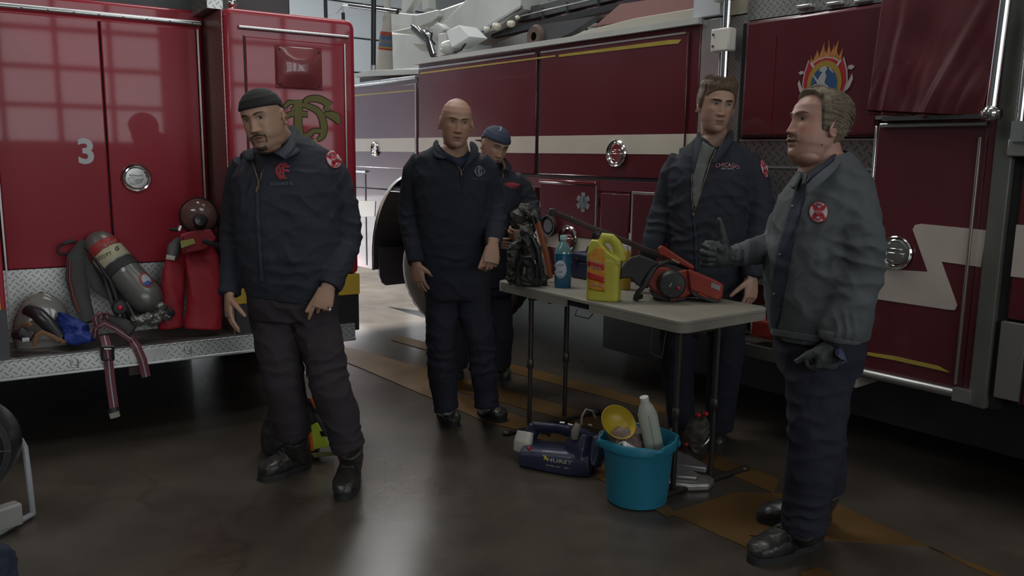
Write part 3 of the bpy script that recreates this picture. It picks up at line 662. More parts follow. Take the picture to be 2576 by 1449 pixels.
a, b = l_(2536, -60, -.16), l_(2491, 285, -.16); mb = MB(); mb.tube([a, b], .020, 14); mb.ball(b, .034, 8); mb.tube([b+V((-.03, 0, -.005)), b+V((.04, 0, -.005))], .02, 10); mb.build('curtain_pole', CHROME, tp, smooth=True)
q = l_(2330, 300, -.06); mb = MB(); mb.bb(B0.x+.07, B1.x+.02, -.1, -.04, B0.z-.03, B0.z-.012); mb.build('bottom_rail', DARKG, tp)
# ---------------------------------------------------------------- turntable, ladder and gear on the ladder truck's roof (parts of the truck)
def lq(name, m, pts, v0, v1, parent=lt, bevel=.01):
    P = [(q.x, q.z) for q in (l_(x, y, v0) for x, y in pts)]; mb = MB(); mb.prism(P, v0, v1); return mb.build(name, m, parent, bevel=bevel)
lq('roof_platform', TURRET, [(930, 176), (1052, 174), (1052, 187), (930, 190)], .5, 2.2)
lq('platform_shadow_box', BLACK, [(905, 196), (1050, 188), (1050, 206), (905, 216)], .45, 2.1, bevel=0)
lq('platform', TURRET, [(890, 186), (932, 176), (1052, 174), (1052, 187), (890, 194)], .2, .5, bevel=.004)
lq('turntable', TURRET, [(978, 80), (1060, 82), (1240, 60), (1240, 176), (978, 178)], 1.3, 2.3, bevel=.03)
lq('turntable_arm', TURRET, [(985, 30), (1048, 36), (1100, 24), (1105, 40), (1085, 56), (1030, 72), (985, 82), (980, 60)], .95, 1.25, bevel=.012)
lq('turntable_arm', TURRET, [(1040, 36), (1100, 26), (1180, -2), (1320, -20), (1240, 60), (1180, 110), (1100, 60), (1060, 62)], 1.0, 1.25, bevel=.02)
lq('ladder_beam', TURRET, [(1180, 108), (1215, -10), (1310, -10), (1308, 22), (1250, 72), (1185, 98)], .55, .85, bevel=.012)
lq('ladder_beam', TURRET, [(1110, 62), (1180, -10), (1222, -10), (1186, 96), (1140, 80)], .75, .95, bevel=.01)
lq('beam_edge', ALU, [(1185, 92), (1206, 82), (1309, 20), (1309, 14), (1204, 76), (1184, 86)], .53, .56, bevel=0)
lq('strut', TURRET, [(1012, 0), (1032, -10), (1048, -10), (1020, 34), (1008, 34)], 1.0, 1.1)
lq('strut', TURRET, [(1060, -10), (1075, -10), (1078, 22), (1062, 26)], 1.0, 1.1)
# ladder rails receding along the truck
def rail(name, m, a, b, v, w, h):
    A, B = l_(*a, v), l_(*b, v); mb = MB(); d = (B-A); mb.rings([[q+V((0, y*w, z*h)) for y, z in ((0, -.5), (1, -.5), (1, .5), (0, .5))] for q in (A, B)]); return mb.build(name, m, lt, bevel=.004)
rail('ladder_rail', BLACKG, (1235, 88), (1790, -40), .62, .07, .05)
rail('ladder_rail', DARKG, (1300, 40), (1640, -40), .66, .07, .10)
rail('ladder_rail', ALU, (1300, 42), (1540, -14), .60, .02, .012)
for px, py in ((1422, 26), (1360, 40), (1500, 6)): rail('ladder_rung', DARKG, (px, py-18), (px+4, py+16), .64, .5, .03)
lq('ladder_underside', mat('rusty_cream', (.22, .15, .12), .6), [(1310, 48), (1560, -12), (1700, -30), (1690, 12), (1500, 46), (1310, 76)], .85, .95, bevel=0)
lq('roof_cab_panel', mat('faded_red', (.25, .13, .12), .5), [(1500, 62), (1560, 10), (1760, -20), (1764, 20), (1620, 48), (1480, 68)], .30, .45, bevel=0)
lq('roof_cab_panel', mat('coping_cream', (.4, .38, .32), .5), [(1470, 78), (1600, 45), (1762, 18), (1764, 46), (1420, 98)], .12, .3, bevel=.004)
lq('roof_gusset', DARKG, [(1360, 100), (1360, 62), (1500, 40), (1440, 80), (1390, 104)], .18, .25, bevel=0)
q = l_(1345, 92, .16); mb = MB(); mb.lathe([(.03, -.01), (.07, -.015), (.085, .01), (.08, .05), (.03, .05)], q, (0, 1, 0), 20); mb.build('roof_pulley', mat('rusty', (.09, .06, .05), .7), lt, smooth=True)
for px, py, r in ((1250, 67, .04), (1286, 60, .035), (1302, 44, .02), (1225, 74, .03)): MB().ball(l_(px, py, .4), (r, r, r*.8), 8).build('roof_lamp', CREAM, lt, smooth=True)
# chrome hydraulic cylinders and hoses
def ltube(name, m, pts, r, n=10, parent=lt): 
    mb = MB(); mb.tube([l_(x, y, v) for x, y, v in pts], r, n); return mb.build(name, m, parent, smooth=True)
ltube('hydraulic_rod', CHROME, [(1036, 68, .5), (1066, 100, .5)], .025)
ltube('hydraulic_cylinder', BLACKG, [(1040, 72, .48), (1084, 112, .48)], .03)
ltube('hydraulic_rod', CHROME, [(1082, 106, .42), (1092, 138, .42)], .024)
ltube('hydraulic_fitting', CHROME, [(1048, 66, .45), (1060, 80, .45), (1072, 78, .45)], .012)
ltube('roof_hose', BLACK, [(1060, 78, .4), (1074, 96, .36), (1078, 118, .36), (1086, 140, .38), (1100, 146, .4)], .016)
ltube('roof_hose', BLACK, [(1070, 72, .4), (1086, 84, .36), (1084, 100, .36), (1094, 112, .38)], .01)
lq('lamp_bracket', TURRET, [(1102, 86), (1120, 82), (1122, 138), (1100, 144)], .35, .42, bevel=.006)
lq('lamp_bracket', TURRET, [(1080, 70), (1100, 58), (1114, 72), (1106, 100), (1090, 96)], .4, .5, bevel=.01)
lq('roof_gusset', mat('gusset_green', (.3, .31, .25), .5), [(1038, 110), (1078, 112), (1082, 132), (1060, 128)], .5, .52, bevel=0)
# floodlight: box head with round back
fl_ = lq('floodlight', mat('flood_white', (.6, .62, .62), .4), [(1122, 78), (1155, 63), (1184, 92), (1136, 120)], .22, .40, bevel=.008)
q = l_(1132, 120, .3); mb = MB(); mb.ball(q, (.10, .09, .06), 10); mb.build('lamp_back', TURRET, fl_, smooth=True)
ltube('roof_hose', BLACK, [(1140, 132, .3), (1160, 126, .28), (1172, 108, .28), (1170, 96, .28)], .008)
# striped post, poles and crossbar standing on the platform
ltube('roof_pole', BLACKG, [(939, 178, .4), (940, -30, .4)], .026)
ltube('roof_pole', ALU, [(940, 176, .36), (940, 164, .36)], .02)
ltube('roof_crossbar', BLACKG, [(880, 14, .5), (1000, 30, .5)], .022); ltube('crossbar_end', ALU, [(864, 12, .5), (880, 14, .5)], .012)
ltube('roof_pole', BLACKG, [(864, 62, .6), (863, 32, .6)], .02); ltube('roof_pole', ALU, [(863, 32, .6), (862, 10, .6)], .008)
ltube('roof_pole', BLACKG, [(820, 56, .9), (818, -20, .9)], .024)
ltube('antenna_wire', DARKG, [(824, 40, .7), (840, 40, .7), (856, 24, .7), (864, 12, .7)], .003, 5); ltube('antenna_wire', DARKG, [(864, 12, .7), (900, 16, .7), (930, 6, .7)], .003, 5)
a, b = l_(966, 178, .7), l_(977, -20, .7); L_ = (b-a)
def cone(name, t0, t1, m):
    mb = MB(); mb.tube([a+L_*t for t in (t0, t1)], [(.095-.075*t) for t in (t0, t1)], 20); return mb.build(name, m, cpost, smooth=True)
cpost = empty('striped_post'); cpost.parent = lt
cone('post_body', 0, 1, mat('post_grey', (.42, .4, .36), .6))
def band(t0, t1, m):
    mb = MB(); mb.tube([a+L_*t for t in (t0, t1)], [(.0975-.075*t) for t in (t0, t1)], 20, caps=False); return mb.build('post_band', m, cpost, smooth=True)
for t0, t1, c in ((.27, .29, (.3, .03, .02)), (.29, .31, (.3, .2, .03)), (.31, .345, (.06, .12, .2)), (.345, .40, (.12, .13, .14)), (.40, .45, (.05, .1, .18)), (.45, .5, (.3, .05, .03))): band(t0, t1, mat('band%g' % t0, c, .6))
# folded hose wrap on far wall shows yellow: exit pennant
pn = Frame(RD(51.3), 9.5)
mb = MB(); P = [pn.p(x, y) for x, y in ((908, 26), (925, 26), (926, 62), (918, 58), (909, 64))]; mb.prism([(p.x, p.z) for p in P], 0, .01); o = mb.build('pennant', mat('pennant_white', (.75, .77, .78), .7)); o.matrix_world = pn.mw
tag(o, 'small white pennant hanging high up beyond the ladder truck', 'pennant')
mb = MB(); A, B = pn.p(895, 22), pn.p(968, 68); mb.tube([A+V((0, .25, 0)), B+V((0, .25, 0))], .06, 6); C, D = pn.p(985, -2), pn.p(1070, 8); mb.tube([C+V((0, .25, 0)), D+V((0, .25, 0))], .12, 6)
o = mb.build('pipe', mat('pipe_yellow', (.5, .36, .16), .6)); o.matrix_world = pn.mw; tag(o, 'pale yellow overhead pipe in the far upper background', 'pipe')
# ---------------------------------------------------------------- folding table
TZ = .80
tyaw = math.atan2(-.803, .596); TA = gz(1247, 705, TZ); TMW = Matrix.Translation((TA.x, TA.y, 0)) @ Matrix.Rotation(tyaw, 4, 'Z')
TL, TW = 1.39, .62
tab = empty('folding_table', label='cream plastic folding table with dark metal legs in front of the ladder truck', cat='table', mw=TMW)
def tpt(px, py, z=TZ): return TMW.inverted() @ gz(px, py, z)
PLAS = mat('cream_plastic', (.225, .21, .172), .5, var=.07, bump=.1, bscale=300)
def rr2(x0, x1, y0, y1, r, n=7):
    P = []
    for cx, cy, a in ((x1-r, y1-r, 0), (x0+r, y1-r, 90), (x0+r, y0+r, 180), (x1-r, y0+r, 270)): P += arc(cx, cy, r, r, a, a+90, n)
    return P
P = rr2(0, TL, 0, TW, .055)
mb = MB(); mb.rings([[V((x*k+TL/2*(1-k), y*k+TW/2*(1-k), z)) for x, y in P] for z, k in ((TZ-.018, 1), (TZ-.006, 1), (TZ-.002, .997), (TZ, .99))]); mb.build('tabletop', PLAS, tab, smooth=True)
# skirt: two pieces with the hinge gap between them
def skirt(x0, x1):
    mb = MB(); t = .012; Q = [(x, y) for x, y in P if x0 <= x <= x1]
    ends = [(x0, 0), (x0, TW)] if x0 > .01 else []
    if x0 < .01: chain = [q for q in Q]; chain.sort(key=lambda q: math.atan2(q[1]-TW/2, -(q[0]-.2))); chain = [(x1, 0)]+chain[:]+[(x1, TW)] 
    else: chain = Q; chain.sort(key=lambda q: math.atan2(q[1]-TW/2, (q[0]-TL+.2))); chain = [(x0, 0)]+chain+[(x0, TW)]
    rs = []
    for x, y in chain:
        k = 1-t*2/TW; xi = min(max(x, t), TL-t); yi = min(max(y, t), TW-t)
        rs.append([V((x, y, TZ-.016)), V((x, y, TZ-.055)), V((xi, yi, TZ-.055)), V((xi, yi, TZ-.016))])
    mb.rings(rs); return mb.build('table_skirt', PLAS, tab, smooth=True)
skirt(0, .615); skirt(.79, TL)
mb = MB(); mb.bb(.60, .80, .02, .045, TZ-.05, TZ-.018); mb.build('hinge_cover', BLACKG, tab)
LEGM = mat('leg_metal', (.06, .055, .05), .38, .6)
for x in (.285, 1.35):
    for y in (.035, .29):
        mb = MB(); mb.tube([(x, y, TZ-.03), (x, y, .36)], .0145, 12); mb.tube([(x, y, .37), (x, y, .025)], .0125, 12); mb.lathe([(.015, 0), (.019, .004), (.019, .05), (.015, .054)], (x, y, .345), n=12); mb.build('table_leg', LEGM, tab, smooth=True)
    mb = MB(); mb.tube([(x+.02, -.13, .012), (x+.02, .52, .012)], .013, 10)
    for y in (-.13, .52): mb.ball((x+.02, y, .014), (.02, .03, .014), 8)
    mb.build('foot_bar', LEGM, tab, smooth=True)
    mb = MB(); mb.tube([(x, .02, TZ-.07), (x, .31, TZ-.07)], .009, 8); mb.build('cross_bar', LEGM, tab, smooth=True)
    s = 1 if x < .7 else -1
    mb = MB(); mb.tube([(x, .16, TZ-.10), (x+s*.28, .16, TZ-.035)], .008, 8); mb.build('brace', LEGM, tab, smooth=True)
def loop(name, pts, r, m, parent=tab): mb = MB(); mb.tube(pts, r, 8); return mb.build(name, m, parent, smooth=True)
loop('catch_wire', [(.70, .0, TZ-.056), (.70, -.01, TZ-.085), (.80, -.01, TZ-.085), (.82, 0, TZ-.058)], .003, LEGM)
loop('lock_ring', [(1.22, .0, TZ-.056), (1.215, -.005, TZ-.17), (1.29, -.01, TZ-.18), (1.30, 0, TZ-.06)], .0035, LEGM)
mb = MB(); mb.ball((.05, .055, TZ+.0005), (.018, .010, .0018), 8); mb.build('edge_mark', mat('mark_dark', (.06, .03, .03), .6), tab, smooth=True)
# ---------------------------------------------------------------- things on the table: local x of each = across the lens, z up
def onT(px, py, name, label, cat, yaw=0, z=TZ):
    return empty(name, gz(px, py, z), label, cat)
def bottle_rings(prof, n=32, yaw=0):
    """prof: (z, halfwidth, halfdepth, exponent, x-offset)"""
    a, b = V((cos(yaw), sin(yaw), 0)), V((-sin(yaw), cos(yaw), 0))
    return [sring(a*(p[4] if len(p) > 4 else 0)+V((0, 0, p[0])), a, b, p[1], p[2], n, p[3]) for p in prof]
# yellow jug: flat sided with arched handle
jg = onT(1518, 755, 'jug', 'bright yellow plastic jug with an arched handle and red label, mid table', 'jug')
JY = mat('jug_yellow', (.44, .41, .055), .38, var=.04); k = m_(90, 4.02)/.09*.001
yw = RD(-20); hw, hd, jh = .082, .045, .315
a_, b_ = V((cos(yw), sin(yw), 0)), V((-sin(yw), cos(yw), 0))
core = MB()
core.rings(bottle_rings([(0, hw*.93, hd*.9, 5), (.006, hw, hd, 5), (.15, hw, hd, 5), (.20, hw*.98, hd, 4.5)], 40, yw))
def slab(pts, d0, n=12):   # outline in (x,z) with rounded thickness
    mb_ = core; N_ = len(pts)
    cx = sum(p[0] for p in pts)/N_; cz = sum(p[1] for p in pts)/N_
    rs = []
    for t in (-1, -.8, .8, 1):
        kk = .9 if abs(t) == 1 else 1
        rs.append([a_*(cx+(x-cx)*kk)+b_*(d0*t)+V((0, 0, cz+(z-cz)*kk)) for x, z in pts])
    mb_.rings(rs)
slab([(-hw, .18), (hw, .18), (hw, .205), (.02, .245), (-.02, .29), (-.025, .30), (-.062, .30), (-.07, .28), (-hw, .235)], hd*.93)
H = [(-.035, .285), (-.01, .308), (.03, .306), (.055, .28), (.07, .245), (.075, .20)]
core.tube([a_*x+V((0, 0, z)) for x, z in H], [(.02, .026), (.018, .026), (.017, .025), (.018, .026), (.019, .03), (.02, .034)], 14, side=b_)
me = remesh(core, .0035, 4); shade(me, 180); jug = link('jug_body', me, JY, jg)
mb = MB(); c = a_*-.043; mb.lathe([(.0, .335), (.022, .335), (.024, .33), (.024, .305), (.02, .30)], c, n=24); mb.build('cap', BLACKG, jg, smooth=True)
T = bvh(jug)
def lab(px, py): return (px, py)
decal('label', [poly_item([(1480, 640), (1500, 622), (1518, 622), (1524, 660), (1522, 735), (1482, 728)])], T, mat('label_orange', (.5, .22, .03), .5, var=.25, vscale=40), jg, .0012, .0006, 6)
decal('label_band', [poly_item([(1479, 655), (1520, 668), (1520, 680), (1479, 668)]), poly_item([(1479, 682), (1521, 697), (1520, 712), (1479, 700)])], T, mat('label_red', (.4, .03, .02), .5), jg, .002, .0006, 6)
decal('label_text', [text_item('COLD WEATHER', 1500, 660, 5, RD(15), xs=.8), text_item('WASH', 1499, 674, 7, RD(14)), text_item('1 GALLON', 1500, 718, 5, RD(10))], T, mat('label_ink', (.4, .3, .28), .5), jg, .0028, .0004, 5)
# blue washer fluid bottle
bl = onT(1415, 722, 'bottle', 'clear bottle of blue liquid with a white oval label, left on the table', 'bottle')
s = .2/.128*m_(21.5, 4.36)/.0455
BLU = mat('blue_liquid', (.01, .12, .25), .12, trans=.25, coat=.5); CLR = mat('clear_teal', (.25, .5, .5), .15, trans=.6, coat=.4)
r = m_(21.5, 4.36)
mb = MB(); mb.rings(bottle_rings([(0, r*.93, r*.8, 3), (.004, r, r*.86, 3), (m_(86, 4.36), r, r*.86, 3)])); mb.build('bottle_body', BLU, bl, smooth=True)
z1 = m_(86, 4.36); mb = MB(); mb.rings(bottle_rings([(z1, r, r*.86, 3), (z1+.015, r*.97, r*.83, 2.6), (z1+.05, r*.62, r*.56, 2.2), (z1+.068, r*.36, r*.36, 2), (z1+.078, r*.36, r*.36, 2)])); mb.build('bottle_neck', CLR, bl, smooth=True)
mb = MB(); mb.lathe([(.001, .095), (r*.4, .095), (r*.43, .09), (r*.43, .074), (r*.36, .073)], (0, 0, z1), n=20); mb.build('cap', mat('cap_teal', (.3, .48, .46), .4), bl, smooth=True)
T = bvh(bl.children[0])
decal('label', [disc_item(1410, 678, 15.5, 23)], T, mat('label_white', (.42, .46, .5), .5), bl, .0012, .0006, 6)
decal('label_text', [text_item('WASH', 1409, 667, 5), text_item('-20', 1409, 684, 6), text_item('blue', 1409, 695, 4)], T, mat('label_blue', (.08, .14, .25), .5), bl, .002, .0004, 5)
# amber bottle behind the jug
ab = onT(1570, 727, 'bottle', 'amber bottle half hidden behind the yellow jug', 'bottle')
mb = MB(); mb.rings(bottle_rings([(0, .03, .03, 2.4), (.003, .033, .033, 2.4), (.17, .033, .033, 2.4), (.205, .022, .022, 2), (.215, .014, .014, 2)])); mb.build('bottle_body', mat('amber_plastic', (.42, .27, .03), .25, coat=.3), ab, smooth=True)
mb = MB(); mb.lathe([(.001, .235), (.015, .235), (.016, .212), (.012, .21)], n=18); mb.build('cap', WHITE, ab, smooth=True)
mb = MB(); mb.rings(bottle_rings([(.07, .0336, .0336, 2.4), (.15, .0336, .0336, 2.4)]), cap=False); mb.build('label', mat('label_grey', (.3, .32, .34), .5), ab, smooth=True)
# dark navy tool box behind the bottle
nb = empty('tool_box', gz(1455, 712, TZ)+V((.10, .16, 0)), 'low navy blue plastic case behind the blue bottle', 'case'); nb.rotation_euler = (0, 0, tyaw)
NAVY = mat('case_navy', (.02, .028, .07), .4)
mb = MB(); mb.bb(-.13, .13, -.07, .07, 0, .10); mb.build('case_body', NAVY, nb, bevel=.012, seg=3)
mb = MB(); mb.bb(-.132, .132, -.072, .072, .10, .15); mb.build('lid', NAVY, nb, bevel=.015, seg=3)
mb = MB(); mb.tube([(-.06, 0, .148), (-.05, 0, .18), (.05, 0, .18), (.06, 0, .148)], .010, 8); mb.build('handle', NAVY, nb, smooth=True)
for x in (-.07, .07): MB().bb(x-.015, x+.015, -.078, -.07, .085, .12).build('clasp', BLACKG, nb, bevel=.003)
# black harness bag at the left end
bg_ = empty('gear_bag', gz(1322, 716, TZ), 'black rubber harness bag slumped at the left end of the table', 'bag')
core = MB(); Yb = 4.42
def bt(px, py, dy=0): return at(px, py, Yb+dy)
for st in ([(1322, 716, .07, .075), (1322, 700, .075, .08), (1326, 672, .06, .06), (1334, 640, .045, .05), (1330, 600, .04, .045), (1318, 572, .025, .03)],):
    core.tube([bt(x, y) for x, y, *_ in st], [(a*1.05, b) for _, _, a, b in st], 16, side=(1, 0, 0))
core.tube([bt(1284, 704, -.02), bt(1288, 660, -.02), bt(1296, 620), bt(1318, 590), bt(1338, 600), bt(1352, 632), bt(1358, 680), bt(1368, 708)], [.03, .03, .026, .026, .024, .026, .028, .026], 10)
core.tube([bt(1278, 710, 0), bt(1300, 714, -.05), bt(1345, 714, -.05), bt(1376, 712, 0)], [.012, .016, .016, .012], 8)
me = remesh(core, .005, 3); displace(me, cloth(.012, .005, .3, 3, 1.2, 14)); shade(me, 180)
HB = mat('harness_black', (.026, .026, .022), .55, var=.3, vscale=30, bump=.3, bscale=60); bag = link('bag_body', me, HB, bg_, world=True)
def bgt(name, m, pts, r, dy=-.06): mb = MB(); mb.tube([bt(x, y, dy) for x, y in pts], r, 8); return mb.build(name, m, bg_, smooth=True, world=True)
bgt('strap', BLACKG, [(1296, 706), (1304, 668), (1318, 648), (1336, 646), (1350, 668), (1352, 700)], .011, -.085)
bgt('hose', BLACKG, [(1338, 596), (1352, 628), (1356, 664), (1362, 700)], .012)
bgt('clip', CHROME, [(1344, 653), (1347, 663)], .005, -.10); bgt('clip', CHROME, [(1363, 638), (1366, 650)], .005, -.05); bgt('buckle', STEEL, [(1319, 672), (1318, 690)], .006, -.10)
bgt('clip', CHROME, [(1342, 590), (1347, 598)], .004, -.05)
# axe handle leaning beside it
hd_ = empty('axe', gz(1376, 710, TZ), 'orange brown wooden tool handle leaning behind the black harness bag', 'tool')
mb = MB(); mb.tube([at(1351, 556, 4.62), at(1360, 590, 4.6), at(1373, 640, 4.57), at(1384, 700, 4.52)], [(.014, .02)]*4, 10); mb.build('shaft', mat('handle_wood', (.24, .07, .03), .4, var=.2), hd_, smooth=True, world=True)
mb = MB(); mb.tube([at(1347, 545, 4.62), at(1352, 562, 4.62)], [(.016, .022)]*2, 10); mb.build('grip', BLACKG, hd_, smooth=True, world=True)
# ---------------------------------------------------------------- rescue saw
sw = empty('chainsaw', gz(1690, 752, TZ), 'orange red chainsaw lying on the table, long bar pointing up left', 'chainsaw')
OR = mat('saw_orange', (.22, .024, .013), .38, coat=.2, var=.12, vscale=14); SB = mat('saw_black', (.022, .023, .022), .5, var=.2)
Ys = 3.98
def sp_(x, y, d=0): return at(x, y, Ys+d)
def sprism(name, m, pts, d0, d1, bevel=.008, parent=sw):
    mb = MB(); n = len(pts); mb.rings([[sp_(x, y, d0) for x, y in pts], [sp_(x, y, d1)*1.0 for x, y in pts]]); return mb.build(name, m, parent, bevel=bevel, seg=3, world=True)
def stube(name, m, pts, r, parent=sw, n=10): mb = MB(); mb.tube([sp_(*p) for p in pts], r, n); return mb.build(name, m, parent, smooth=True, world=True)
sprism('engine_cover', OR, [(1625, 712), (1638, 682), (1655, 670), (1678, 672), (1700, 682), (1728, 676), (1748, 700), (1744, 738), (1715, 752), (1668, 748), (1636, 728)], -.03, .10, .012)
sprism('rear_body', OR, [(1730, 676), (1752, 684), (1800, 704), (1821, 716), (1818, 748), (1806, 758), (1770, 744), (1735, 730)], -.05, .03, .010)
sprism('rear_grip_base', SB, [(1732, 728), (1762, 738), (1808, 756), (1806, 764), (1796, 764), (1745, 745)], -.045, .02, .005)
sprism('grip_stripe', OR, [(1756, 736), (1780, 746), (1778, 750), (1754, 741)], -.052, -.04, .002)
sprism('top_cover', OR, [(1653, 625), (1664, 616), (1690, 632), (1745, 668), (1748, 676), (1738, 678), (1700, 660), (1656, 640)], -.01, .07, .008)
sprism('label', mat('saw_label', (.3, .18, .13), .45), [(1690, 650), (1710, 659), (1708, 664), (1688, 654)], -.012, -.008, .001)
sprism('label', mat('label_stone', (.2, .22, .2), .45), [(1790, 710), (1813, 720), (1811, 732), (1788, 722)], -.053, -.049, .001)
q = sp_(1690, 716, -.06); mb = MB(); ax = (CAM-q).normalized()*.3+V((0, -1, 0)); mb.lathe([(0, .030), (.03, .030), (.058, .024), (.066, .010), (.07, 0), (.07, -.05)], q, ax, 28); cv = mb.build('starter_cover', SB, sw, smooth=True, world=True)
for k in range(10):
    a = 2*pi*k/10; axn = V(ax).normalized(); u_ = axn.orthogonal().normalized(); w_ = axn.cross(u_); d = u_*cos(a)+w_*sin(a)
    MB().tube([q+axn*.027+d*.028, q+axn*.024+d*.055], .003, 5).build('cover_rib', DARKG, cv, world=True)
MB().ball(sp_(1707, 725, -.095), .011, 8).build('primer_bulb', mat('bulb_red', (.3, .01, .03), .3), sw, smooth=True, world=True)
MB().tube([sp_(1684, 722, -.095), sp_(1690, 712, -.095)], .003, 6).build('choke_lever', mat('lever_grey', (.3, .3, .25), .5), sw, smooth=True, world=True)
sprism('base', SB, [(1630, 726), (1665, 742), (1720, 748), (1735, 745), (1720, 757), (1680, 760), (1645, 750)], -.02, .10, .006)
sprism('clutch_tab', OR, [(1684, 748), (1702, 747), (1700, 756), (1686, 757)], -.04, .0, .002)
sprism('hand_guard', SB, [(1557, 703), (1566, 672), (1585, 648), (1608, 641), (1640, 652), (1660, 662), (1640, 674), (1622, 700), (1612, 722), (1600, 716), (1588, 700), (1570, 700)], -.05, .02, .008)
stube('front_handle', SB, [(1600, 752, -.03), (1604, 736, -.05), (1622, 718, -.06), (1636, 690, -.05), (1650, 668, -.03), (1680, 656, .0), (1710, 664, .02), (1740, 680, .02)], .012)
stube('front_handle', SB, [(1600, 744, -.03), (1598, 752, .02), (1612, 744, .08)], .013)
sprism('guard_mount', SB, [(1640, 655), (1700, 668), (1745, 690), (1720, 694), (1660, 676)], .0, .06, .005)
# guide bar: long blade from the body up to the nose, chain round its rim
A, B = sp_(1725, 668, .10), sp_(1392, 534, .30); L_ = B-A; d_ = L_.normalized(); up = (Z_-d_*Z_.dot(d_)).normalized(); nn = d_.cross(up)
def bar(w, t, name, m, ext=0):
    mb = MB(); P = [A+up*w, A+L_*.97+up*w, B+d_*ext+up*w*.6, B+d_*(.012+ext), B+d_*ext-up*w*.6, A+L_*.97-up*w, A-up*w]
    mb.rings([[p+nn*t for p in P], [p-nn*t for p in P]]); return mb.build(name, m, sw, bevel=.002, world=True)
bar(.0105, .003, 'guide_bar', mat('bar_metal', (.10, .075, .07), .4, .7, var=.3, vscale=8)); bar(.0145, .002, 'saw_chain', mat('chain_dark', (.03, .028, .026), .5), .004)
mb = MB(); mb.lathe([(0, -.012), (.019, -.010), (.022, -.005), (.022, .005), (.019, .010), (0, .012)], B+V((-.005, 0, 0)), nn, 20); mb.build('bar_nose', mat('chain_dark', (.03, .028, .026), .5), sw, smooth=True, world=True)
mb = MB(); mb.ball(A+L_*.86+up*.012-nn*.006, .006, 6); mb.build('bar_rivet', CHROME, sw, world=True)
# ---------------------------------------------------------------- bucket and its contents
Yk = 3.45; bc = gz(1603, 1278, 0); bc = V((bc.x+.01, 3.44, 0))
bk = empty('bucket', bc, 'turquoise plastic bucket full of cleaning things under the table', 'bucket')
TEAL = mat('bucket_teal', (.015, .155, .23), .42, var=.08, bump=.05)
R0, R1, BH = .132, .158, .295
mb = MB(); n = 64; rs = []
def rim(k):   # pouring lips
    a = 2*pi*k/n; l = 0
    for c in (RD(-70), RD(10), RD(190)): 
        d = (a-c+pi) % (2*pi)-pi; l += math.exp(-(d/.17)**2)
    return l
for r, z, lf in ((0, .004, 0), (R0*.9, 0, 0), (R0, .008, 0), (R0+.006, .07, 0), (R1-.008, .235, 0), (R1-.004, .255, .3), (R1+.010, .258, .6), (R1+.012, .286, 1), (R1+.006, BH, 1), (R1-.002, BH, 1), (R1-.006, .27, 1), (R1-.012, .22, .3), (R0-.004, .012, 0), (0, .010, 0)):
    rs.append([V(((max(r, .0004)+.020*lf*rim(k))*cos(2*pi*k/n), (max(r, .0004)+.020*lf*rim(k))*sin(2*pi*k/n), z-(.006*rim(k)*lf))) for k in range(n)])
mb.rings(rs, cap=False); mb.build('pail', TEAL, bk, smooth=True)
for s in (-1, 1): MB().ball((s*(R1+.016), 0, .262), (.012, .022, .018), 8).build('handle_lug', TEAL, bk, smooth=True)
mb = MB(); mb.tube([(-(R1+.016), 0, .26), (-(R1+.005), .08, .28), (0, R1+.01, .30), (R1+.005, .08, .28), (R1+.016, 0, .26)], .003, 6); mb.build('wire_handle', STEEL, bk, smooth=True)
# contents
YB = mat('scoop_yellow', (.34, .24, .015), .4, var=.1)
sc = empty('scoop', bc+V((-.07, .05, .29)), 'tilted yellow plastic bowl resting in the bucket', 'bowl')
q = at(1556, 1062, 3.40); ax = V((.25, -.55, .55)).normalized(); mb = MB(); mb.lathe([(.0, -.052), (.045, -.05), (.068, -.026), (.078, .0), (.081, .003), (.079, .004), (.074, -.004), (.062, -.026), (.04, -.044), (0, -.046)], q, ax, 32); mb.build('bowl', YB, sc, smooth=True, world=True)
cl = empty('cloth', bc+V((-.02, 0, .2)), 'crumpled brown grey rag in the bucket', 'cloth'); core = MB()
for x, y, d, r in ((1560, 1100, 3.42, .05), (1585, 1092, 3.47, .055), (1560, 1120, 3.40, .05), (1590, 1118, 3.44, .05), (1620, 1120, 3.5, .05), (1585, 1140, 3.46, .07)): core.ball(at(x, y, d), (r, r, r*.8), 8)
me = remesh(core, .005, 3); displace(me, cloth(.016, .006, .5, 9, 1.2, 18)); shade(me, 180); link('rag', me, mat('rag_brown', (.17, .12, .10), .9, var=.2), cl, world=True)
bt_ = empty('bottle', bc+V((.05, -.04, .2)), 'tall white unlabelled plastic bottle standing in the bucket', 'bottle')
A, B = at(1650, 1150, 3.43), at(1620, 998, 3.40); L_ = (B-A); BWM = mat('bottle_white', (.34, .36, .30), .45); mb = MB()
mb.tube([A-L_*.06, A, A+L_*.5, A+L_*.72, A+L_*.84, A+L_*.90, A+L_*.93], [(.042, .034), (.042, .034), (.042, .034), (.042, .034), (.030, .026), (.020, .020), (.017, .017)], 28, side=(1, 0, .1), expo=2.6); mb.build('bottle_body', BWM, bt_, smooth=True, world=True)
mb = MB(); mb.tube([A+L_*.915, A+L_*1.0], .0195, 20); mb.build('cap', mat('cap_white', (.5, .52, .46), .45), bt_, smooth=True, bevel=.002, world=True)
mb = MB(); mb.tube([A+L_*t+V((.0, -.0345, 0)) for t in (0, .3, .6, .72)], .0012, 5); mb.build('mould_seam', mat('seam_grey', (.12, .13, .1), .6), bt_, world=True)
cu = empty('paper_roll', bc+V((-.04, -.1, .27)), 'small white paper roll lying at the bucket rim', 'roll')
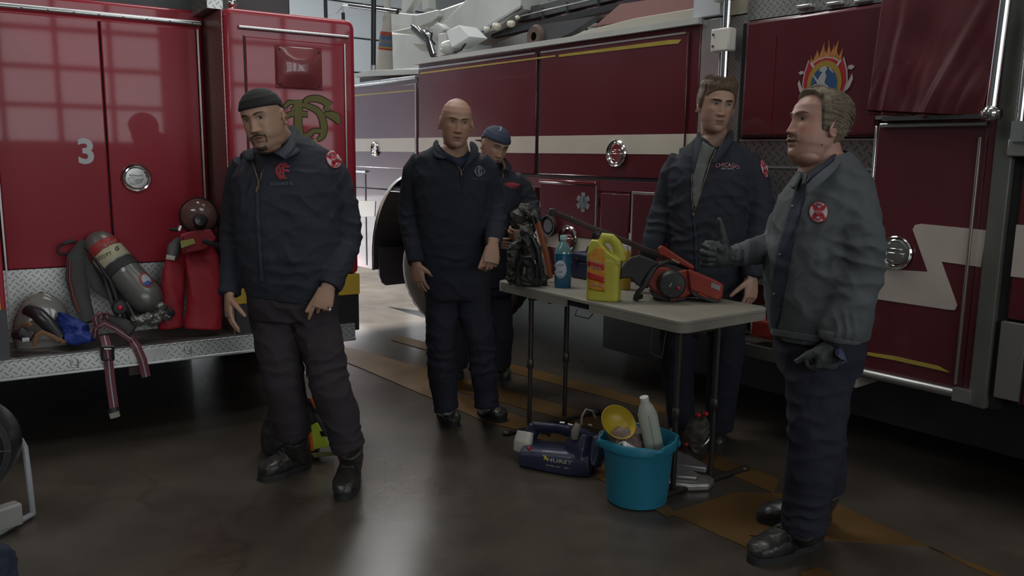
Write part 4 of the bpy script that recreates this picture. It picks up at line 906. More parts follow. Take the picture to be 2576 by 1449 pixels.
A, B = at(1562, 1122, 3.34), at(1596, 1140, 3.38); ax = (B-A); mb = MB(); mb.lathe([(.022, 0), (.026, .003), (.026, ax.length), (.012, ax.length), (.012, .0), (.022, 0)], A, ax, 24); mb.build('roll', mat('paper_white', (.55, .55, .53), .8), cu, smooth=True, world=True)
# ---------------------------------------------------------------- navy sprayer lying on the floor
fg = empty('sprayer', gz(1400, 1175, 0), 'dark navy electric sprayer lying on the floor left of the bucket', 'sprayer')
FN = mat('sprayer_navy', (.018, .022, .05), .36, coat=.2, var=.15); Yf = 3.85
def fp(x, y, d=0): return at(x, y, Yf+d)
core = MB()
core.tube([fp(1325, 1140, .03), fp(1380, 1150, -.02), (fp(1450, 1160, -.08)), fp(1490, 1160, -.1)], [(.055, .10), (.07, .10), (.075, .10), (.06, .09)], 20, side=(0, 0, 1), expo=3)
core.tube([fp(1322, 1120, .06), fp(1345, 1075, .06), fp(1360, 1074, .05)], [.04, .035, .02], 12)
core.tube([fp(1345, 1074, .05), fp(1400, 1078, 0), fp(1450, 1090, -.06)], [(.024, .04), (.022, .035), (.026, .045)], 12)
core.tube([fp(1455, 1170, -.1), fp(1462, 1120, -.09), fp(1470, 1085, -.09)], [(.075, .07), (.07, .07), (.045, .05)], 16, expo=3)
core.tube([fp(1490, 1168, -.12), fp(1506, 1120, -.11), fp(1502, 1094, -.10)], [.045, .045, .03], 12)
me = remesh(core, .005, 4); zs = [v.co.z for v in me.vertices]; dz = .004-min(zs)
for v in me.vertices:
    if v.co.z < .12: v.co.z = v.co.z if v.co.z > .004 else .004
shade(me, 180); fb = link('sprayer_body', me, FN, fg, world=True)
WP = mat('tank_cap_white', (.4, .39, .34), .45)
core = MB(); core.tube([fp(1312, 1138, .02), fp(1316, 1112, .03), fp(1322, 1086, .05)], [(.022, .05), (.026, .055), (.02, .05)], 12, expo=3); me = remesh(core, .004, 2); shade(me, 180); link('end_cap', me, WP, fg, world=True)
MB().ball(fp(1331, 1128, -.075), .011, 8).build('switch', mat('bulb_red', (.3, .01, .03), .3), fg, smooth=True, world=True)
mb = MB(); mb.tube([fp(1446, 1104, -.13), fp(1448, 1085, -.13), fp(1456, 1066, -.12)], [.016, .022, .018], 10); mb.build('valve', mat('valve_stone', (.2, .18, .15), .5), fg, smooth=True, world=True)
mb = MB(); mb.tube([fp(1463, 1068, -.1), fp(1464, 1048, -.1), fp(1474, 1030, -.08), fp(1490, 1034, -.08), fp(1498, 1052, -.08)], .006, 8); mb.build('hose', mat('hose_clear', (.18, .17, .15), .3), fg, smooth=True, world=True)
for a, b in (((1408, 1063), (1420, 1064)), ((1428, 1067), (1440, 1070)), ((1480, 1068), (1488, 1071))): mb = MB(); mb.tube([fp(*a, -.07), fp(*b, -.07)], .006, 6); mb.build('latch', STEEL, fg, world=True)
T = bvh(fb)
decal('word_text', [text_item('HURST', 1407, 1161, 9, RD(8), xs=1.7, bold=.03, skew=0), text_item('POWER UNIT', 1392, 1173, 4, RD(9), xs=1.1), text_item('MINI', 1425, 1178, 4, RD(9))], T, mat('text_pale', (.3, .29, .22), .5), fg, .0015, .0006, 4)
decal('arrow_mark', [poly_item([(1365, 1144), (1374, 1148), (1372, 1153), (1378, 1158), (1366, 1156), (1370, 1151)])], T, mat('text_yellow', (.35, .33, .02), .5), fg, .0015, .0006, 4)
# ---------------------------------------------------------------- silver tool, mask gear behind the bucket
st = empty('spreader_tool', gz(1745, 1215, 0), 'long silver rescue tool lying on the floor right of the bucket', 'tool')
SV = mat('tool_silver', (.34, .33, .32), .35, .7, var=.15); Yt = 3.62
def pr2(name, m, pts, z0, z1, parent, bevel=.004):
    P = [gz(x, y, z0) for x, y in pts]; mb = MB(); mb.rings([P, [p+V((0, 0, z1-z0)) for p in P]]); return mb.build(name, m, parent, bevel=bevel, seg=3, world=True)
pr2('tool_arm', SV, [(1680, 1222), (1690, 1208), (1760, 1208), (1785, 1212), (1797, 1222), (1785, 1236), (1740, 1238), (1680, 1232)], .0, .035, st, .010)
pr2('tool_arm', SV, [(1690, 1150), (1700, 1142), (1740, 1160), (1780, 1182), (1776, 1190), (1730, 1184), (1690, 1176)], .045, .07, st, .006)
pr2('tool_arm', SV, [(1692, 1172), (1730, 1182), (1760, 1200), (1752, 1208), (1700, 1204), (1690, 1194)], .036, .05, st, .005)
mb = MB(); c = gz(1742, 1222, .037); mb.bb(c.x-.026, c.x+.026, c.y-.012, c.y+.012, .03, .038); mb.build('grip_slot', BLACKG, st, bevel=.006, seg=3)
for dx in (-.011, .011): MB().ball((c.x+dx, c.y, .038), .004, 6).build('slot_bolt', STEEL, st)
mg = empty('breathing_mask', gz(1765, 1140, 0), 'dark breathing mask with red knobs on the floor behind the right table legs', 'mask'); Ym = 3.95
def mp(x, y, d=0): return at(x, y, Ym+d)
core = MB(); core.tube([mp(1745, 1150), mp(1750, 1100), mp(1765, 1060), mp(1775, 1050)], [(.05, .05), (.07, .06), (.05, .05), (.03, .03)], 16); core.tube([mp(1730, 1140), mp(1740, 1148), mp(1770, 1140)], [.03, .04, .03], 10)
me = remesh(core, .006, 3); displace(me, cloth(.008, .004, .3, 5, 1, 16)); shade(me, 180); link('mask_body', me, mat('mask_grey', (.04, .036, .03), .5), mg, world=True)
MB().ball(mp(1757, 1044, -.06), .014, 8).build('knob', mat('knob_red', (.4, .01, .02), .4), mg, smooth=True, world=True); MB().ball(mp(1776, 1041, -.05), .013, 8).build('knob', mat('knob_red', (.4, .01, .02), .4), mg, smooth=True, world=True)
MB().ball(mp(1727, 1118, -.06), .011, 8).build('knob', mat('bulb_red', (.3, .01, .03), .3), mg, smooth=True, world=True)
mb = MB(); mb.tube([mp(1790, 1070, -.03), mp(1788, 1096, -.05), mp(1778, 1112, -.06), mp(1766, 1124, -.06)], .008, 8); mb.build('chrome_rim', CHROME, mg, smooth=True, world=True)
# red saw on the running board, seen between the two men
rs_ = empty('power_saw', l_ (1905, 838, -.08), 'red power saw on the running board behind the grey jacketed man', 'saw'); rs_.matrix_basis = LT.mw @ Matrix.Translation(LT.p(1905, 845, -.06))
mb = MB(); mb.bb(-.02, .16, -.05, .06, .0, .10); mb.build('saw_body', OR, rs_, bevel=.02, seg=3)
mb = MB(); mb.bb(.12, .3, -.06, .03, .015, .06); mb.build('saw_base', SB, rs_, bevel=.01)
mb = MB(); mb.lathe([(0, -.005), (.06, -.005), (.065, 0), (.06, .005), (0, .005)], (-.06, -.03, .07), (0, 1, .3), 28); mb.build('blade', CHROME, rs_, smooth=True)
mb = MB(); mb.tube([(-.01, 0, .09), (.0, 0, .16), (.08, 0, .17), (.13, 0, .09)], .01, 8); mb.build('handle', SB, rs_, smooth=True)
# ---------------------------------------------------------------- fan at the left edge
fn = empty('blower_fan', gz(20, 1320, 0), 'black round blower fan in a pale grey tube frame at the left edge', 'fan')
FR = mat('frame_grey', (.36, .38, .39), .4, .2); fy = 3.02
def fw(x, y, Y=3.06): return at(x, y, Y)
a, b = gz(82, 1292, .02), gz(-60, 1372, .02)
mb = MB(); mb.tube([a+V((0, 0, .0)), fw(72, 1200, 3.14), fw(62, 1125, 3.16), fw(52, 1108, 3.15), fw(38, 1098, 3.12), fw(10, 1096, 3.05)], .0125, 12); mb.build('frame_tube', FR, fn, smooth=True, world=True)
mb = MB(); mb.tube([a, b], .0125, 12); mb.build('frame_tube', FR, fn, smooth=True, world=True)
c = fw(-92, 1126, 2.95); ax = V((.35, -.9, .1)); ax.normalize()
R_ = .17*1.0; rr = (fw(28, 1126, 2.95)-c).length
mb = MB(); mb.lathe([(rr*.86, .10), (rr*.97, .10), (rr, .08), (rr, -.08), (rr*.97, -.10), (rr*.86, -.10)], c, ax, 64); mb.lathe([(0, .02), (rr*.97, .02), (rr*.97, -.02), (0, -.02)], c, ax, 48); mb.build('shroud', BLACKG, fn, smooth=True, world=True)
mb = MB(); u_ = ax.orthogonal().normalized(); w_ = ax.cross(u_)
for k in range(1, 7): mb.lathe([(rr*k/7-.003, .10), (rr*k/7+.003, .10), (rr*k/7, .107)], c, ax, 48)
for k in range(8): d = u_*cos(k*pi/4)+w_*sin(k*pi/4); mb.tube([c+ax*.10, c+ax*.10+d*rr*.97], .003, 5)
mb.build('fan_grille', DARKG, fn, world=True)
mb = MB(); P0, P1 = gz(38, 1256, .115), gz(-70, 1290, .115); d = (P1-P0).normalized(); n_ = V((d.y, -d.x, 0)); 
n_ = n_ if n_.y < 0 else -n_
mb.rings([[P0+V((0, 0, z)), P0+n_*.06+V((0, 0, z)), P1+n_*.06+V((0, 0, z)), P1+V((0, 0, z))] for z in (-.09, 0)]); mb.build('motor_box', mat('motor_white', (.28, .28, .26), .5), fn, bevel=.008, world=True)
q = gz(30, 1288, .06); mb = MB(); mb.lathe([(0, -.01), (.022, -.01), (.026, 0), (.026, .02), (0, .02)], q, -n_ , 20); mb.build('switch_knob', BLACKG, fn, smooth=True, world=True)
# navy holdall in the near left corner
nb_ = empty('duffel_bag', gz(-20, 1470, 0), 'dark navy cloth bag cut off by the lower left corner', 'bag'); core = MB(); c = at(-55, 1480, 2.35)
core.tube([c+V((-.2, 0, -.02)), c+V((-.06, 0, 0)), c+V((.03, 0, -.01)), c+V((.06, 0, -.03))], [(.13, .16), (.15, .18), (.13, .15), (.06, .08)], 18, side=(0, 0, 1)); core.tube([c+V((-.15, 0, -.03)), V((c.x-.15, c.y, .02))], [.14, .14], 16); core.tube([c+V((-.02, 0, -.05)), V((c.x-.04, c.y, .02))], [.10, .12], 16)
me = remesh(core, .01, 4); displace(me, cloth(.01, .004, .3, 2)); shade(me, 180); link('bag_body', me, mat('bag_navy', (.015, .02, .04), .8), nb_, world=True)
mb = MB(); mb.tube([c+V((-.1, -.04, .1)), c+V((-.06, -.05, .16)), c+V((0, -.05, .16)), c+V((.03, -.04, .08))], .01, 8); mb.build('handle', BLACK, nb_, world=True, smooth=True)
# reflective gear bag on the floor behind the capped man
rb = empty('gear_bag', gz(795, 1140, 0), 'black gear bag with lime and orange bands on the floor behind the capped man', 'bag'); Yr = 3.95
def rp(x, y, d=0): return at(x, y, Yr+d)
core = MB(); core.tube([rp(730, 1136), rp(735, 1090), rp(735, 1020), rp(730, 960), rp(725, 930)], [(.14, .08), (.15, .09), (.12, .08), (.08, .05), (.05, .03)], 18, side=(1, 0, 0), expo=2.6)
core.tube([rp(770, 960, -.02), rp(795, 1020, -.02), rp(812, 1100, -.03)], [.03, .035, .03], 10)
me = remesh(core, .007, 3); displace(me, cloth(.01, .004, .3, 6)); shade(me, 180); rbb = link('bag_body', me, mat('bag_black', (.02, .02, .022), .7), rb, world=True)
mb = MB(); mb.tube([rp(768, 940, -.08), rp(782, 1000, -.09)], [(.018, .004)]*2, 4); mb.build('pale_strap', mat('strap_pale', (.25, .24, .2), .6), rb, world=True)
def rband(nm, pts, m): mb = MB(); mb.rings([[rp(x, y, -.11) for x, y in pts], [rp(x, y, -.07) for x, y in pts]]); mb.build(nm, m, rb, bevel=.003, world=True)
rband('lime_band', [(782, 1070), (798, 1062), (826, 1112), (830, 1122), (788, 1132)], mat('lime', (.32, .42, .03), .5)); rband('orange_band', [(776, 1092), (784, 1086), (792, 1128), (790, 1136), (782, 1134)], mat('orange_bright', (.55, .09, .02), .5))
rband('orange_band', [(778, 1002), (784, 1000), (796, 1024), (790, 1026)], mat('orange_bright', (.55, .09, .02), .5)); rband('base_board', [(782, 1140), (836, 1134), (842, 1146), (790, 1152)], mat('board_green', (.15, .14, .05), .6))
rband('strap_buckle', [(802, 1084), (818, 1082), (820, 1098), (806, 1102)], BLACKG)
# ---------------------------------------------------------------- gear lying on the squad truck's rear step (deck z = .505)
SZ = .507
def dq(px, py, v): P = SQ.mw @ SQ.p(px, py, v); return P        # point on a plane v into the truck
# air cylinder with backplate and harness
ap = empty('air_pack', gz(330, 842, SZ), 'grey air cylinder in a black harness leaning on the rear step, straps hanging down', 'air pack')
A, B = dq(262, 628, .26), dq(362, 742, .10); d = (B-A).normalized(); Lc = (B-A).length; R_ = m_(41, 4.25)
CYL = mat('cylinder_grey', (.15, .155, .14), .32, .35, var=.1, vscale=12)
mb = MB(); mb.lathe([(0.002, -.10), (R_*.35, -.098), (R_*.7, -.08), (R_*.93, -.045), (R_, 0), (R_, Lc), (R_*.97, Lc+.03), (R_*.8, Lc+.065), (R_*.5, Lc+.09), (R_*.26, Lc+.10), (R_*.26, Lc+.13)], A, d, 40); cyl = mb.build('cylinder', CYL, ap, smooth=True, world=True)
def cband(nm, t0, t1, m, k=1.012): mb = MB(); mb.lathe([(R_, t0), (R_*k, t0+.001), (R_*k, t1-.001), (R_, t1)], A, d, 40); return mb.build(nm, m, ap, smooth=True, world=True)
cband('red_label', -.022, .028, mat('label_redw', (.3, .03, .03), .5), 1.01); cband('cream_label', .030, .105, mat('label_cream', (.40, .38, .25), .5), 1.01)
cband('cylinder_strap', .112, .165, mat('strap_web', (.03, .03, .032), .7), 1.05)
T = bvh(cyl)
decal('label_text', [text_item('G | LU', 276, 612, 11, RD(-24), bold=.02)], T, mat('text_rose', (.45, .3, .28), .5), ap, .0030, .0005, 4)
decal('label_text', [text_item('SCOTT', 262, 645, 9, RD(-24)), text_item('G', 294, 626, 11, RD(-24), bold=.04)], T, mat('text_dk', (.07, .07, .05), .5), ap, .0030, .0005, 4)
decal('round_badge', [disc_item(367, 705, 15, 21, RD(-38))], T, mat('badge_rose', (.3, .05, .05), .5), ap, .0012, .0005, 5)
decal('round_badge_centre', [disc_item(368, 704, 10.5, 15, RD(-38))], T, mat('badge_pale', (.35, .38, .42), .5), ap, .002, .0005, 5)
decal('round_badge_base', [poly_item([(360, 712), (372, 706), (382, 712), (376, 719), (366, 720)])], T, mat('badge_royal', (.03, .06, .25), .5), ap, .0028, .0005, 5)
decal('white_tag', [poly_item([(303, 674), (313, 672), (317, 682), (308, 686)])], T, mat('tag_white', (.5, .5, .52), .5), ap, .0015, .0005, 5)
# valve
V0 = A+d*(Lc+.12); mb = MB(); mb.tube([V0, V0+d*.04], .022, 12); vt = mb.build('valve', STEEL, ap, smooth=True, world=True)
V1 = V0+d*.05; k_ = dq(428, 785, .02); mb = MB(); mb.lathe([(.0, -.02), (.024, -.018), (.03, -.006), (.026, 0), (.03, .006), (.026, .012), (.0, .02)], k_, V((.8, .2, .5)), 18); mb.build('valve_knob', BLACK, vt, smooth=True, world=True)
core = MB()
for x, y, v, r in ((405, 775, .02, .028), (418, 792, .02, .03), (398, 800, .0, .026), (372, 800, -.0, .026), (350, 805, .0, .022), (385, 810, .0, .024), (340, 812, .02, .018)): core.ball(dq(x, y, v), r, 7)
for a, b in (((410, 770), (400, 800)), ((400, 800), (345, 812)), ((345, 812), (335, 800))): core.tube([dq(*a, .02), dq(*b, .0)], .018, 8)
me = remesh(core, .0045, 1); displace(me, cloth(.008, .006, .2, 4, 1, 30)); shade(me, 180); link('regulator', me, mat('regulator_steel', (.17, .17, .155), .35, .6, var=.3, vscale=40), ap, world=True)
WEB = mat('strap_web', (.03, .03, .032), .7); WEBG = mat('strap_grey', (.045, .045, .043), .8, var=.2)
def dt(nm, m, pts, r, parent=ap, n=8, side=None): mb = MB(); mb.tube([dq(*p) for p in pts], r, n, side=side); return mb.build(nm, m, parent, smooth=True, world=True)
U_ = SQ.u
dt('shoulder_strap', WEBG, [(222, 612, .30), (195, 650, .26), (192, 700, .22), (205, 760, .18), (225, 810, .12)], [(.045, .014), (.05, .014), (.05, .014), (.045, .014), (.03, .012)], side=U_, n=12)
dt('shoulder_strap', WEBG, [(225, 625, .28), (228, 680, .24), (250, 725, .2), (285, 750, .14)], [(.04, .014), (.036, .014), (.032, .013), (.03, .012)], side=U_, n=12)
dt('red_piping', mat('piping_red', (.22, .03, .03), .6), [(176, 655, .24), (175, 700, .2), (184, 745, .16), (200, 785, .12)], .004)
dt('carry_loop', WEB, [(190, 608, .32), (165, 612, .32), (147, 620, .32), (145, 634, .32), (155, 642, .32), (175, 636, .32), (190, 622, .32)], .007)
dt('carry_loop_grip', WEBG, [(160, 613, .315), (185, 605, .315)], .010)
dt('backplate', BLACKG, [(210, 615, .3), (245, 650, .26), (290, 715, .2), (330, 780, .12), (352, 805, .08)], [(.035, .02), (.045, .025), (.05, .025), (.055, .025), (.04, .02)], side=U_, n=12)
dt('pressure_hose', BLACK, [(218, 622, .24), (250, 665, .18), (280, 710, .12), (296, 760, .08), (315, 800, .04)], .011)
dt('pressure_hose', BLACK, [(262, 690, .18), (275, 740, .1), (285, 775, .06), (300, 810, .02), (330, 822, .0)], .010)
dt('pressure_hose', mat('hose_sheen', (.05, .05, .055), .25), [(318, 760, .06), (332, 785, .02), (340, 805, .0)], .006)
q = dq(300, 772, .02); mb = MB(); mb.lathe([(0, -.03), (.03, -.028), (.036, -.015), (.036, .02), (0, .02)], q, -SQ.w*-1, 20); gg = mb.build('gauge', BLACKG, ap, smooth=True, world=True); MB().ball(q-SQ.w*.032, .013, 8).build('red_button', mat('knob_red2', (.5, .02, .03), .4), gg, smooth=True, world=True)
dt('waist_pad', WEBG, [(262, 800, .06), (300, 812, .02), (330, 830, .0), (320, 842, -.01)], [(.02, .03), (.03, .035), (.03, .03), (.02, .02)], n=10)
# striped waist straps over the edge
SM = mat('strap_maroon', (.13, .035, .045), .75); SG = mat('strap_line', (.30, .32, .33), .7)
def strap(pts, w, n=2):
    P = [dq(*p) for p in pts]
    for nm, m, ww, off in (('waist_strap', SM, w, 0), ('strap_stripe', SG, w*.14, -.0025)):
        mb = MB(); rs = []
        for i, p in enumerate(P):
            t = (P[min(i+1, len(P)-1)]-P[max(i-1, 0)]).normalized(); a = (U_-t*U_.dot(t)).normalized(); nn = t.cross(a); nn = nn if nn.dot(SQ.w) < 0 else -nn
            c = p+nn*(-off); rs.append([c+a*ww, c+a*ww+nn*.002, c-a*ww+nn*.002, c-a*ww])
        mb.rings(rs); mb.build(nm, m, ap, world=True)
strap([(262, 845, .0), (268, 870, -.045), (272, 900, -.05), (278, 960, -.05), (288, 1032, -.05)], .0215)
strap([(330, 852, .0), (345, 875, -.045), (358, 905, -.05), (368, 948, -.05)], .0215)
strap([(246, 828, .02), (240, 800, .0), (252, 786, .0), (268, 792, .02), (275, 810, .03)], .016)
strap([(238, 850, .04), (240, 828, .0), (262, 812, -.01), (290, 826, .0), (332, 854, -.02)], .016)
dt('strap_buckle', BLACKG, [(256, 872, -.07), (284, 872, -.07), (285, 905, -.07), (258, 905, -.07), (256, 872, -.07)], .008)
dt('strap_tip', mat('tip_pale', (.25, .24, .2), .5), [(286, 1034, -.05), (290, 1050, -.05)], [(.024, .008)]*2, side=U_, n=10); dt('tip_band', BLACKG, [(284, 1026, -.05), (287, 1036, -.05)], [(.026, .010)]*2, side=U_, n=10)
dt('buckle_tongue', STEEL, [(262, 878, -.08), (280, 878, -.08)], .004)
# blue folded cloth
bc_ = empty('cloth', gz(205, 862, SZ), 'royal blue folded cloth on the rear step left of the air pack', 'cloth')
core = MB(); core.tube([dq(152, 800, .2), dq(175, 825, .14), dq(215, 838, .08)], [(.04, .03), (.06, .04), (.05, .035)], 14, side=(0, 0, 1), expo=3); core.tube([dq(170, 850, .08), dq(200, 846, .06), dq(235, 850, .04)], [(.02, .05), (.035, .05), (.02, .05)], 12, side=(0, 0, 1), expo=3); core.tube([dq(155, 790, .2), dq(175, 860, .08)], [.02, .02], 10)
me = remesh(core, .005, 2); displace(me, cloth(.010, .004, .6, 8, 1, 12)); shade(me, 180); link('blue_rag', me, mat('rag_blue', (.012, .03, .19), .6, var=.1), bc_, world=True)
# face mask with tan straps at the left end
fm = empty('face_mask', gz(100, 868, SZ), 'clear breathing face mask with tan straps at the left end of the step', 'mask')
q = dq(108, 800, .25); mb = MB(); mb.rings([[q+U_*(x*.14*w)+V((0, 0, z))+SQ.w*(-.05*w*yy) for x, yy in [(cos(a), sin(a)) for a in [2*pi*i/24 for i in range(24)]]] for z, w in ((-.16, .9), (-.08, 1), (0, .9), (.08, .62), (.12, .3), (.13, .02))]); mb.build('visor', mat('visor_clear', (.28, .27, .24), .2, trans=.3, coat=.5), fm, smooth=True, world=True)
def ft(nm, m, pts, r, n=10, side=None): return dt(nm, m, pts, r, fm, n, side)
ft('hood', BLACKG, [(68, 778, .2), (95, 790, .12), (125, 820, .08), (155, 852, .04)], [(.03, .02), (.035, .035), (.035, .035), (.02, .02)])
ft('hood', BLACK, [(38, 842, .12), (60, 840, .06), (82, 848, .05)], [.02, .034, .028])
TAN = mat('strap_tan', (.17, .09, .04), .8)
for P in ([(52, 825, .1), (70, 812, .05), (80, 820, .04)], [(86, 870, .04), (92, 845, .03), (105, 835, .03), (135, 848, .02), (150, 858, .02)], [(150, 850, .03), (158, 862, .02), (165, 858, .02)]): ft('tan_strap', TAN, P, [(.011, .005)]*len(P), side=(0, 0, 1))
ft('filter', mat('filter_pale', (.3, .33, .34), .5), [(56, 856, .0), (74, 854, .0)], [(.012, .009)]*2); ft('head_loop', mat('loop_rust', (.15, .05, .04), .7), [(78, 770, .3), (85, 745, .3), (105, 735, .3), (118, 742, .3), (108, 758, .3), (88, 768, .3)], .004, 6)
# two red shrouded packs with a mask on top
rk = empty('red_pack', gz(440, 830, SZ), 'left of two red fabric packs standing on the rear step', 'pack', 'red packs on the step'); rk2 = empty('red_pack', gz(510, 830, SZ), 'right and wider red fabric pack on the step, partly behind the capped man', 'pack', 'red packs on the step')
RP = mat('pack_red', (.30, .012, .022), .6, var=.08, vscale=8, bump=.1, bscale=200)
for r_, st in ((rk, [(430, 826, .12, .058), (428, 790, .13, .06), (436, 720, .15, .062), (442, 670, .17, .055), (446, 640, .2, .045)]), (rk2, [(510, 826, .08, .095), (514, 780, .09, .092), (514, 700, .12, .09), (508, 650, .15, .09), (500, 620, .2, .07)])):
    core = MB(); core.tube([dq(x, y, v) for x, y, v, w in st], [(w, w*.62) for *_, w in st], 24, side=U_, expo=2.5); me = remesh(core, .006, 4); displace(me, cloth(.007, .002, .15, 11, .5, 7)); shade(me, 180); link('pack_body', me, RP, r_, world=True)
dt('valve_cover', mat('cover_grey', (.1, .1, .1), .6), [(432, 650, .14), (438, 622, .16), (450, 604, .2)], [(.028, .03), (.034, .034), (.02, .02)], rk, 14)
dt('white_tape', mat('tape_white', (.5, .48, .4), .5), [(418, 646, .1), (440, 650, .09)], [(.012, .003)]*2, rk, 4, side=(0, 0, 1))
mb = MB(); P = [(452, 590), (478, 582), (530, 575), (545, 600), (520, 628), (460, 640)]; mb.rings([[dq(x, y, .02) for x, y in P], [dq(x, y, .12) for x, y in P]]); mb.build('flap', mat('flap_red', (.26, .02, .03), .5), rk2, bevel=.01, seg=3, world=True)
mb = MB(); P = [(454, 606), (487, 600), (492, 612), (456, 624)]; mb.rings([[dq(x, y, .008) for x, y in P], [dq(x, y, .02) for x, y in P]]); mb.build('lime_tape', mat('lime_tape', (.33, .33, .08), .5), rk2, world=True)
dt('clip_strap', BLACKG, [(510, 606, -.0), (530, 612, .0), (550, 618, .02)], [(.012, .005)]*3, rk2, 8, side=(0, 0, 1))
for x, y in ((461, 600), (465, 629)): MB().ball(dq(x, y, .012), .006, 6).build('rivet', BLACK, rk2, world=True)
# round face mask on the packs
fm2 = empty('face_mask', dq(500, 560, .1), 'round smoked face mask resting on top of the red packs', 'mask')
q = dq(500, 543, .1); ax = (-SQ.w+V((0, 0, .15))+U_*-.15).normalized(); r1 = m_(46, 4.35)
mb = MB(); mb.lathe([(r1, -.06), (r1*1.02, -.0), (r1*.96, .02), (r1*.98, -.02)], q, ax, 40); mb.build('mask_seal', BLACK, fm2, smooth=True, world=True)
mb = MB(); mb.lathe([(r1*.98, 0), (r1*.9, .03), (r1*.65, .062), (r1*.3, .08), (.001, .085)], q, ax, 40); mb.build('visor', mat('visor_smoke', (.12, .07, .06), .18, coat=.6), fm2, smooth=True, world=True)
mb = MB(); mb.lathe([(0, .115), (.028, .112), (.036, .10), (.036, .07), (.045, .06)], q+V((0, 0, -.03)), ax, 24); mb.build('exhale_valve', BLACKG, fm2, smooth=True, world=True)
dt('hose_coupling', STEEL, [(450, 580, .1), (455, 568, .1)], .014, fm2); dt('hose_coupling', BLACK, [(428, 576, .12), (448, 578, .1)], .010, fm2)
dt('head_strap', BLACK, [(546, 540, .12), (555, 580, .12), (552, 630, .14)], [(.012, .02)]*3, fm2)
# ---------------------------------------------------------------- people: heads
def lut(tab):
    zs = [a for a, _ in tab]; vs = [b for _, b in tab]
    return lambda z: float(np.interp(z, zs, vs))
_w = lut([(-.122, .0), (-.118, .018), (-.108, .034), (-.09, .047), (-.06, .0605), (-.03, .069), (0, .0745), (.03, .0765), (.06, .0735), (.085, .064), (.105, .047), (.116, .030), (.122, .012), (.124, 0)])
_b = lut([(-.122, .0), (-.118, -.02), (-.108, -.01), (-.09, .01), (-.06, .05), (-.03, .078), (0, .094), (.03, .100), (.06, .096), (.085, .080), (.105, .056), (.116, .034), (.122, .014), (.124, 0)])
_f = lut([(-.122, .045), (-.118, .066), (-.108, .079), (-.09, .0835), (-.06, .0865), (-.03, .0865), (0, .087), (.03, .0905), (.06, .086), (.085, .070), (.105, .047), (.116, .028), (.122, .012), (.124, 0)])
def G(x, z, cx, cz, sx, sz): return math.exp(-((x-cx)/sx)**2-((z-cz)/sz)**2)
def feat(x, z, p):
    ax = abs(x); d = 0
    if -.05 < z < .04:
        t = min(max((.026-z)/.058, 0), 1); h = .004+.021*t**1.3; h *= 1 if z > -.034 else math.exp(-((z+.034)/.0055)**2); h *= 1 if z < .022 else math.exp(-((z-.022)/.01)**2)
        d += p.get('nose', 1)*h*math.exp(-(ax/(.0075+.0055*t))**2)
    d += .010*G(ax, z, .0135, -.034, .0065, .0065)
    d += p.get('brow', 1)*.0055*G(ax, z, .027, .031, .019, .0075)+.003*G(ax, z, 0, .03, .012, .012)
    d -= .0105*G(ax, z, .031, .012, .0145, .0105); d += .0042*G(ax, z, .031, .0125, .011, .0062)
    d += .0045*G(ax, z, .047, -.014, .016, .014)
    d += .0055*G(ax, z, 0, -.0575, .019, .0042)+.0065*G(ax, z, 0, -.0705, .015, .0048)-.0055*G(ax, z, 0, -.0640, .020, .0024)
    d -= .0035*G(ax, z, 0, -.082, .018, .005); d += .0065*G(ax, z, 0, -.100, .017, .013)
    cx = .017+(-.036-z)*.45; d -= .0022*math.exp(-((ax-cx)/.0032)**2)*(1 if -.072 < z < -.036 else 0)*p.get('fold', 1)
    d += p.get('cheek', 0)*.008*G(ax, z, .045, -.045, .022, .026)
    return d
def head_surface(p, off=None, nz=120, nph=128, features=True):
    """rings of the head in head space; off(phi, z) pushes the surface outwards"""
    jaw = p.get('jaw', 0); rs = []
    for i in range(nz+1):
        t = i/nz; z = .001-.1225*cos(pi*t)
        w, b, f = _w(z), _b(z), _f(z)
        if z < 0: w += jaw*.010*max(0, 1-abs(z+.065)/.065)+jaw*.012*max(0, 1-abs(z+.10)/.03); b += 0
        ring = []
        for k in range(nph):
            a = 2*pi*k/nph; x = w*cos(a); s = sin(a); y = (b if s > 0 else f)*s
            e = 2.25
            if s < 0: x = w*math.copysign(abs(cos(a))**(2/e), cos(a)); y = -f*abs(s)**(2/e)
            zz = z
            if features and s < -.15: y -= feat(x, z, p)*min(1, (-s-.15)/.25)
            if off:
                o = off(a, z); n = V((x/(w*w+1e-5), y/((b if s > 0 else f)**2+1e-5), (z-.0)/.0150)); n.normalize(); x += n.x*o; y += n.y*o; zz += n.z*o
            ring.append(V((x, y, zz)))
        rs.append(ring)
    return rs
def ear_parts(mb, T):
    for s in (-1, 1):
        c = V((s*.0775, .012, -.004)); tilt = Matrix.Rotation(s*RD(22), 3, 'Z') @ Matrix.Rotation(RD(-10), 3, 'X')
        mb.ball(T @ (c), 1, 4, mw=None) if False else None
        ring = [T @ (c+tilt @ V((s*.004*(1+.6*cos(a)), .017*cos(a)+(.003 if sin(a) > 0 else -.002), .030*sin(a)))) for a in [2*pi*k/24 for k in range(25)]]
        mb.tube(ring[:22], [.0048]*20+[.005, .006], 8)
        mb.tube([T @ (c+tilt @ V((s*-.004, .0, z))) for z in (-.03, -.018, 0, .016, .026)], [(.006, .005), (.009, .006), (.013, .005), (.013, .005), (.008, .004)], 10, side=T.to_3x3() @ V((0, 1, 0)))
        mb.ball(T @ (c+tilt @ V((s*.001, -.006, -.026))), .0075, 6); mb.ball(T @ (c+tilt @ V((s*.0, -.012, -.002))), .005, 6)
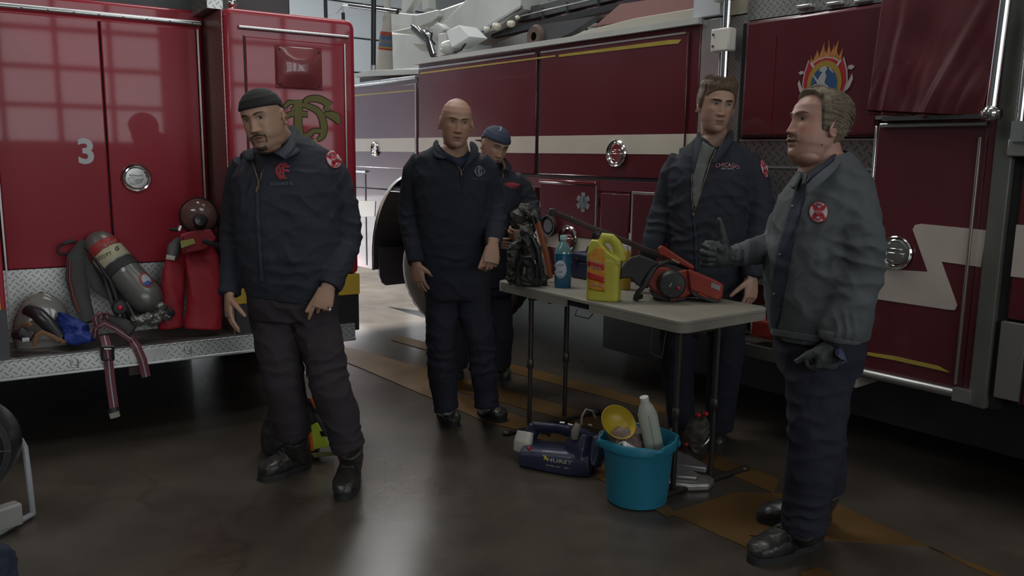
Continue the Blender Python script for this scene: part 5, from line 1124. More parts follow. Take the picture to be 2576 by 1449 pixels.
def hand(mb, Wr, d, t, p, s=1, curls=None, spread=(6, 1, -4, -9), thumb=None, r=1, thumb_curl=18):
    d = V(d).normalized(); t = V(t); t = (t-d*t.dot(d)).normalized(); p = V(p); p = (p-d*p.dot(d)-t*p.dot(t)).normalized()
    Wr = V(Wr); curls = curls or [(12, 18, 10)]*4
    mb.tube([Wr-d*.03*s, Wr, Wr+d*.03*s, Wr+d*.065*s, Wr+d*.094*s], [(.027*s*r, .020*s*r), (.027*s*r, .019*s*r), (.035*s*r, .0175*s*r), (.041*s*r, .0155*s*r), (.039*s*r, .011*s*r)], 18, side=t, expo=2.5)
    tips = []
    for i, (L_, o) in enumerate(zip((.072, .080, .074, .058), (.0305, .0105, -.0098, -.0285))):
        q = Wr+d*(.088-.006*abs(i-1.2))*s+t*o*s; a = RD(spread[i]); dd = d*cos(a)+t*sin(a); pts = [q-dd*.02*s, q]; ang = 0
        for k, fr in enumerate((.46, .30, .24)):
            ang += RD(curls[i][k]); v = dd*cos(ang)+p*sin(ang); q = q+v*L_*fr*s; pts.append(q)
        rr_ = [.0100, .0094, .0086, .0078, .0062] if i < 3 else [.009, .0083, .0075, .0068, .0054]
        mb.tube(pts, [x*s*r for x in rr_], 10); mb.ball(pts[-1], rr_[-1]*s*r*1.02, 6); tips.append(q)
    q = Wr+d*.018*s+t*.020*s; v = V(thumb).normalized() if thumb is not None else (t*.72+d*.62+p*.32).normalized(); pts = [q]
    for k, L_ in enumerate((.046, .034, .027)):
        q = q+v*L_*s; pts.append(q); v = (v+d*.22*(thumb is None)+p*math.sin(RD(thumb_curl))*.6).normalized() if thumb is None else v
    mb.tube(pts, [x*s*r for x in (.0165, .0125, .0105, .0078)], 10); mb.ball(pts[-1], .0079*s*r, 6)
    mb.ball(Wr+d*.035*s+t*.022*s+p*.006*s, (.016*s*r), 8)
    return tips
def paint(me, fn):
    a = me.color_attributes.new('Col', 'FLOAT_COLOR', 'POINT'); out = np.empty((len(me.vertices), 4), dtype=np.float32)
    for i, v in enumerate(me.vertices): c = fn(v.co); out[i] = (*c, 1)
    a.data.foreach_set('color', out.ravel())
def mix(a, b, t): t = min(max(t, 0), 1); return tuple(x*(1-t)+y*t for x, y in zip(a, b))
def sm(x, a, b): t = min(max((x-a)/(b-a), 0), 1); return t*t*(3-2*t)
SKINM = {}
def face_patch(name, T, tree, box, res, inside, off, col, m, parent):
    """thin piece lying on the face: grid in head (x, z), dropped onto the skin along the face direction"""
    x0, x1, z0, z1 = box; nx, nz = res; Ti = T.inverted(); R3 = T.to_3x3(); vs, cs, idx, fs = [], [], {}, []
    for j in range(nz+1):
        for i in range(nx+1):
            x = x0+(x1-x0)*i/nx; z = z0+(z1-z0)*j/nz; k = inside(x, z)
            o = T @ V((x, -.25, z)); h = tree.ray_cast(o, (R3 @ V((0, 1, 0))).normalized())
            if h[0] is None or k < -.25: continue
            n = h[1]; v = h[0]+n*(off(x, z) if k > 0 else -.0015); idx[i, j] = len(vs); vs.append(v); cs.append(col(x, z))
    for j in range(nz):
        for i in range(nx):
            q = [(i, j), (i+1, j), (i+1, j+1), (i, j+1)]
            if all(c in idx for c in q): fs.append(tuple(idx[c] for c in q))
    me = bpy.data.meshes.new(name); me.from_pydata(vs, [], fs); me.update()
    a = me.color_attributes.new('Col', 'FLOAT_COLOR', 'POINT'); a.data.foreach_set('color', np.array([(*c, 1) for c in cs], dtype=np.float32).ravel())
    shade(me, 180); return link(name, me, m, parent, world=True)
EYEM = mat('eye_surface', (1, 1, 1), .12, attr='Col', coat=.5); HAIRA = mat('hair_tone', (1, 1, 1), .55, attr='Col', spec=.3)
def eyes(T, tree, parent, look=(0, 0), open_=1.0, iris=(.05, .035, .02), skin=(.2, .12, .09), tilt=0):
    for s in (-1, 1):
        cx, cz = s*.031, .0125
        def hgt(x, s=s, cx=cx): 
            u = (x-cx)/.0148; return (1-min(1, u*u))**.6
        def ins(x, z, cx=cx, cz=cz): 
            h = hgt(x, s, cx); return min(.0054*open_*h*1.0-(z-cz), (z-cz)+.0042*open_*h)*200
        def col(x, z, cx=cx, cz=cz):
            r = math.hypot(x-cx-look[0], (z-cz-look[1])); c = (.36, .33, .30)
            if r < .0060: c = iris
            if r < .0024: c = (.004, .004, .004)
            if (x-cx-look[0]-.0015)**2+(z-cz-look[1]-.002)**2 < .0000008: c = (.7, .7, .7)
            h = hgt(x, s, cx); top = .0054*open_*h-(z-cz)
            if top < .0013: c = mix(c, (.02, .014, .01), .9)
            if (z-cz)+.0042*open_*h < .0006: c = mix(c, (.12, .05, .04), .7)
            return c
        face_patch('eye', T, tree, (cx-.017, cx+.017, cz-.008, cz+.008), (56, 30), ins, lambda x, z: .0006, col, EYEM, parent)
def brows(T, tree, parent, col, zc=.0315, th=.0042, L_=.023, arch=.004, dens=1):
    for s in (-1, 1):
        def ins(x, z, s=s):
            u = (s*x-.031)/L_; 
            if abs(u) > 1: return -1
            c = zc+arch*(1-(u-.2)**2)-arch*.5; return (th*(1-.5*max(u, 0))*(1-abs(u)**4)-abs(z-c))*300+.3*noise.noise(V((x*900, z*300, 3)))
        face_patch('eyebrow', T, tree, (min(s*.006, s*.057), max(s*.006, s*.057), zc-.010, zc+.012), (60, 26), ins, lambda x, z: .0016+.0009*noise.noise(V((x*1500, z*500, 1))), lambda x, z: mix(col, tuple(c*.5 for c in col), .5+noise.noise(V((x*1800, z*600, 2)))), HAIRA, parent)
def shell(name, p, T, off, m, parent, colf=None, nz=150, nph=180):
    rs = head_surface(p, off, nz, nph, features=False); mb = MB(); mb.rings(rs); me = mb.mesh(name)
    if colf: paint(me, colf)
    me.transform(T); shade(me, 180); return link(name, me, m, parent, world=True)
# ---------------------------------------------------------------- garments
def torso_mb(mb, st, Y, k=1, expo=2.5):
    pts, rad = [], []
    for xl, xr, y, dep, dy in st:
        pts.append(at((xl+xr)/2, y, Y+dy)); rad.append((m_((xr-xl)/2, Y+dy)*k, dep*k))
    mb.tube(pts, rad, 36, side=(1, 0, 0), expo=expo)
def traps(mb, torso, arm, Y):
    xl, xr, y, dep, dy = torso[-1]; a = arm[0]; s = 1 if a[0] > (xl+xr)/2 else -1
    mb.tube([at((xl+xr)/2+s*10, y+26, Y+dy), at(a[0]-s*4, a[1]+2, Y+a[2])], [(m_(26, Y), m_(26, Y)), (m_(a[3]*.9, Y), m_(a[3]*.9, Y))], 16)
def limb(mb, st, Y, k=1, n=20, expo=2):
    """st: (px, py, dY, half-width px[, depth ratio])"""
    mb.tube([at(x, y, Y+dy) for x, y, dy, *_ in st], [(m_(q[3], Y+q[2])*k, m_(q[3], Y+q[2])*k*(q[4] if len(q) > 4 else 1)) for q in st], n, side=(1, .15, 0), expo=expo)
def garment(name, build, voxel, m, parent, smooth=5, wr=None, hole=None):
    mb = MB(); build(mb); me = remesh(mb, voxel, smooth)
    if wr: displace(me, wr)
    if hole:                                      # neck opening: (px, py, depth, radius, drop in front, rise behind, facing x, y)
        px, py, Y, R, zf, zb, fx, fy = hole; c = at(px, py, Y); fd = V((fx, fy, 0)).normalized(); bm = bmesh.new(); bm.from_mesh(me); kill = []
        for v in bm.verts:
            r = v.co-c; h = V((r.x, r.y, 0)); t = min(max(h.dot(fd)/R*.5+.5, 0), 1)
            if h.length < R and r.z > zb*(1-t)+zf*t: kill.append(v)
        bmesh.ops.delete(bm, geom=kill, context='VERTS')
        nb_ = {}
        for e in bm.edges:
            if e.is_boundary: a, b = e.verts; nb_.setdefault(a, []).append(b); nb_.setdefault(b, []).append(a)
        for _ in range(14):
            new = {v: v.co*.4+sum((n.co for n in ns), V())*(.6/len(ns)) for v, ns in nb_.items()}
            for v, c_ in new.items(): v.co = c_
        bm.to_mesh(me); bm.free()
    shade(me, 180); return link(name, me, m, parent, world=True)
def creases(Y, spots, base):
    """gathers across a limb: spots = (px, py, dY, ux, uy, wavelength, reach, amp) in picture directions"""
    S = []
    for x, y, dy, ux, uy, wl, reach, amp in spots:
        c = at(x, y, Y+dy); d = (at(x+ux*10, y+uy*10, Y+dy)-c).normalized(); S.append((c, d, wl, reach, amp))
    def f(co, n):
        v = base(co, n)
        for c, d, wl, reach, amp in S:
            q = co-c; r = q.length
            if r < reach:
                ph = q.dot(d)/wl*2*pi+1.6*noise.noise(co*14)*2; w = (1-r/reach)**1.2; v += amp*w*(1-abs(sin(ph/2))*2)
        return v
    return f
LEATH = mat('boot_leather', (.022, .021, .019), .42, coat=.1, var=.3, vscale=20, bump=.2, bscale=60); SOLE = mat('boot_sole', (.015, .015, .015), .75)
LACE = mat('boot_lace', (.03, .03, .028), .8)
def boot(parent, heel, toe, shaft, sr=.052, hgt=1.0, w=1.0, leather=None):
    H, T_ = V(heel), V(toe); H.z = T_.z = 0; d = (T_-H); L_ = d.length; d.normalize(); sd_ = V((-d.y, d.x, 0)); S = V(shaft)
    core = MB(); rs = []
    for t, hw, h in ((-.01, .012, .05), (.02, .028, .075), (.10, .037, .095), (.28, .039, .105), (.45, .040, .098), (.6, .046, .078), (.75, .050, .062), (.87, .046, .054), (.95, .034, .044), (1.0, .012, .028)):
        c = H+d*L_*t+V((0, 0, .018+h*hgt/2)); rs.append(sring(c, sd_, Z_, hw*w, h*hgt/2, 28, 2.6))
    core.rings(rs); core.tube([H+d*L_*.22+V((0, 0, .05)), (H+d*L_*.2)*.5+V((S.x, S.y, 0))*.5+V((0, 0, S.z*.5+.02)), S], [(.045, .055), (sr*.95, sr), (sr, sr*1.05)], 20, side=sd_)
    me = remesh(core, .005, 3); displace(me, cloth(.003, .0012, .2, 4, 2.2, 16)); shade(me, 180); o = link('boot', me, leather or LEATH, parent, world=True)
    mb = MB(); out = []
    for k in range(40):
        a = 2*pi*k/40; t = .5+.515*cos(a); hw = .052 if t > .55 else .043; hw -= .006*math.exp(-((t-.42)/.12)**2); out.append(H+d*L_*t+sd_*hw*w*math.copysign(abs(sin(a))**.75, sin(a)))
    mb.rings([[q+V((0, 0, z)) for q in out] for z in (0, .006, .024, .03)]); mb.build('boot_sole', SOLE, o, smooth=True, world=True)
    for k in range(5):
        t = .60-k*.06; c = H+d*L_*t+V((0, 0, .018+(.080+.009*k)*hgt+.004)); mb = MB(); mb.tube([c-sd_*.026+V((0, 0, -.012)), c+V((0, 0, .004)), c+sd_*.026+V((0, 0, -.012))], .0032, 6); mb.build('boot_lace', LACE, o, smooth=True, world=True)
    return o
def placeT(px, py, Y, yaw, pitch, roll, s=1): return Matrix.Translation(at(px, py, Y)) @ Matrix.Rotation(RD(yaw), 4, 'Z') @ Matrix.Rotation(RD(pitch), 4, 'X') @ Matrix.Rotation(RD(roll), 4, 'Y') @ Matrix.Scale(s, 4)
def body(person, Y, T, hp, neck, torso, arms, legs, hands, skin, colfn, voxel=.0032):
    """one continuous skin mesh: head, ears, neck, trunk, arms, hands, legs"""
    mb = MB(); mb.rings([[T @ q for q in r] for r in head_surface(hp)]); ear_parts(mb, T)
    nb = at(neck[0], neck[1], Y+neck[2]); top = T @ V((0, .022, -.045)); nr = neck[3]
    mb.tube([top, top*.5+nb*.5, nb, nb-V((0, 0, .09))], [(nr*.98, nr*1.05), (nr, nr), (nr*1.12, nr*1.05), (nr*1.6, nr*1.2)], 24, side=(1, 0, 0))
    if hp.get('jowl'): mb.ball(T @ V((0, -.024, -.104)), (.052*hp['jowl'], .052, .030), 12, mw=T.to_3x3().normalized())
    torso_mb(mb, torso, Y, .76)
    for a in arms: limb(mb, a[1:], Y, .58)
    for l in legs: limb(mb, l, Y, .72)
    for h in hands: hand(mb, **h)
    me = remesh(mb, voxel, 2, .45); Ti = T.inverted()
    def cf(co):
        q = Ti @ co; c = skin; nn = noise.noise(co*55)*.06+noise.noise(co*12)*.06; c = tuple(v*(1+nn) for v in c)
        if q.length < .2: c = colfn(q, c)
        return c
    paint(me, cf); shade(me, 180)
    return me
def skin_mat(): return mat('skin', (1, 1, 1), .46, attr='Col', sss=.12, spec=.4, bump=.05, bscale=260)
def common_face(q, c, lip=(.24, .085, .075), stub=None, stubc=(.07, .055, .045), red=.25):
    x, y, z = q; ax = abs(x)
    if y < -.03:
        c = mix(c, (c[0]*1.12, c[1]*.78, c[2]*.72), red*(G(ax, z, .044, -.02, .02, .018)+1.0*G(ax, z, 0, -.03, .012, .012)))
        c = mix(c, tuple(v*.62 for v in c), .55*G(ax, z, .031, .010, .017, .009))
        lw = .0235*(1-.2*abs(z+.064)/.01)
        if ax < lw+.003:
            up = .0068*(1-(ax/.024)**2)+.0006*cos(ax*260); t = min(sm(-.0640+up-z, -.001, .0012), sm(z-(-.0640-.0088*(1-(ax/.022)**2)), -.001, .0012)) if ax < .024 else 0; c = mix(c, lip, t*.85)
            c = mix(c, (.03, .015, .012), .8*math.exp(-((z+.0640)/.0012)**2)*(1 if ax < .021 else 0))
    if stub:
        w = sm(-.038-z, 0, .02)*sm(.075-abs(y+.045), 0, .03)
        if -.05 < z < -.02: w = max(w, G(ax, z, 0, -.048, .022, .008))
        w *= 1-G(ax, z, 0, -.064, .024, .008); c = mix(c, stubc, stub*w*(.8+.4*noise.noise(q*900)))
    return c
def person(name, label, cat='person'): return None
NV = mat('jacket_navy', (.024, .027, .036), .8, var=.1, vscale=5, bump=.25, bscale=420, spec=.3)
NV2 = mat('sweater_navy', (.019, .022, .030), .9, var=.1, vscale=5, bump=.4, bscale=300, spec=.2)
TRN = mat('trouser_black', (.030, .025, .028), .85, var=.12, vscale=5, bump=.2, bscale=420, spec=.25)
TRN2 = mat('trouser_navy', (.018, .019, .028), .85, var=.12, vscale=5, bump=.2, bscale=420, spec=.25)
GREYJ = mat('jacket_grey', (.068, .077, .08), .75, var=.07, vscale=5, bump=.2, bscale=420, spec=.3)
KNIT = mat('knit_grey', (.075, .082, .085), .9, bump=.5, bscale=200)
TEEG = mat('tee_grey', (.12, .13, .12), .9, var=.06); TEEB = mat('tee_black', (.012, .012, .014), .9); TEEN = mat('tee_navy', (.014, .020, .042), .9)
GLV = mat('glove_black', (.03, .032, .032), .6, var=.3, vscale=30, bump=.2, bscale=120); ZIP = mat('zip_brass', (.16, .12, .07), .4, .6); CAPB = mat('cap_black', (.012, .012, .011), .85, bump=.2, bscale=300)
PRED = mat('patch_red', (.33, .02, .03), .7); PWHT = mat('patch_white', (.42, .36, .36), .7); PPINK = mat('patch_rose', (.26, .09, .10), .7); PGREY = mat('patch_grey', (.14, .14, .17), .7)
COLN = mat('collar_navy', (.03, .035, .047), .8, bump=.25, bscale=420, spec=.3)
def cross_patch(cx, cy, rx, ry, rot, T, parent):
    """round-armed fire service cross: white arms, red ground, words round a red centre"""
    c, s = cos(rot), sin(rot)
    def tr(x, y): return (cx+x*rx*c-y*ry*s, cy+x*rx*s+y*ry*c)
    decal('patch', [disc_item(cx, cy, rx, ry, rot, 36)], T, PRED, parent, .003, .001, 5)
    arms = []
    for a in (0, 90, 180, 270):
        r1, r2 = .42, .93; P = [(r1, -18), (r1, 18), (.62, 22), (.8, 34), (r2, 36), (r2, 18), (r2, 0), (r2, -18), (r2, -36), (.8, -34), (.62, -22)]
        arms.append(poly_item([tr(r*cos(RD(a+t)), r*sin(RD(a+t))) for r, t in P]))
    decal('patch_cross', arms, T, PWHT, parent, .0045, .0006, 5)
    decal('patch_centre', [disc_item(cx, cy, rx*.44, ry*.40, rot, 28)], T, PRED, parent, .0055, .0006, 5)
    decal('patch_text', [text_item('CHICAGO', cx, cy, ry*.17, rot, .02, xs=rx/ry*.95)], T, PWHT, parent, .0065, .0004, 4)
    decal('patch_text', [text_item('FIRE', *tr(0, -.70), ry*.24, rot, .03, xs=rx/ry), text_item('DEPT', *tr(0, .70), ry*.24, rot, .03, xs=rx/ry)], T, PRED, parent, .0055, .0004, 4)
def zipper(pts, w, T, parent, m=ZIP): decal('zip', ribbon_items([(pts, w, False)]), T, m, parent, .0025, .0015, 8)
SK = skin_mat()
# ================================================================ man in black skull cap, squad jacket
Y1 = 3.62; T1 = placeT(665, 301, 3.47, -13, 10, -11, 1.04); hp = dict(jaw=1.15, cheek=.8, nose=.95, jowl=1.0, brow=.8)
torso = [(622, 842, 745, .15, .0), (612, 858, 700, .175, .0), (606, 868, 640, .19, -.01), (600, 868, 570, .19, -.01), (592, 862, 500, .175, -.01), (588, 856, 440, .15, -.01), (606, 830, 400, .125, 0), (640, 776, 362, .09, .0), (664, 745, 345, .065, 0)]
armR = [(625, 415, .03, 40), (606, 450, .04, 38), (590, 540, .07, 34), (588, 600, .06, 33), (582, 680, .0, 29), (577, 742, -.06, 27)]
armL = [(800, 400, .04, 44), (838, 450, .06, 46), (866, 540, .05, 42), (872, 600, .02, 40), (850, 665, -.08, 36), (826, 722, -.14, 34)]
legR = [(690, 720, 0, 62, .8), (694, 800, -.01, 60, .85), (705, 900, -.04, 54), (716, 960, -.05, 50), (728, 1040, -.02, 46), (735, 1088, .02, 45)]
legL = [(785, 720, 0, 62, .8), (788, 800, -.02, 60, .85), (812, 880, -.07, 52), (828, 960, -.09, 50), (856, 1040, -.10, 46), (872, 1110, -.10, 42), (880, 1128, -.10, 40)]
hands = [dict(Wr=at(577, 742, Y1-.07), d=(.02, -.22, -1), t=(.55, -.85, 0), p=(.8, .5, 0), s=1.03, curls=[(14, 16, 10), (16, 20, 12), (20, 24, 14), (24, 26, 16)], spread=(8, 2, -4, -10)),
         dict(Wr=at(826, 720, Y1-.15), d=(-.30, -.20, -1), t=(-1, -.15, .25), p=(-.1, 1, .1), s=1.08, curls=[(16, 10, 6), (48, 62, 30), (66, 72, 36), (70, 76, 40)], spread=(4, 1, -3, -7), thumb=(-.62, -.1, -.9))]
def cf1(q, c):
    c = common_face(q, c, lip=(.17, .075, .065), stub=.25, red=.15)
    return c
me = body(None, Y1, T1, hp, (698, 352, .0, .066), torso, [armR, armL], [legR, legL], hands, (.36, .22, .148), cf1)
p1 = link('person', me, SK); tag(p1, 'man in black skull cap and navy squad jacket standing by the rear step', 'person')
tr = bvh(p1)
base = cloth(.0055, .002, .3, 1, 1.5, 6.5)
jk = garment('jacket', lambda mb: (torso_mb(mb, torso, Y1), limb(mb, armR, Y1), limb(mb, armL, Y1), traps(mb, torso, armR, Y1), traps(mb, torso, armL, Y1)), .0065, NV, p1, 6,
    creases(Y1, [(600, 590, .0, -.3, 1, .05, .13, .008), (870, 575, -.0, -.5, 1, .055, .16, .010), (640, 480, -.1, .7, .7, .07, .16, .006), (800, 520, -.1, -.6, .8, .075, .2, .008), (730, 680, -.15, 0, 1, .06, .16, .006), (690, 600, -.15, .3, 1, .09, .2, .005), (850, 690, -.1, .2, 1, .045, .1, .006), (578, 700, 0, 0, 1, .045, .09, .006)], base), hole=(694, 362, Y1, .075, -.075, .03, -.35, -1))
garment('trousers', lambda mb: (torso_mb(mb, [(628, 850, 705, .14, 0), (626, 852, 760, .15, 0), (632, 846, 800, .13, 0)], Y1), limb(mb, legR, Y1, 1.04), limb(mb, legL, Y1, 1.04)), .0065, TRN, p1, 5,
    creases(Y1, [(715, 925, -.05, 0, 1, .06, .14, .008), (825, 925, -.1, .3, 1, .055, .16, .010), (735, 1075, 0, 0, 1, .035, .09, .010), (872, 1095, -.1, 0, 1, .04, .10, .010), (735, 780, -.1, -.6, 1, .07, .2, .007)], cloth(.007, .002, .5, 2, 1.2, 6)))
T = [bvh(jk), tr]
CB = shell('skull_cap', hp, T1, lambda a, z: -.008+.014*sm(z-(.036+.016*(-sin(a)*.5+.5)-.052*max(0, sin(a))), -.002, .003), CAPB, p1, nz=260)
eyes(T1, tr, p1, look=(.001, .0), iris=(.03, .02, .014), open_=1.15); brows(T1, tr, p1, (.06, .045, .032), zc=.031, th=.0034, L_=.022)
def goat(x, z):
    a = abs(x); m1 = (.0046-.5*abs(a-.0)*.06-abs(z+.0500+(a*a)*9))*260 if a < .030 else -1
    m2 = (.0026-abs(a-.0315+(z+.062)*-.12))*260 if -.085 < z < -.052 else -1
    m3 = min(.022-a, .0085-abs(z+.106-a*a*8))*160
    return max(m1, m2, m3)+.25*noise.noise(V((x*900, z*300, 2)))
face_patch('beard', T1, tr, (-.042, .042, -.120, -.040), (90, 80), goat, lambda x, z: .0012+.0006*noise.noise(V((x*1400, z*500, 1))), lambda x, z: mix((.085, .062, .045), (.045, .034, .026), .5+noise.noise(V((x*1500, z*500, 6)))), HAIRA, p1)
# collar wings, black shirt, zip, badges
decal('shirt', [poly_item([(640, 398), (652, 386), (676, 382), (694, 380), (676, 404), (662, 430), (651, 450)])], T, TEEB, p1, .003, .001, 8)
zipper([(632, 402), (641, 425), (649, 450), (651, 478)], 3.2, T, p1); zipper([(690, 384), (674, 404), (660, 432), (652, 462)], 3.0, T, p1)
decal('zip_pull', ribbon_items([([(649, 470), (645, 486)], 4, False)]), T, ZIP, p1, .006, .003, 5)
decal('placket', ribbon_items([([(648, 478), (650, 560), (655, 640), (660, 712)], 9, False)]), T, COLN, p1, .003, .002, 10)
def wing(nm, outer, inner, d0, m=COLN, par=p1, off=.0):
    """standing collar leaf: strip between two picture paths with given depths, real thickness"""
    mb = MB(); vs = []
    for (a, b) in zip(outer, inner): vs.append([at(*a), at(*b)])
    fs = []; P = [q for r in vs for q in r]
    for i in range(len(vs)-1): fs.append((2*i, 2*i+1, 2*i+3, 2*i+2))
    mb.add(P, fs); o = mb.build(nm, m, par, world=True, smooth=True, subsurf=2)
    md = o.modifiers.new('solid', 'SOLIDIFY'); md.thickness = .008; md.offset = 0; return o
wing('collar', [(744, 310, 3.66), (752, 345, 3.58), (738, 385, 3.46), (708, 400, 3.41), (734, 404, 3.42)], [(722, 322, 3.64), (730, 352, 3.54), (708, 376, 3.45), (686, 382, 3.42), (690, 384, 3.42)], 0)
wing('collar', [(722, 318, 3.66), (732, 350, 3.55), (714, 374, 3.47), (690, 380, 3.44)], [(742, 318, 3.68), (770, 360, 3.62), (748, 392, 3.45), (704, 402, 3.42)], 0)
wing('collar', [(640, 372, 3.55), (636, 384, 3.49), (640, 394, 3.46)], [(612, 384, 3.53), (610, 400, 3.49), (628, 406, 3.46)], 0)
ms = lambda L_, k=1: [([(709+x*.30, 432+y*.30) for x, y in pts], [w*.30*k for w in ws], cl) for pts, ws, cl in L_]
CM = [([(46, -34), (40, -56), (14, -66), (-20, -58), (-42, -30), (-44, 5), (-26, 34), (4, 44), (30, 32)], [10, 14, 15, 15, 16, 16, 15, 13, 8], False), ([(0, -38), (22, -44), (50, -40), (66, -48)], [14, 14, 14, 10], False), ([(10, -40), (12, 0), (8, 30)], [15, 14, 12], False), ([(14, -6), (40, -8), (64, -2)], [12, 13, 9], False), ([(-16, -36), (-14, 0), (-16, 34)], [14, 13, 12], False), ([(-34, 46), (-10, 58), (20, 52), (44, 58)], [8, 12, 12, 7], False)]
decal('badge_outline', ribbon_items(ms(CM, 1.5)), T, PPINK, p1, .003, .0006, 4); decal('badge', ribbon_items(ms(CM, .8)), T, PRED, p1, .0042, .0006, 4)
decal('squad_text', [text_item('SQUAD-3', 708, 463, 8.5, RD(-1), .0, xs=1.25)], T, mat('text_dim', (.13, .14, .15), .7), p1, .003, .0005, 4)
cross_patch(839, 402, 18.5, 24, RD(-28), T, p1)
h1, k1 = gz(778, 1172, 0), gz(654, 1210, 0); boot(p1, h1, k1, at(742, 1098, Y1+.02), .058, 1.1, 1.12)
h2, k2 = gz(892, 1180, 0), gz(862, 1262, 0); boot(p1, h2, k2, at(880, 1125, Y1-.12), .058, 1.1, 1.12)
mb = MB(); rq = at(830, 776, Y1-.19); mb.lathe([(.0105, -.003), (.0118, 0), (.0105, .003), (.0098, 0)], rq, (-.3, .2, -1), 16); mb.build('ring', CHROME, p1, smooth=True, world=True)
# ================================================================ bald man in quarter zip sweater
Y2 = 4.33; T2 = placeT(1147, 311, 4.28, 13, 6, 4, 1.02); hp = dict(jaw=.65, nose=1.0, brow=1.2, fold=1.3)
torso = [(1064, 1228, 700, .12, 0), (1060, 1226, 655, .135, 0), (1056, 1226, 600, .14, 0), (1050, 1228, 540, .145, 0), (1042, 1228, 480, .145, 0), (1038, 1226, 440, .135, 0), (1052, 1210, 405, .11, 0), (1094, 1186, 378, .075, 0), (1112, 1172, 366, .055, 0)]
armR = [(1066, 410, .02, 34), (1046, 432, .03, 34), (1034, 500, .05, 31), (1036, 560, .03, 32), (1042, 610, -.02, 26), (1047, 664, -.08, 21)]
armL = [(1200, 410, .02, 34), (1222, 432, .03, 32), (1238, 500, .05, 29), (1246, 545, .0, 30), (1243, 585, -.10, 25), (1239, 622, -.20, 21)]
legR = [(1112, 690, 0, 46, .9), (1112, 780, 0, 42), (1110, 860, -.03, 38), (1111, 920, -.03, 36), (1118, 990, .0, 32), (1124, 1030, .0, 31)]
legL = [(1182, 690, 0, 46, .9), (1192, 780, 0, 44), (1208, 850, -.03, 38), (1214, 920, -.03, 34), (1222, 980, .0, 30), (1225, 1022, .0, 31)]
hands = [dict(Wr=at(1048, 664, Y2-.08), d=(.14, -.12, -1), t=(.85, -.5, 0), p=(.4, .9, 0), s=1.0, curls=[(16, 22, 12), (18, 26, 14), (22, 28, 16), (26, 30, 16)]),
         dict(Wr=at(1240, 615, Y2-.21), d=(-.08, -.42, -1), t=(-.9, -.4, 0), p=(-.2, 1, -.2), s=1.06, curls=[(30, 40, 20), (36, 46, 24), (40, 48, 24), (44, 50, 26)], spread=(3, 0, -2, -4), thumb=(-.45, -.3, -1))]
me = body(None, Y2, T2, hp, (1146, 372, .02, .060), torso, [armR, armL], [legR, legL], hands, (.34, .20, .135), lambda q, c: common_face(q, c, lip=(.17, .075, .06), stub=.12, red=.4))
p2 = link('person', me, SK); tag(p2, 'bald man in navy quarter zip sweater standing between the two fire trucks', 'person'); tr = bvh(p2)
jk = garment('sweater', lambda mb: (torso_mb(mb, torso, Y2), limb(mb, armR, Y2), limb(mb, armL, Y2), traps(mb, torso, armR, Y2), traps(mb, torso, armL, Y2)), .0065, NV2, p2, 6,
    creases(Y2, [(1036, 560, 0, 0, 1, .05, .14, .007), (1246, 545, 0, 0, 1, .05, .14, .008), (1070, 470, -.1, .8, .6, .07, .14, .005), (1200, 480, -.1, -.8, .6, .07, .14, .005), (1140, 640, -.1, 0, 1, .06, .15, .005)], cloth(.005, .0015, .3, 12, 1.3, 6)), hole=(1146, 376, Y2, .095, -.075, .015, .1, -1))
garment('trousers', lambda mb: (torso_mb(mb, [(1066, 1232, 650, .115, 0), (1066, 1234, 700, .125, 0), (1072, 1232, 750, .11, 0)], Y2), limb(mb, legR, Y2, 1.03), limb(mb, legL, Y2, 1.03)), .0065, TRN2, p2, 5,
    creases(Y2, [(1110, 895, -.05, 0, 1, .06, .15, .010), (1214, 905, -.05, 0, 1, .06, .14, .010), (1122, 1015, 0, 0, 1, .04, .09, .008), (1224, 1000, 0, 0, 1, .04, .09, .008)], cloth(.006, .002, .4, 5, 1.2, 6)))
T = [bvh(jk), tr]; eyes(T2, tr, p2, look=(.001, .0), iris=(.06, .06, .055), open_=.85); brows(T2, tr, p2, (.10, .065, .042), th=.003, zc=.030)
decal('shirt', [poly_item([(1104, 372), (1112, 388), (1130, 396), (1150, 398), (1166, 392), (1178, 378), (1180, 390), (1172, 408), (1158, 424), (1148, 414), (1120, 402)])], T, TEEN, p2, .003, .001, 8)
wing('collar', [(1094, 352, 4.36), (1092, 372, 4.27), (1106, 392, 4.2), (1134, 400, 4.17), (1158, 424, 4.165)], [(1106, 358, 4.36), (1100, 372, 4.26), (1114, 386, 4.19), (1140, 396, 4.165), (1160, 420, 4.165)], 0, NV2, p2)
wing('collar', [(1094, 350, 4.38), (1086, 372, 4.29), (1090, 398, 4.2), (1118, 400, 4.17)], [(1106, 356, 4.37), (1100, 374, 4.28), (1110, 392, 4.19), (1128, 398, 4.165)], 0, NV2, p2)
wing('collar', [(1178, 356, 4.36), (1186, 376, 4.27), (1178, 396, 4.2), (1164, 424, 4.165)], [(1192, 356, 4.37), (1208, 378, 4.28), (1198, 396, 4.2), (1168, 428, 4.165)], 0, NV2, p2)
zipper([(1096, 394), (1118, 398), (1136, 404), (1150, 416), (1160, 430)], 2.6, T, p2); zipper([(1188, 400), (1176, 412), (1163, 430)], 2.6, T, p2)
decal('zip_pull', ribbon_items([([(1160, 428), (1161, 444)], 3.5, False)]), T, ZIP, p2, .006, .003, 5); decal('placket', ribbon_items([([(1160, 430), (1163, 470)], 5, False)]), T, NV2, p2, .003, .002, 8)
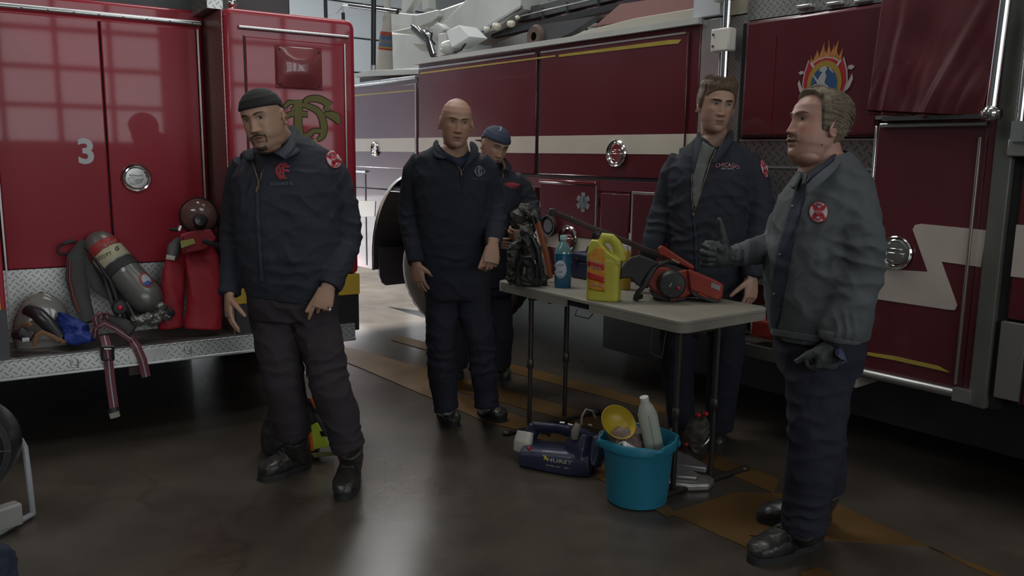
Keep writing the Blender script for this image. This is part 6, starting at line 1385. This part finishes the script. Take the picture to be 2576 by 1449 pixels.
ms2 = lambda k: [([(1205+x*.21, 431+y*.23) for x, y in pts], [w*.21*k for w in ws], cl) for pts, ws, cl in [(arc(0, 0, 44, 52, 30, 330), [12]*14, False), (arc(6, 0, 22, 32, 0, 350), [10]*14, False), ([(-66, 0), (-44, -22), (-60, 0), (-44, 22), (-66, 0)], [9]*5, False), ([(50, -20), (70, 4), (52, 28)], [9]*3, False), ([(0, -52), (0, 52)], [9]*2, False)]]
decal('badge', ribbon_items(ms2(1)), T, PGREY, p2, .003, .0005, 4); decal('unit_text', [text_item('SQUAD 3', 1207, 450, 5, RD(1), 0, xs=1.5)], T, mat('text_dimmer', (.07, .08, .1), .7), p2, .003, .0005, 4)
boot(p2, gz(1108, 1040, 0), gz(1144, 1076, 0), at(1124, 1022, Y2+.0), .052, 1, 1.05); boot(p2, gz(1206, 1040, 0), gz(1268, 1064, 0), at(1223, 1012, Y2+.0), .05, 1, 1.05)
# ================================================================ man in backwards cap behind
Y3 = 5.15; T3 = placeT(1243, 368, 5.08, 30, 20, 10, 1.0); hp = dict(jaw=.7, cheek=.5, jowl=.9)
torso = [(1190, 1290, 720, .12, 0), (1184, 1300, 640, .14, 0), (1182, 1306, 560, .15, 0), (1180, 1310, 500, .15, 0), (1188, 1312, 460, .135, 0), (1206, 1292, 434, .10, 0), (1224, 1270, 418, .065, 0)]
armL = [(1290, 452, 0, 26), (1310, 470, .02, 27), (1330, 515, .02, 26), (1338, 550, -.04, 24), (1326, 580, -.18, 19)]
armR = [(1205, 455, 0, 26), (1196, 500, .02, 26), (1204, 560, -.02, 24), (1230, 600, -.12, 20)]
legR = [(1185, 715, 0, 36), (1166, 790, 0, 32), (1156, 850, 0, 30), (1150, 915, 0, 26), (1150, 925, 0, 26)]
legL = [(1245, 715, 0, 36), (1256, 790, 0, 32), (1260, 850, 0, 30), (1258, 915, 0, 26), (1258, 922, 0, 26)]
hands = [dict(Wr=at(1328, 590, Y3-.22), d=(-1, -.35, -.05), t=(-.1, -.5, 1), p=(-.2, .9, .4), s=1.0, curls=[(40, 55, 30), (44, 58, 30), (48, 60, 30), (50, 60, 30)]), dict(Wr=at(1232, 602, Y3-.14), d=(.8, -.5, -.2), t=(0, -.5, 1), p=(.3, .8, -.3), s=1.0)]
me = body(None, Y3, T3, hp, (1246, 420, .02, .058), torso, [armR, armL], [legR, legL], hands, (.32, .19, .13), lambda q, c: common_face(q, c, lip=(.16, .07, .06), stub=.15, red=.3), .0036)
p3 = link('person', me, SK); tag(p3, 'man in backwards navy cap looking down, half hidden behind the bald man', 'person'); tr = bvh(p3)
jk = garment('jacket', lambda mb: (torso_mb(mb, torso, Y3), limb(mb, armR, Y3), limb(mb, armL, Y3), traps(mb, torso, armL, Y3)), .007, mat('jacket_dark', (.017, .019, .028), .8, bump=.2, bscale=400), p3, 5, creases(Y3, [(1334, 530, 0, 0, 1, .05, .14, .008)], cloth(.005, .002, .3, 22, 1.3, 6)), hole=(1248, 420, Y3, .09, -.06, .02, .3, -1))
garment('trousers', lambda mb: (torso_mb(mb, [(1190, 1290, 690, .12, 0), (1190, 1290, 740, .11, 0)], Y3), limb(mb, legR, Y3, 1.05), limb(mb, legL, Y3, 1.05)), .008, TRN2, p3, 4, cloth(.006, .002, .4, 25, 1.2, 6))
T = [bvh(jk), tr]; eyes(T3, tr, p3, look=(.002, -.003), open_=.45, iris=(.03, .02, .015)); brows(T3, tr, p3, (.05, .035, .025), th=.003)
CN = mat('cap_navy', (.024, .034, .06), .8, bump=.2, bscale=300); CNL = mat('cap_mesh', (.13, .16, .21), .85)
cp = shell('cap', hp, T3, lambda a, z: -.008+.017*sm(z-(.044-.05*max(0, sin(a))), -.002, .003), CN, p3, nz=240)
mb = MB(); o_ = T3 @ V((-.05, .08, .0)); Rm = T3.to_3x3()
mb.add([T3 @ V(q) for q in [(-.065, .055, .005), (.065, .055, .005), (.05, .16, -.03), (-.05, .16, -.03), (-.065, .055, .012), (.065, .055, .012), (.05, .16, -.024), (-.05, .16, -.024)]], [(0, 1, 2, 3), (7, 6, 5, 4), (0, 4, 5, 1), (1, 5, 6, 2), (2, 6, 7, 3), (3, 7, 4, 0)]); mb.build('cap_brim', CN, cp, world=True, bevel=.003)
Tc = bvh(cp); decal('cap_logo', [text_item('3', 1259, 325, 11, RD(8), .02)], Tc, mat('logo_pale', (.3, .34, .36), .7), cp, .0015, .0006, 4)
decal('cap_side', [poly_item([(1205, 346), (1212, 328), (1226, 314), (1222, 330), (1216, 344)])], Tc, CNL, cp, .0012, .0006, 6)
decal('shirt', [poly_item([(1240, 410), (1262, 408), (1266, 420), (1262, 446), (1254, 440)])], T, TEEB, p3, .003, .001, 8)
wing('collar', [(1262, 392, 5.1), (1274, 405, 5.04), (1272, 425, 5.0)], [(1274, 402, 5.1), (1290, 420, 5.05), (1280, 438, 5.0)], 0, mat('jacket_dark', (.017, .019, .028)), p3)
zipper([(1264, 420), (1266, 450)], 2.2, T, p3)
decal('badge', [disc_item(1287, 466, 18, 6.5, RD(5))], T, PRED, p3, .003, .0005, 4); decal('badge_text', [text_item('CHICAGO', 1287, 465, 5, RD(5), .01, xs=1.15)], T, PPINK, p3, .0045, .0005, 4); decal('badge_text', [text_item('FIRE DEPT', 1291, 474, 3.4, RD(4), 0, xs=1.1)], T, mat('text_blue', (.12, .14, .2), .7), p3, .0035, .0005, 4)
boot(p3, gz(1146, 934, 0), gz(1152, 952, 0)+V((0, -.08, 0)), at(1150, 915, Y3), .048, .9); boot(p3, gz(1252, 938, 0)+V((0, .04, 0)), gz(1272, 960, 0), at(1258, 912, Y3), .05, .9)
# mask he holds
hm = empty('face_mask', at(1318, 560, Y3-.24), 'black breathing mask held in the hands of the man in the backwards cap', 'mask')
core = MB(); 
for x, y, dy, r in ((1306, 545, -.24, .055), (1320, 530, -.24, .05), (1336, 545, -.24, .045), (1350, 565, -.22, .035), (1312, 575, -.2, .04), (1298, 560, -.2, .035)): core.ball(at(x, y, Y3+dy), (r, r*.8, r*.9), 8)
me = remesh(core, .005, 3); displace(me, cloth(.008, .003, .3, 31, 1, 14)); shade(me, 180); link('mask_body', me, mat('mask_olive', (.05, .048, .036), .45, var=.3, vscale=20), hm, world=True)
for x, y, r in ((1325, 540, .022), (1345, 552, .026)): mb = MB(); mb.lathe([(r*.3, -.02), (r, -.018), (r*1.1, 0), (r, .02), (0, .02)], at(x, y, Y3-.30), (.2, 1, .1), 18); mb.build('valve_ring', CHROME if r < .025 else BLACKG, hm, smooth=True, world=True)
mb = MB(); mb.tube([at(1342, 560, Y3-.28), at(1330, 575, Y3-.28)], .005, 8); mb.build('buckle', CHROME, hm, world=True)
# ================================================================ tall young man, navy jacket over grey tee
Y4 = 4.21; T4 = placeT(1800, 267, 4.17, 7, 6, 4, 1.08); hp4 = dict(jaw=.55, nose=1.05, brow=1.25)
torso = [(1690, 1868, 690, .115, 0), (1682, 1870, 640, .13, 0), (1682, 1874, 580, .14, 0), (1680, 1884, 520, .145, 0), (1678, 1898, 460, .145, 0), (1686, 1902, 425, .13, 0), (1706, 1886, 392, .105, 0), (1744, 1850, 358, .075, 0), (1764, 1838, 340, .055, 0)]
armR = [(1716, 400, .02, 34), (1694, 440, .04, 34), (1672, 510, .07, 32), (1656, 570, .05, 31), (1640, 620, .03, 27), (1626, 655, .02, 23)]
armL = [(1872, 400, -.01, 36), (1898, 440, -.03, 36), (1912, 510, -.06, 33), (1908, 575, -.07, 32), (1898, 630, -.11, 27), (1892, 698, -.15, 23)]
legR = [(1730, 690, 0, 48, .85), (1716, 780, 0, 46), (1706, 860, 0, 44), (1704, 930, 0, 40), (1710, 1000, 0, 36), (1716, 1072, 0, 33)]
legL = [(1815, 690, 0, 50, .85), (1826, 780, 0, 48), (1828, 860, 0, 44), (1822, 930, 0, 42), (1815, 1000, 0, 38), (1810, 1078, 0, 34)]
hands = [dict(Wr=at(1892, 700, Y4-.16), d=(-.06, -.16, -1), t=(-.85, -.5, 0), p=(-.4, .9, 0), s=1.06, curls=[(16, 22, 12), (20, 26, 14), (22, 28, 16), (24, 30, 16)]), dict(Wr=at(1624, 655, Y4+.02), d=(-.2, -.3, -.9), t=(.8, -.5, 0), p=(.4, .8, 0), s=1.0, curls=[(30, 40, 20)]*4)]
me = body(None, Y4, T4, hp4, (1798, 352, .02, .062), torso, [armR, armL], [legR, legL], [hands[0], dict(hands[1], r=.78)], (.385, .235, .168), lambda q, c: common_face(q, c, lip=(.22, .10, .085), stub=.22, stubc=(.12, .085, .055), red=.25))
p4 = link('person', me, SK); tag(p4, 'tall young man with brown hair, navy jacket open over a grey tee, behind the table', 'person'); tr = bvh(p4)
jk = garment('jacket', lambda mb: (torso_mb(mb, torso, Y4), limb(mb, armR, Y4), limb(mb, armL, Y4), traps(mb, torso, armR, Y4), traps(mb, torso, armL, Y4)), .0065, NV, p4, 6,
    creases(Y4, [(1662, 560, 0, -.2, 1, .05, .14, .008), (1908, 570, 0, 0, 1, .05, .15, .009), (1720, 500, -.1, .7, .7, .07, .16, .007), (1850, 500, -.1, -.7, .7, .07, .16, .008), (1770, 600, -.14, 0, 1, .09, .2, .006), (1720, 600, -.1, .5, 1, .06, .15, .006)], cloth(.0055, .002, .35, 41, 1.4, 6.5)), hole=(1796, 356, Y4, .085, -.10, .04, -.2, -1))
garment('trousers', lambda mb: (torso_mb(mb, [(1688, 1866, 660, .115, 0), (1686, 1866, 720, .125, 0), (1692, 1866, 770, .11, 0)], Y4), limb(mb, legR, Y4, 1.05), limb(mb, legL, Y4, 1.05)), .007, TRN2, p4, 5, cloth(.006, .002, .4, 45, 1.2, 6))
T = [bvh(jk), tr]; eyes(T4, tr, p4, look=(.004, .0), open_=.8, iris=(.07, .09, .09)); brows(T4, tr, p4, (.07, .045, .03), th=.0042, zc=.0295, arch=.002)
def hair4(a, z):
    s = sin(a); front = max(0, -s)
    line = .072*front**.7 - .012*(1-front) if s < 0 else -.012-.045*s
    if s < 0 and front < .5: line = -.018+.09*sm(front, .12, .5)
    k = sm(z-line, -.003, .006); top = sm(z, .06, .108); line += .004*noise.noise(V((a*14, 2, 1))); th = .004+.006*sm(z-line, 0, .03)+.017*top*(1+.3*front)
    n = noise.noise(V((a*9, z*30, 1)))*.0035*top+noise.noise(V((a*26+z*40, z*22, 4)))*.0028
    return -.007+k*(.007+th+n)
def hcol(base, dark, sc=1):
    def f(co): return mix(base, dark, .5+.9*noise.noise(V((math.atan2(co.y, co.x)*22*sc+co.z*30, co.z*26, 2))))
    return f
HM = mat('hair_brown', (1, 1, 1), .5, attr='Col', spec=.35, bump=.6, bscale=500)
shell('hair', hp4, T4, hair4, HM, p4, hcol((.15, .098, .06), (.06, .04, .027)))
def strands(T, p, off, n, region, lenf, dirf, m, parent, base, dark, w=.0011, lift=.02):
    mb = MB(); cols = []; R3 = T.to_3x3(); rr = random.Random(5)
    tries = 0; cnt = 0
    while cnt < n and tries < n*20:
        tries += 1; a = rr.uniform(0, 2*pi); z = rr.uniform(-.03, .115)
        if not region(a, z): continue
        wv, b, f = _w(z), _b(z), _f(z); s = sin(a); q = V((wv*cos(a), (b if s > 0 else f)*s, z)); nrm = V((q.x/(wv*wv+1e-5), q.y/((b if s > 0 else f)**2+1e-5), z/.015)).normalized()
        q = q+nrm*(off(a, z)-.001); d = dirf(a, z, nrm, rr); L_ = lenf(a, z)*rr.uniform(.7, 1.2); pts = [q]
        for i in range(5):
            d = d+V((rr.uniform(-.1, .1), rr.uniform(-.1, .1), rr.uniform(-.1, .1))); n2 = V((q.x/.0064, q.y/.0098, q.z/.0150)).normalized(); k = d.dot(n2)
            d = (d-n2*(k-lift)).normalized(); q = q+d*L_/5; pts.append(q)
        mb.tube([T @ x for x in pts], [w, w*1.1, w*1.1, w, w*.7, w*.2], 4, caps=False); c = mix(base, dark, rr.random()); cols += [c]*24; cnt += 1
    me = mb.mesh('strands', clean=False); at_ = me.color_attributes.new('Col', 'FLOAT_COLOR', 'POINT'); at_.data.foreach_set('color', np.array([(*c, 1) for c in cols], dtype=np.float32).ravel())
    shade(me, 180); return link('hair_strands', me, m, parent, world=True)
strands(T4, hp4, hair4, 900, lambda a, z: hair4(a, z) > .012 and z > .03, lambda a, z: .022+.012*(z > .08), lambda a, z, n, r: (n*.25+V((r.uniform(-.35, .35)+.3, .25-.3*(sin(a) < 0), .35))).normalized(), HAIRA, p4, (.17, .11, .065), (.06, .04, .026), lift=.05)
decal('tee_shirt', [poly_item([(1768, 356), (1790, 370), (1800, 372), (1786, 398), (1772, 440), (1760, 490), (1752, 522), (1744, 518), (1742, 480), (1743, 430), (1748, 390), (1756, 366)])], T, TEEG, p4, .0025, .001, 8)
0 and decal('throat', [poly_item([(1762, 350), (1790, 352), (1818, 350), (1806, 368), (1792, 374), (1776, 368)])], T, mat('throat_skin', (.21, .13, .09), .5, sss=.1), p4, .003, .001, 6)
wing('collar', [(1754, 330, 4.230), (1750, 352, 4.130), (1744, 392, 4.055), (1738, 440, 4.045)], [(1764, 336, 4.230), (1766, 356, 4.120), (1756, 392, 4.045), (1746, 440, 4.040)], 0, COLN, p4)
wing('collar', [(1832, 324, 4.230), (1830, 345, 4.140), (1808, 372, 4.065), (1788, 412, 4.040)], [(1844, 330, 4.240), (1848, 352, 4.150), (1824, 384, 4.065), (1796, 416, 4.045)], 0, COLN, p4)
zipper([(1753, 370), (1744, 400), (1740, 450), (1740, 500), (1743, 530)], 2.6, T, p4); zipper([(1802, 376), (1786, 410), (1770, 460), (1754, 515), (1744, 534)], 2.6, T, p4)
decal('zip_pull', [disc_item(1744, 540, 3, 4)], T, ZIP, p4, .006, .003, 5); decal('placket', ribbon_items([([(1744, 534), (1750, 600), (1752, 680)], 6, False)]), T, COLN, p4, .003, .002, 10)
decal('badge_text', [text_item('CHICAGO', 1829, 416, 11, RD(4), .045, xs=.9, arch=5)], T, PPINK, p4, .003, .0005, 4); decal('badge_text', [text_item('CHICAGO', 1829, 416, 9.5, RD(4), .01, xs=.97, arch=5)], T, mat('patch_rose2', (.4, .2, .22), .7), p4, .0042, .0005, 4)
decal('badge_text', [text_item('FIRE DEPT.', 1830, 425, 5, RD(4), .02, xs=1.0, arch=2)], T, mat('text_pale2', (.3, .29, .33), .7), p4, .0045, .0005, 4)
cross_patch(1922, 424, 8, 24, RD(-14), T, p4)
G_ = mat('glove_slate', (.05, .055, .06), .6, var=.2)
def gloves(name, mkw, m, parent, extra=None):
    mb = MB(); hand(mb, **mkw)
    if extra: extra(mb)
    me = remesh(mb, .0036, 3); displace(me, cloth(.003, .001, .3, 51, 1, 20)); shade(me, 180); return link(name, me, m, parent, world=True)
gloves('glove', dict(hands[1], r=1.22), G_, p4, lambda mb: mb.tube([at(1638, 622, Y4+.03), at(1624, 655, Y4+.02)], [.036, .034], 14))
boot(p4, gz(1716, 1098, 0)+V((0, .05, 0)), gz(1702, 1130, 0), at(1716, 1066, Y4), .052); boot(p4, gz(1812, 1100, 0)+V((0, .05, 0)), gz(1800, 1134, 0), at(1812, 1070, Y4), .052)
mb = MB(); mb.lathe([(.030, -.008), (.033, -.004), (.033, .004), (.030, .008)], at(1889, 694, Y4-.15), (-.06, -.16, -1), 20); mb.build('watch_strap', CHROME, p4, smooth=True, world=True)
decal('trouser_stripe', ribbon_items([([(1666, 960), (1660, 990)], 5, False)]), T, PGREY, p4, .002, .001, 6) if False else None
# ================================================================ older man in grey jacket, in profile
Y5 = 2.86; T5 = placeT(2057, 321, 2.86, -79, -9, -3, 1.03); hp5 = dict(jaw=.9, cheek=.7, nose=.95, jowl=1.15, fold=1.4)
torso = [(1944, 2172, 842, .17, 0), (1938, 2180, 790, .19, 0), (1934, 2190, 700, .20, 0), (1940, 2196, 620, .20, 0), (1962, 2196, 540, .19, 0), (1986, 2186, 480, .17, 0), (2006, 2168, 440, .135, 0), (2030, 2140, 405, .10, 0), (2044, 2122, 385, .08, 0)]
armL = [(2096, 470, -.02, 52), (2134, 520, -.10, 60), (2160, 600, -.15, 66), (2166, 680, -.17, 60), (2142, 760, -.20, 58), (2116, 830, -.21, 58), (2112, 846, -.21, 54)]
armR = [(2000, 500, .14, 40), (1978, 560, .18, 42), (1955, 612, .16, 40), (1905, 630, .10, 34), (1858, 640, .06, 29), (1836, 646, .04, 24)]
legL = [(2070, 860, -.04, 88, .8), (2062, 960, -.06, 84, .85), (2052, 1080, -.07, 72, .9), (2044, 1160, -.06, 68, .9), (2030, 1250, -.04, 62, .95), (2018, 1330, -.03, 58, .95)]
legR = [(2050, 860, .10, 80, .8), (2060, 960, .12, 78, .8), (2070, 1080, .20, 58, .9), (2076, 1160, .25, 50), (2080, 1230, .28, 42)]
hR = dict(Wr=at(1836, 646, Y5+.04), d=(-1, .02, .10), t=(.05, -.1, 1), p=(-.05, -1, 0), s=1.04, curls=[(58, 75, 40), (62, 78, 40), (64, 78, 40), (66, 78, 42)], thumb=(-.25, -.05, 1))
hL = dict(Wr=at(2096, 858, Y5-.20), d=(-.18, .05, -1), t=(-.9, -.4, .1), p=(.2, .95, 0), s=1.02, curls=[(40, 60, 35), (50, 66, 36), (54, 70, 36), (56, 70, 36)])
me = body(None, Y5, T5, hp5, (2070, 400, .0, .062), torso, [armR, armL], [legL, legR], [dict(hR, r=.78), dict(hL, r=.78)], (.36, .20, .148), lambda q, c: common_face(q, c, lip=(.17, .065, .058), stub=.12, stubc=(.2, .13, .09), red=.45))
p5 = link('person', me, SK); tag(p5, 'older man with combed back grey hair, grey bomber jacket and black gloves, in profile', 'person'); tr = bvh(p5)
jk = garment('jacket', lambda mb: (torso_mb(mb, torso, Y5), limb(mb, armL, Y5), limb(mb, armR, Y5)), .0062, GREYJ, p5, 6,
    creases(Y5, [(2165, 660, -.2, -.2, 1, .06, .18, .012), (2110, 760, -.3, .5, 1, .06, .14, .009), (1930, 625, .0, 1, .1, .05, .14, .010), (2120, 820, -.25, 1, .0, .03, .08, .007), (2080, 560, -.15, .9, .4, .08, .2, .008), (2150, 480, -.15, .5, -.8, .07, .16, .008), (2020, 700, -.15, 1, .1, .10, .22, .006), (2160, 560, -.2, .3, 1, .08, .14, .006)], cloth(.0055, .0015, .5, 61, 1.1, 6)), hole=(2072, 402, Y5, .085, -.06, .045, -1, -.35))
garment('trousers', lambda mb: (torso_mb(mb, [(1956, 2166, 820, .15, 0), (1956, 2168, 880, .16, 0), (1962, 2160, 930, .14, 0)], Y5), limb(mb, legL, Y5, 1.0), limb(mb, legR, Y5, 1.05)), .0065, TRN2, p5, 5,
    creases(Y5, [(2050, 1090, -.1, .1, 1, .07, .18, .008), (2025, 1300, -.1, 0, 1, .05, .12, .009), (2050, 930, -.1, .3, 1, .08, .2, .007)], cloth(.007, .002, .5, 62, 1.0, 5.5)))
T = [bvh(jk), tr]
garment('cuff', lambda mb: mb.tube([at(2116, 828, Y5-.21), at(2114, 846, Y5-.21), at(2112, 858, Y5-.21)], [(m_(57, 2.65), m_(50, 2.65)), (m_(56, 2.65), m_(50, 2.65)), (m_(50, 2.65), m_(46, 2.65))], 24, side=(1, .15, 0)), .005, KNIT, p5, 3)
decal('waistband', ribbon_items([([(1942, 834), (1990, 842), (2050, 850), (2064, 850)], 16, False)]), T, KNIT, p5, .004, .003, 8)
gloves('glove', dict(hR, r=1.2), GLV, p5, lambda mb: mb.tube([at(1862, 642, Y5+.06), at(1836, 646, Y5+.04)], [.036, .034], 14)); gloves('glove', dict(hL, r=1.2), GLV, p5, lambda mb: mb.tube([at(2108, 838, Y5-.21), at(2098, 858, Y5-.20)], [.05, .040], 14))
# shirt front, collar, badge
decal('shirt', [poly_item([(2010, 452), (2030, 448), (2024, 500), (2008, 560), (1990, 640), (1976, 720), (1962, 800), (1950, 836), (1936, 830), (1938, 760), (1944, 690), (1958, 620), (1976, 560), (1994, 500)])], T, mat('shirt_navy', (.018, .022, .038), .85), p5, .003, .001, 9)
wing('collar', [(2108, 392, 2.79), (2092, 412, 2.74), (2066, 432, 2.70), (2040, 452, 2.68), (2026, 470, 2.68)], [(2122, 388, 2.82), (2116, 410, 2.74), (2092, 440, 2.69), (2056, 470, 2.67), (2026, 500, 2.67)], 0, mat('collar_grey', (.07, .078, .082), .85, bump=.5, bscale=220), p5)
wing('shirt_collar', [(2098, 388, 2.8), (2078, 408, 2.75), (2050, 432, 2.71), (2026, 456, 2.69)], [(2108, 390, 2.79), (2090, 412, 2.745), (2062, 436, 2.70), (2024, 470, 2.69)], 0, mat('shirt_navy', (.018, .022, .038), .85), p5)
wing('collar', [(2006, 430, 2.84), (1998, 448, 2.82), (1986, 470, 2.82)], [(2018, 430, 2.80), (2010, 452, 2.77), (1996, 480, 2.76)], 0, mat('collar_grey', (.07, .078, .082), .85), p5)
decal('tee_collar', [poly_item([(2022, 436), (2032, 440), (2026, 462), (2018, 470)])], T, TEEG, p5, .005, .001, 5)
zipper([(2024, 470), (2016, 520), (2000, 590), (1984, 660), (1966, 740), (1952, 830)], 2.6, T, p5, mat('zip_grey', (.1, .1, .1), .5)); 
for x, y in ((1988, 520), (1957, 640), (1942, 740)): decal('shirt_button', [disc_item(x+8, y, 3, 3.4)], T, PGREY, p5, .005, .001, 4)
cross_patch(2059, 534, 24, 27, RD(4), T, p5)
mb = MB(); mb.tube([at(2106, 884, Y5-.24), at(2118, 892, Y5-.23), at(2124, 908, Y5-.22), at(2112, 914, Y5-.24)], [(.02, .008), (.022, .008), (.016, .006), (.010, .005)], 10); mb.build('tag_cloth', mat('cloth_blue', (.05, .065, .12), .7), p5, smooth=True, world=True)
# hair swept back, moustache
def hair5(a, z):
    s = sin(a); front = max(0, -s)
    if s < 0: line = .098*sm(front, .55, .92)+(-.022+.105*sm(front, .22, .50))*(1-sm(front, .55, .92)) if front > .12 else -.024
    else: line = -.024-.06*s
    if abs(cos(a)) > .93 and s > 0 and z < -.006: return -.007       # clear of the ears
    k = sm(z-line, -.004, .007); top = sm(z, .02, .10)
    n = .0035*noise.noise(V((a*3, (z+.25*s)*60, 1)))+.0022*noise.noise(V((a*4, z*130, 3)))
    line += .004*noise.noise(V((a*14, 2, 1))); return -.007+k*(.007+.003+.007*sm(z-line, 0, .035)+.013*top+.008*front*top-.003*max(0, s)+n)
shell('hair', hp5, T5, hair5, HM, p5, lambda co: mix((.22, .185, .125), (.085, .062, .042), .6-.5*sm(co.z, .03, .11)+.75*noise.noise(V((co.y*16, co.z*95, 2)))))
strands(T5, hp5, hair5, 1300, lambda a, z: hair5(a, z) > .010, lambda a, z: .045, lambda a, z, n, r: (V((0, 1.0, -.12 if z < .06 else .1))-n*n.dot(V((0, 1, -.1)))*.9+n*.12+V((0, 0, r.uniform(-.12, .12)))).normalized(), HAIRA, p5, (.24, .21, .15), (.10, .075, .05), .0010)
eyes(T5, tr, p5, look=(.0, 0), open_=.8, iris=(.04, .05, .05)); brows(T5, tr, p5, (.14, .095, .06), th=.0042, zc=.0315)
face_patch('moustache', T5, tr, (-.034, .034, -.062, -.040), (70, 30), lambda x, z: (.0085*(1-(abs(x)/.033)**3)-abs(z+.0490+x*x*8))*250+.3*noise.noise(V((x*900, z*300, 2))), lambda x, z: .0060+.001*noise.noise(V((x*1400, z*500, 1))), lambda x, z: mix((.24, .16, .10), (.13, .085, .055), .5+noise.noise(V((x*1500, z*500, 6)))), HAIRA, p5)
decal('mole', [disc_item(2068, 364, 1.6, 1.6)], tr, mat('mole_brown', (.05, .025, .02), .6), p5, .0008, .0008, 3)
boot(p5, gz(2070, 1372, 0)+V((0, .03, 0)), gz(1888, 1418, 0), at(2024, 1318, Y5-.03), .060, 1.15, 1.2); boot(p5, gz(2088, 1320, 0), gz(1905, 1312, 0), at(2080, 1230, Y5+.26), .055, 1.1, 1.1)
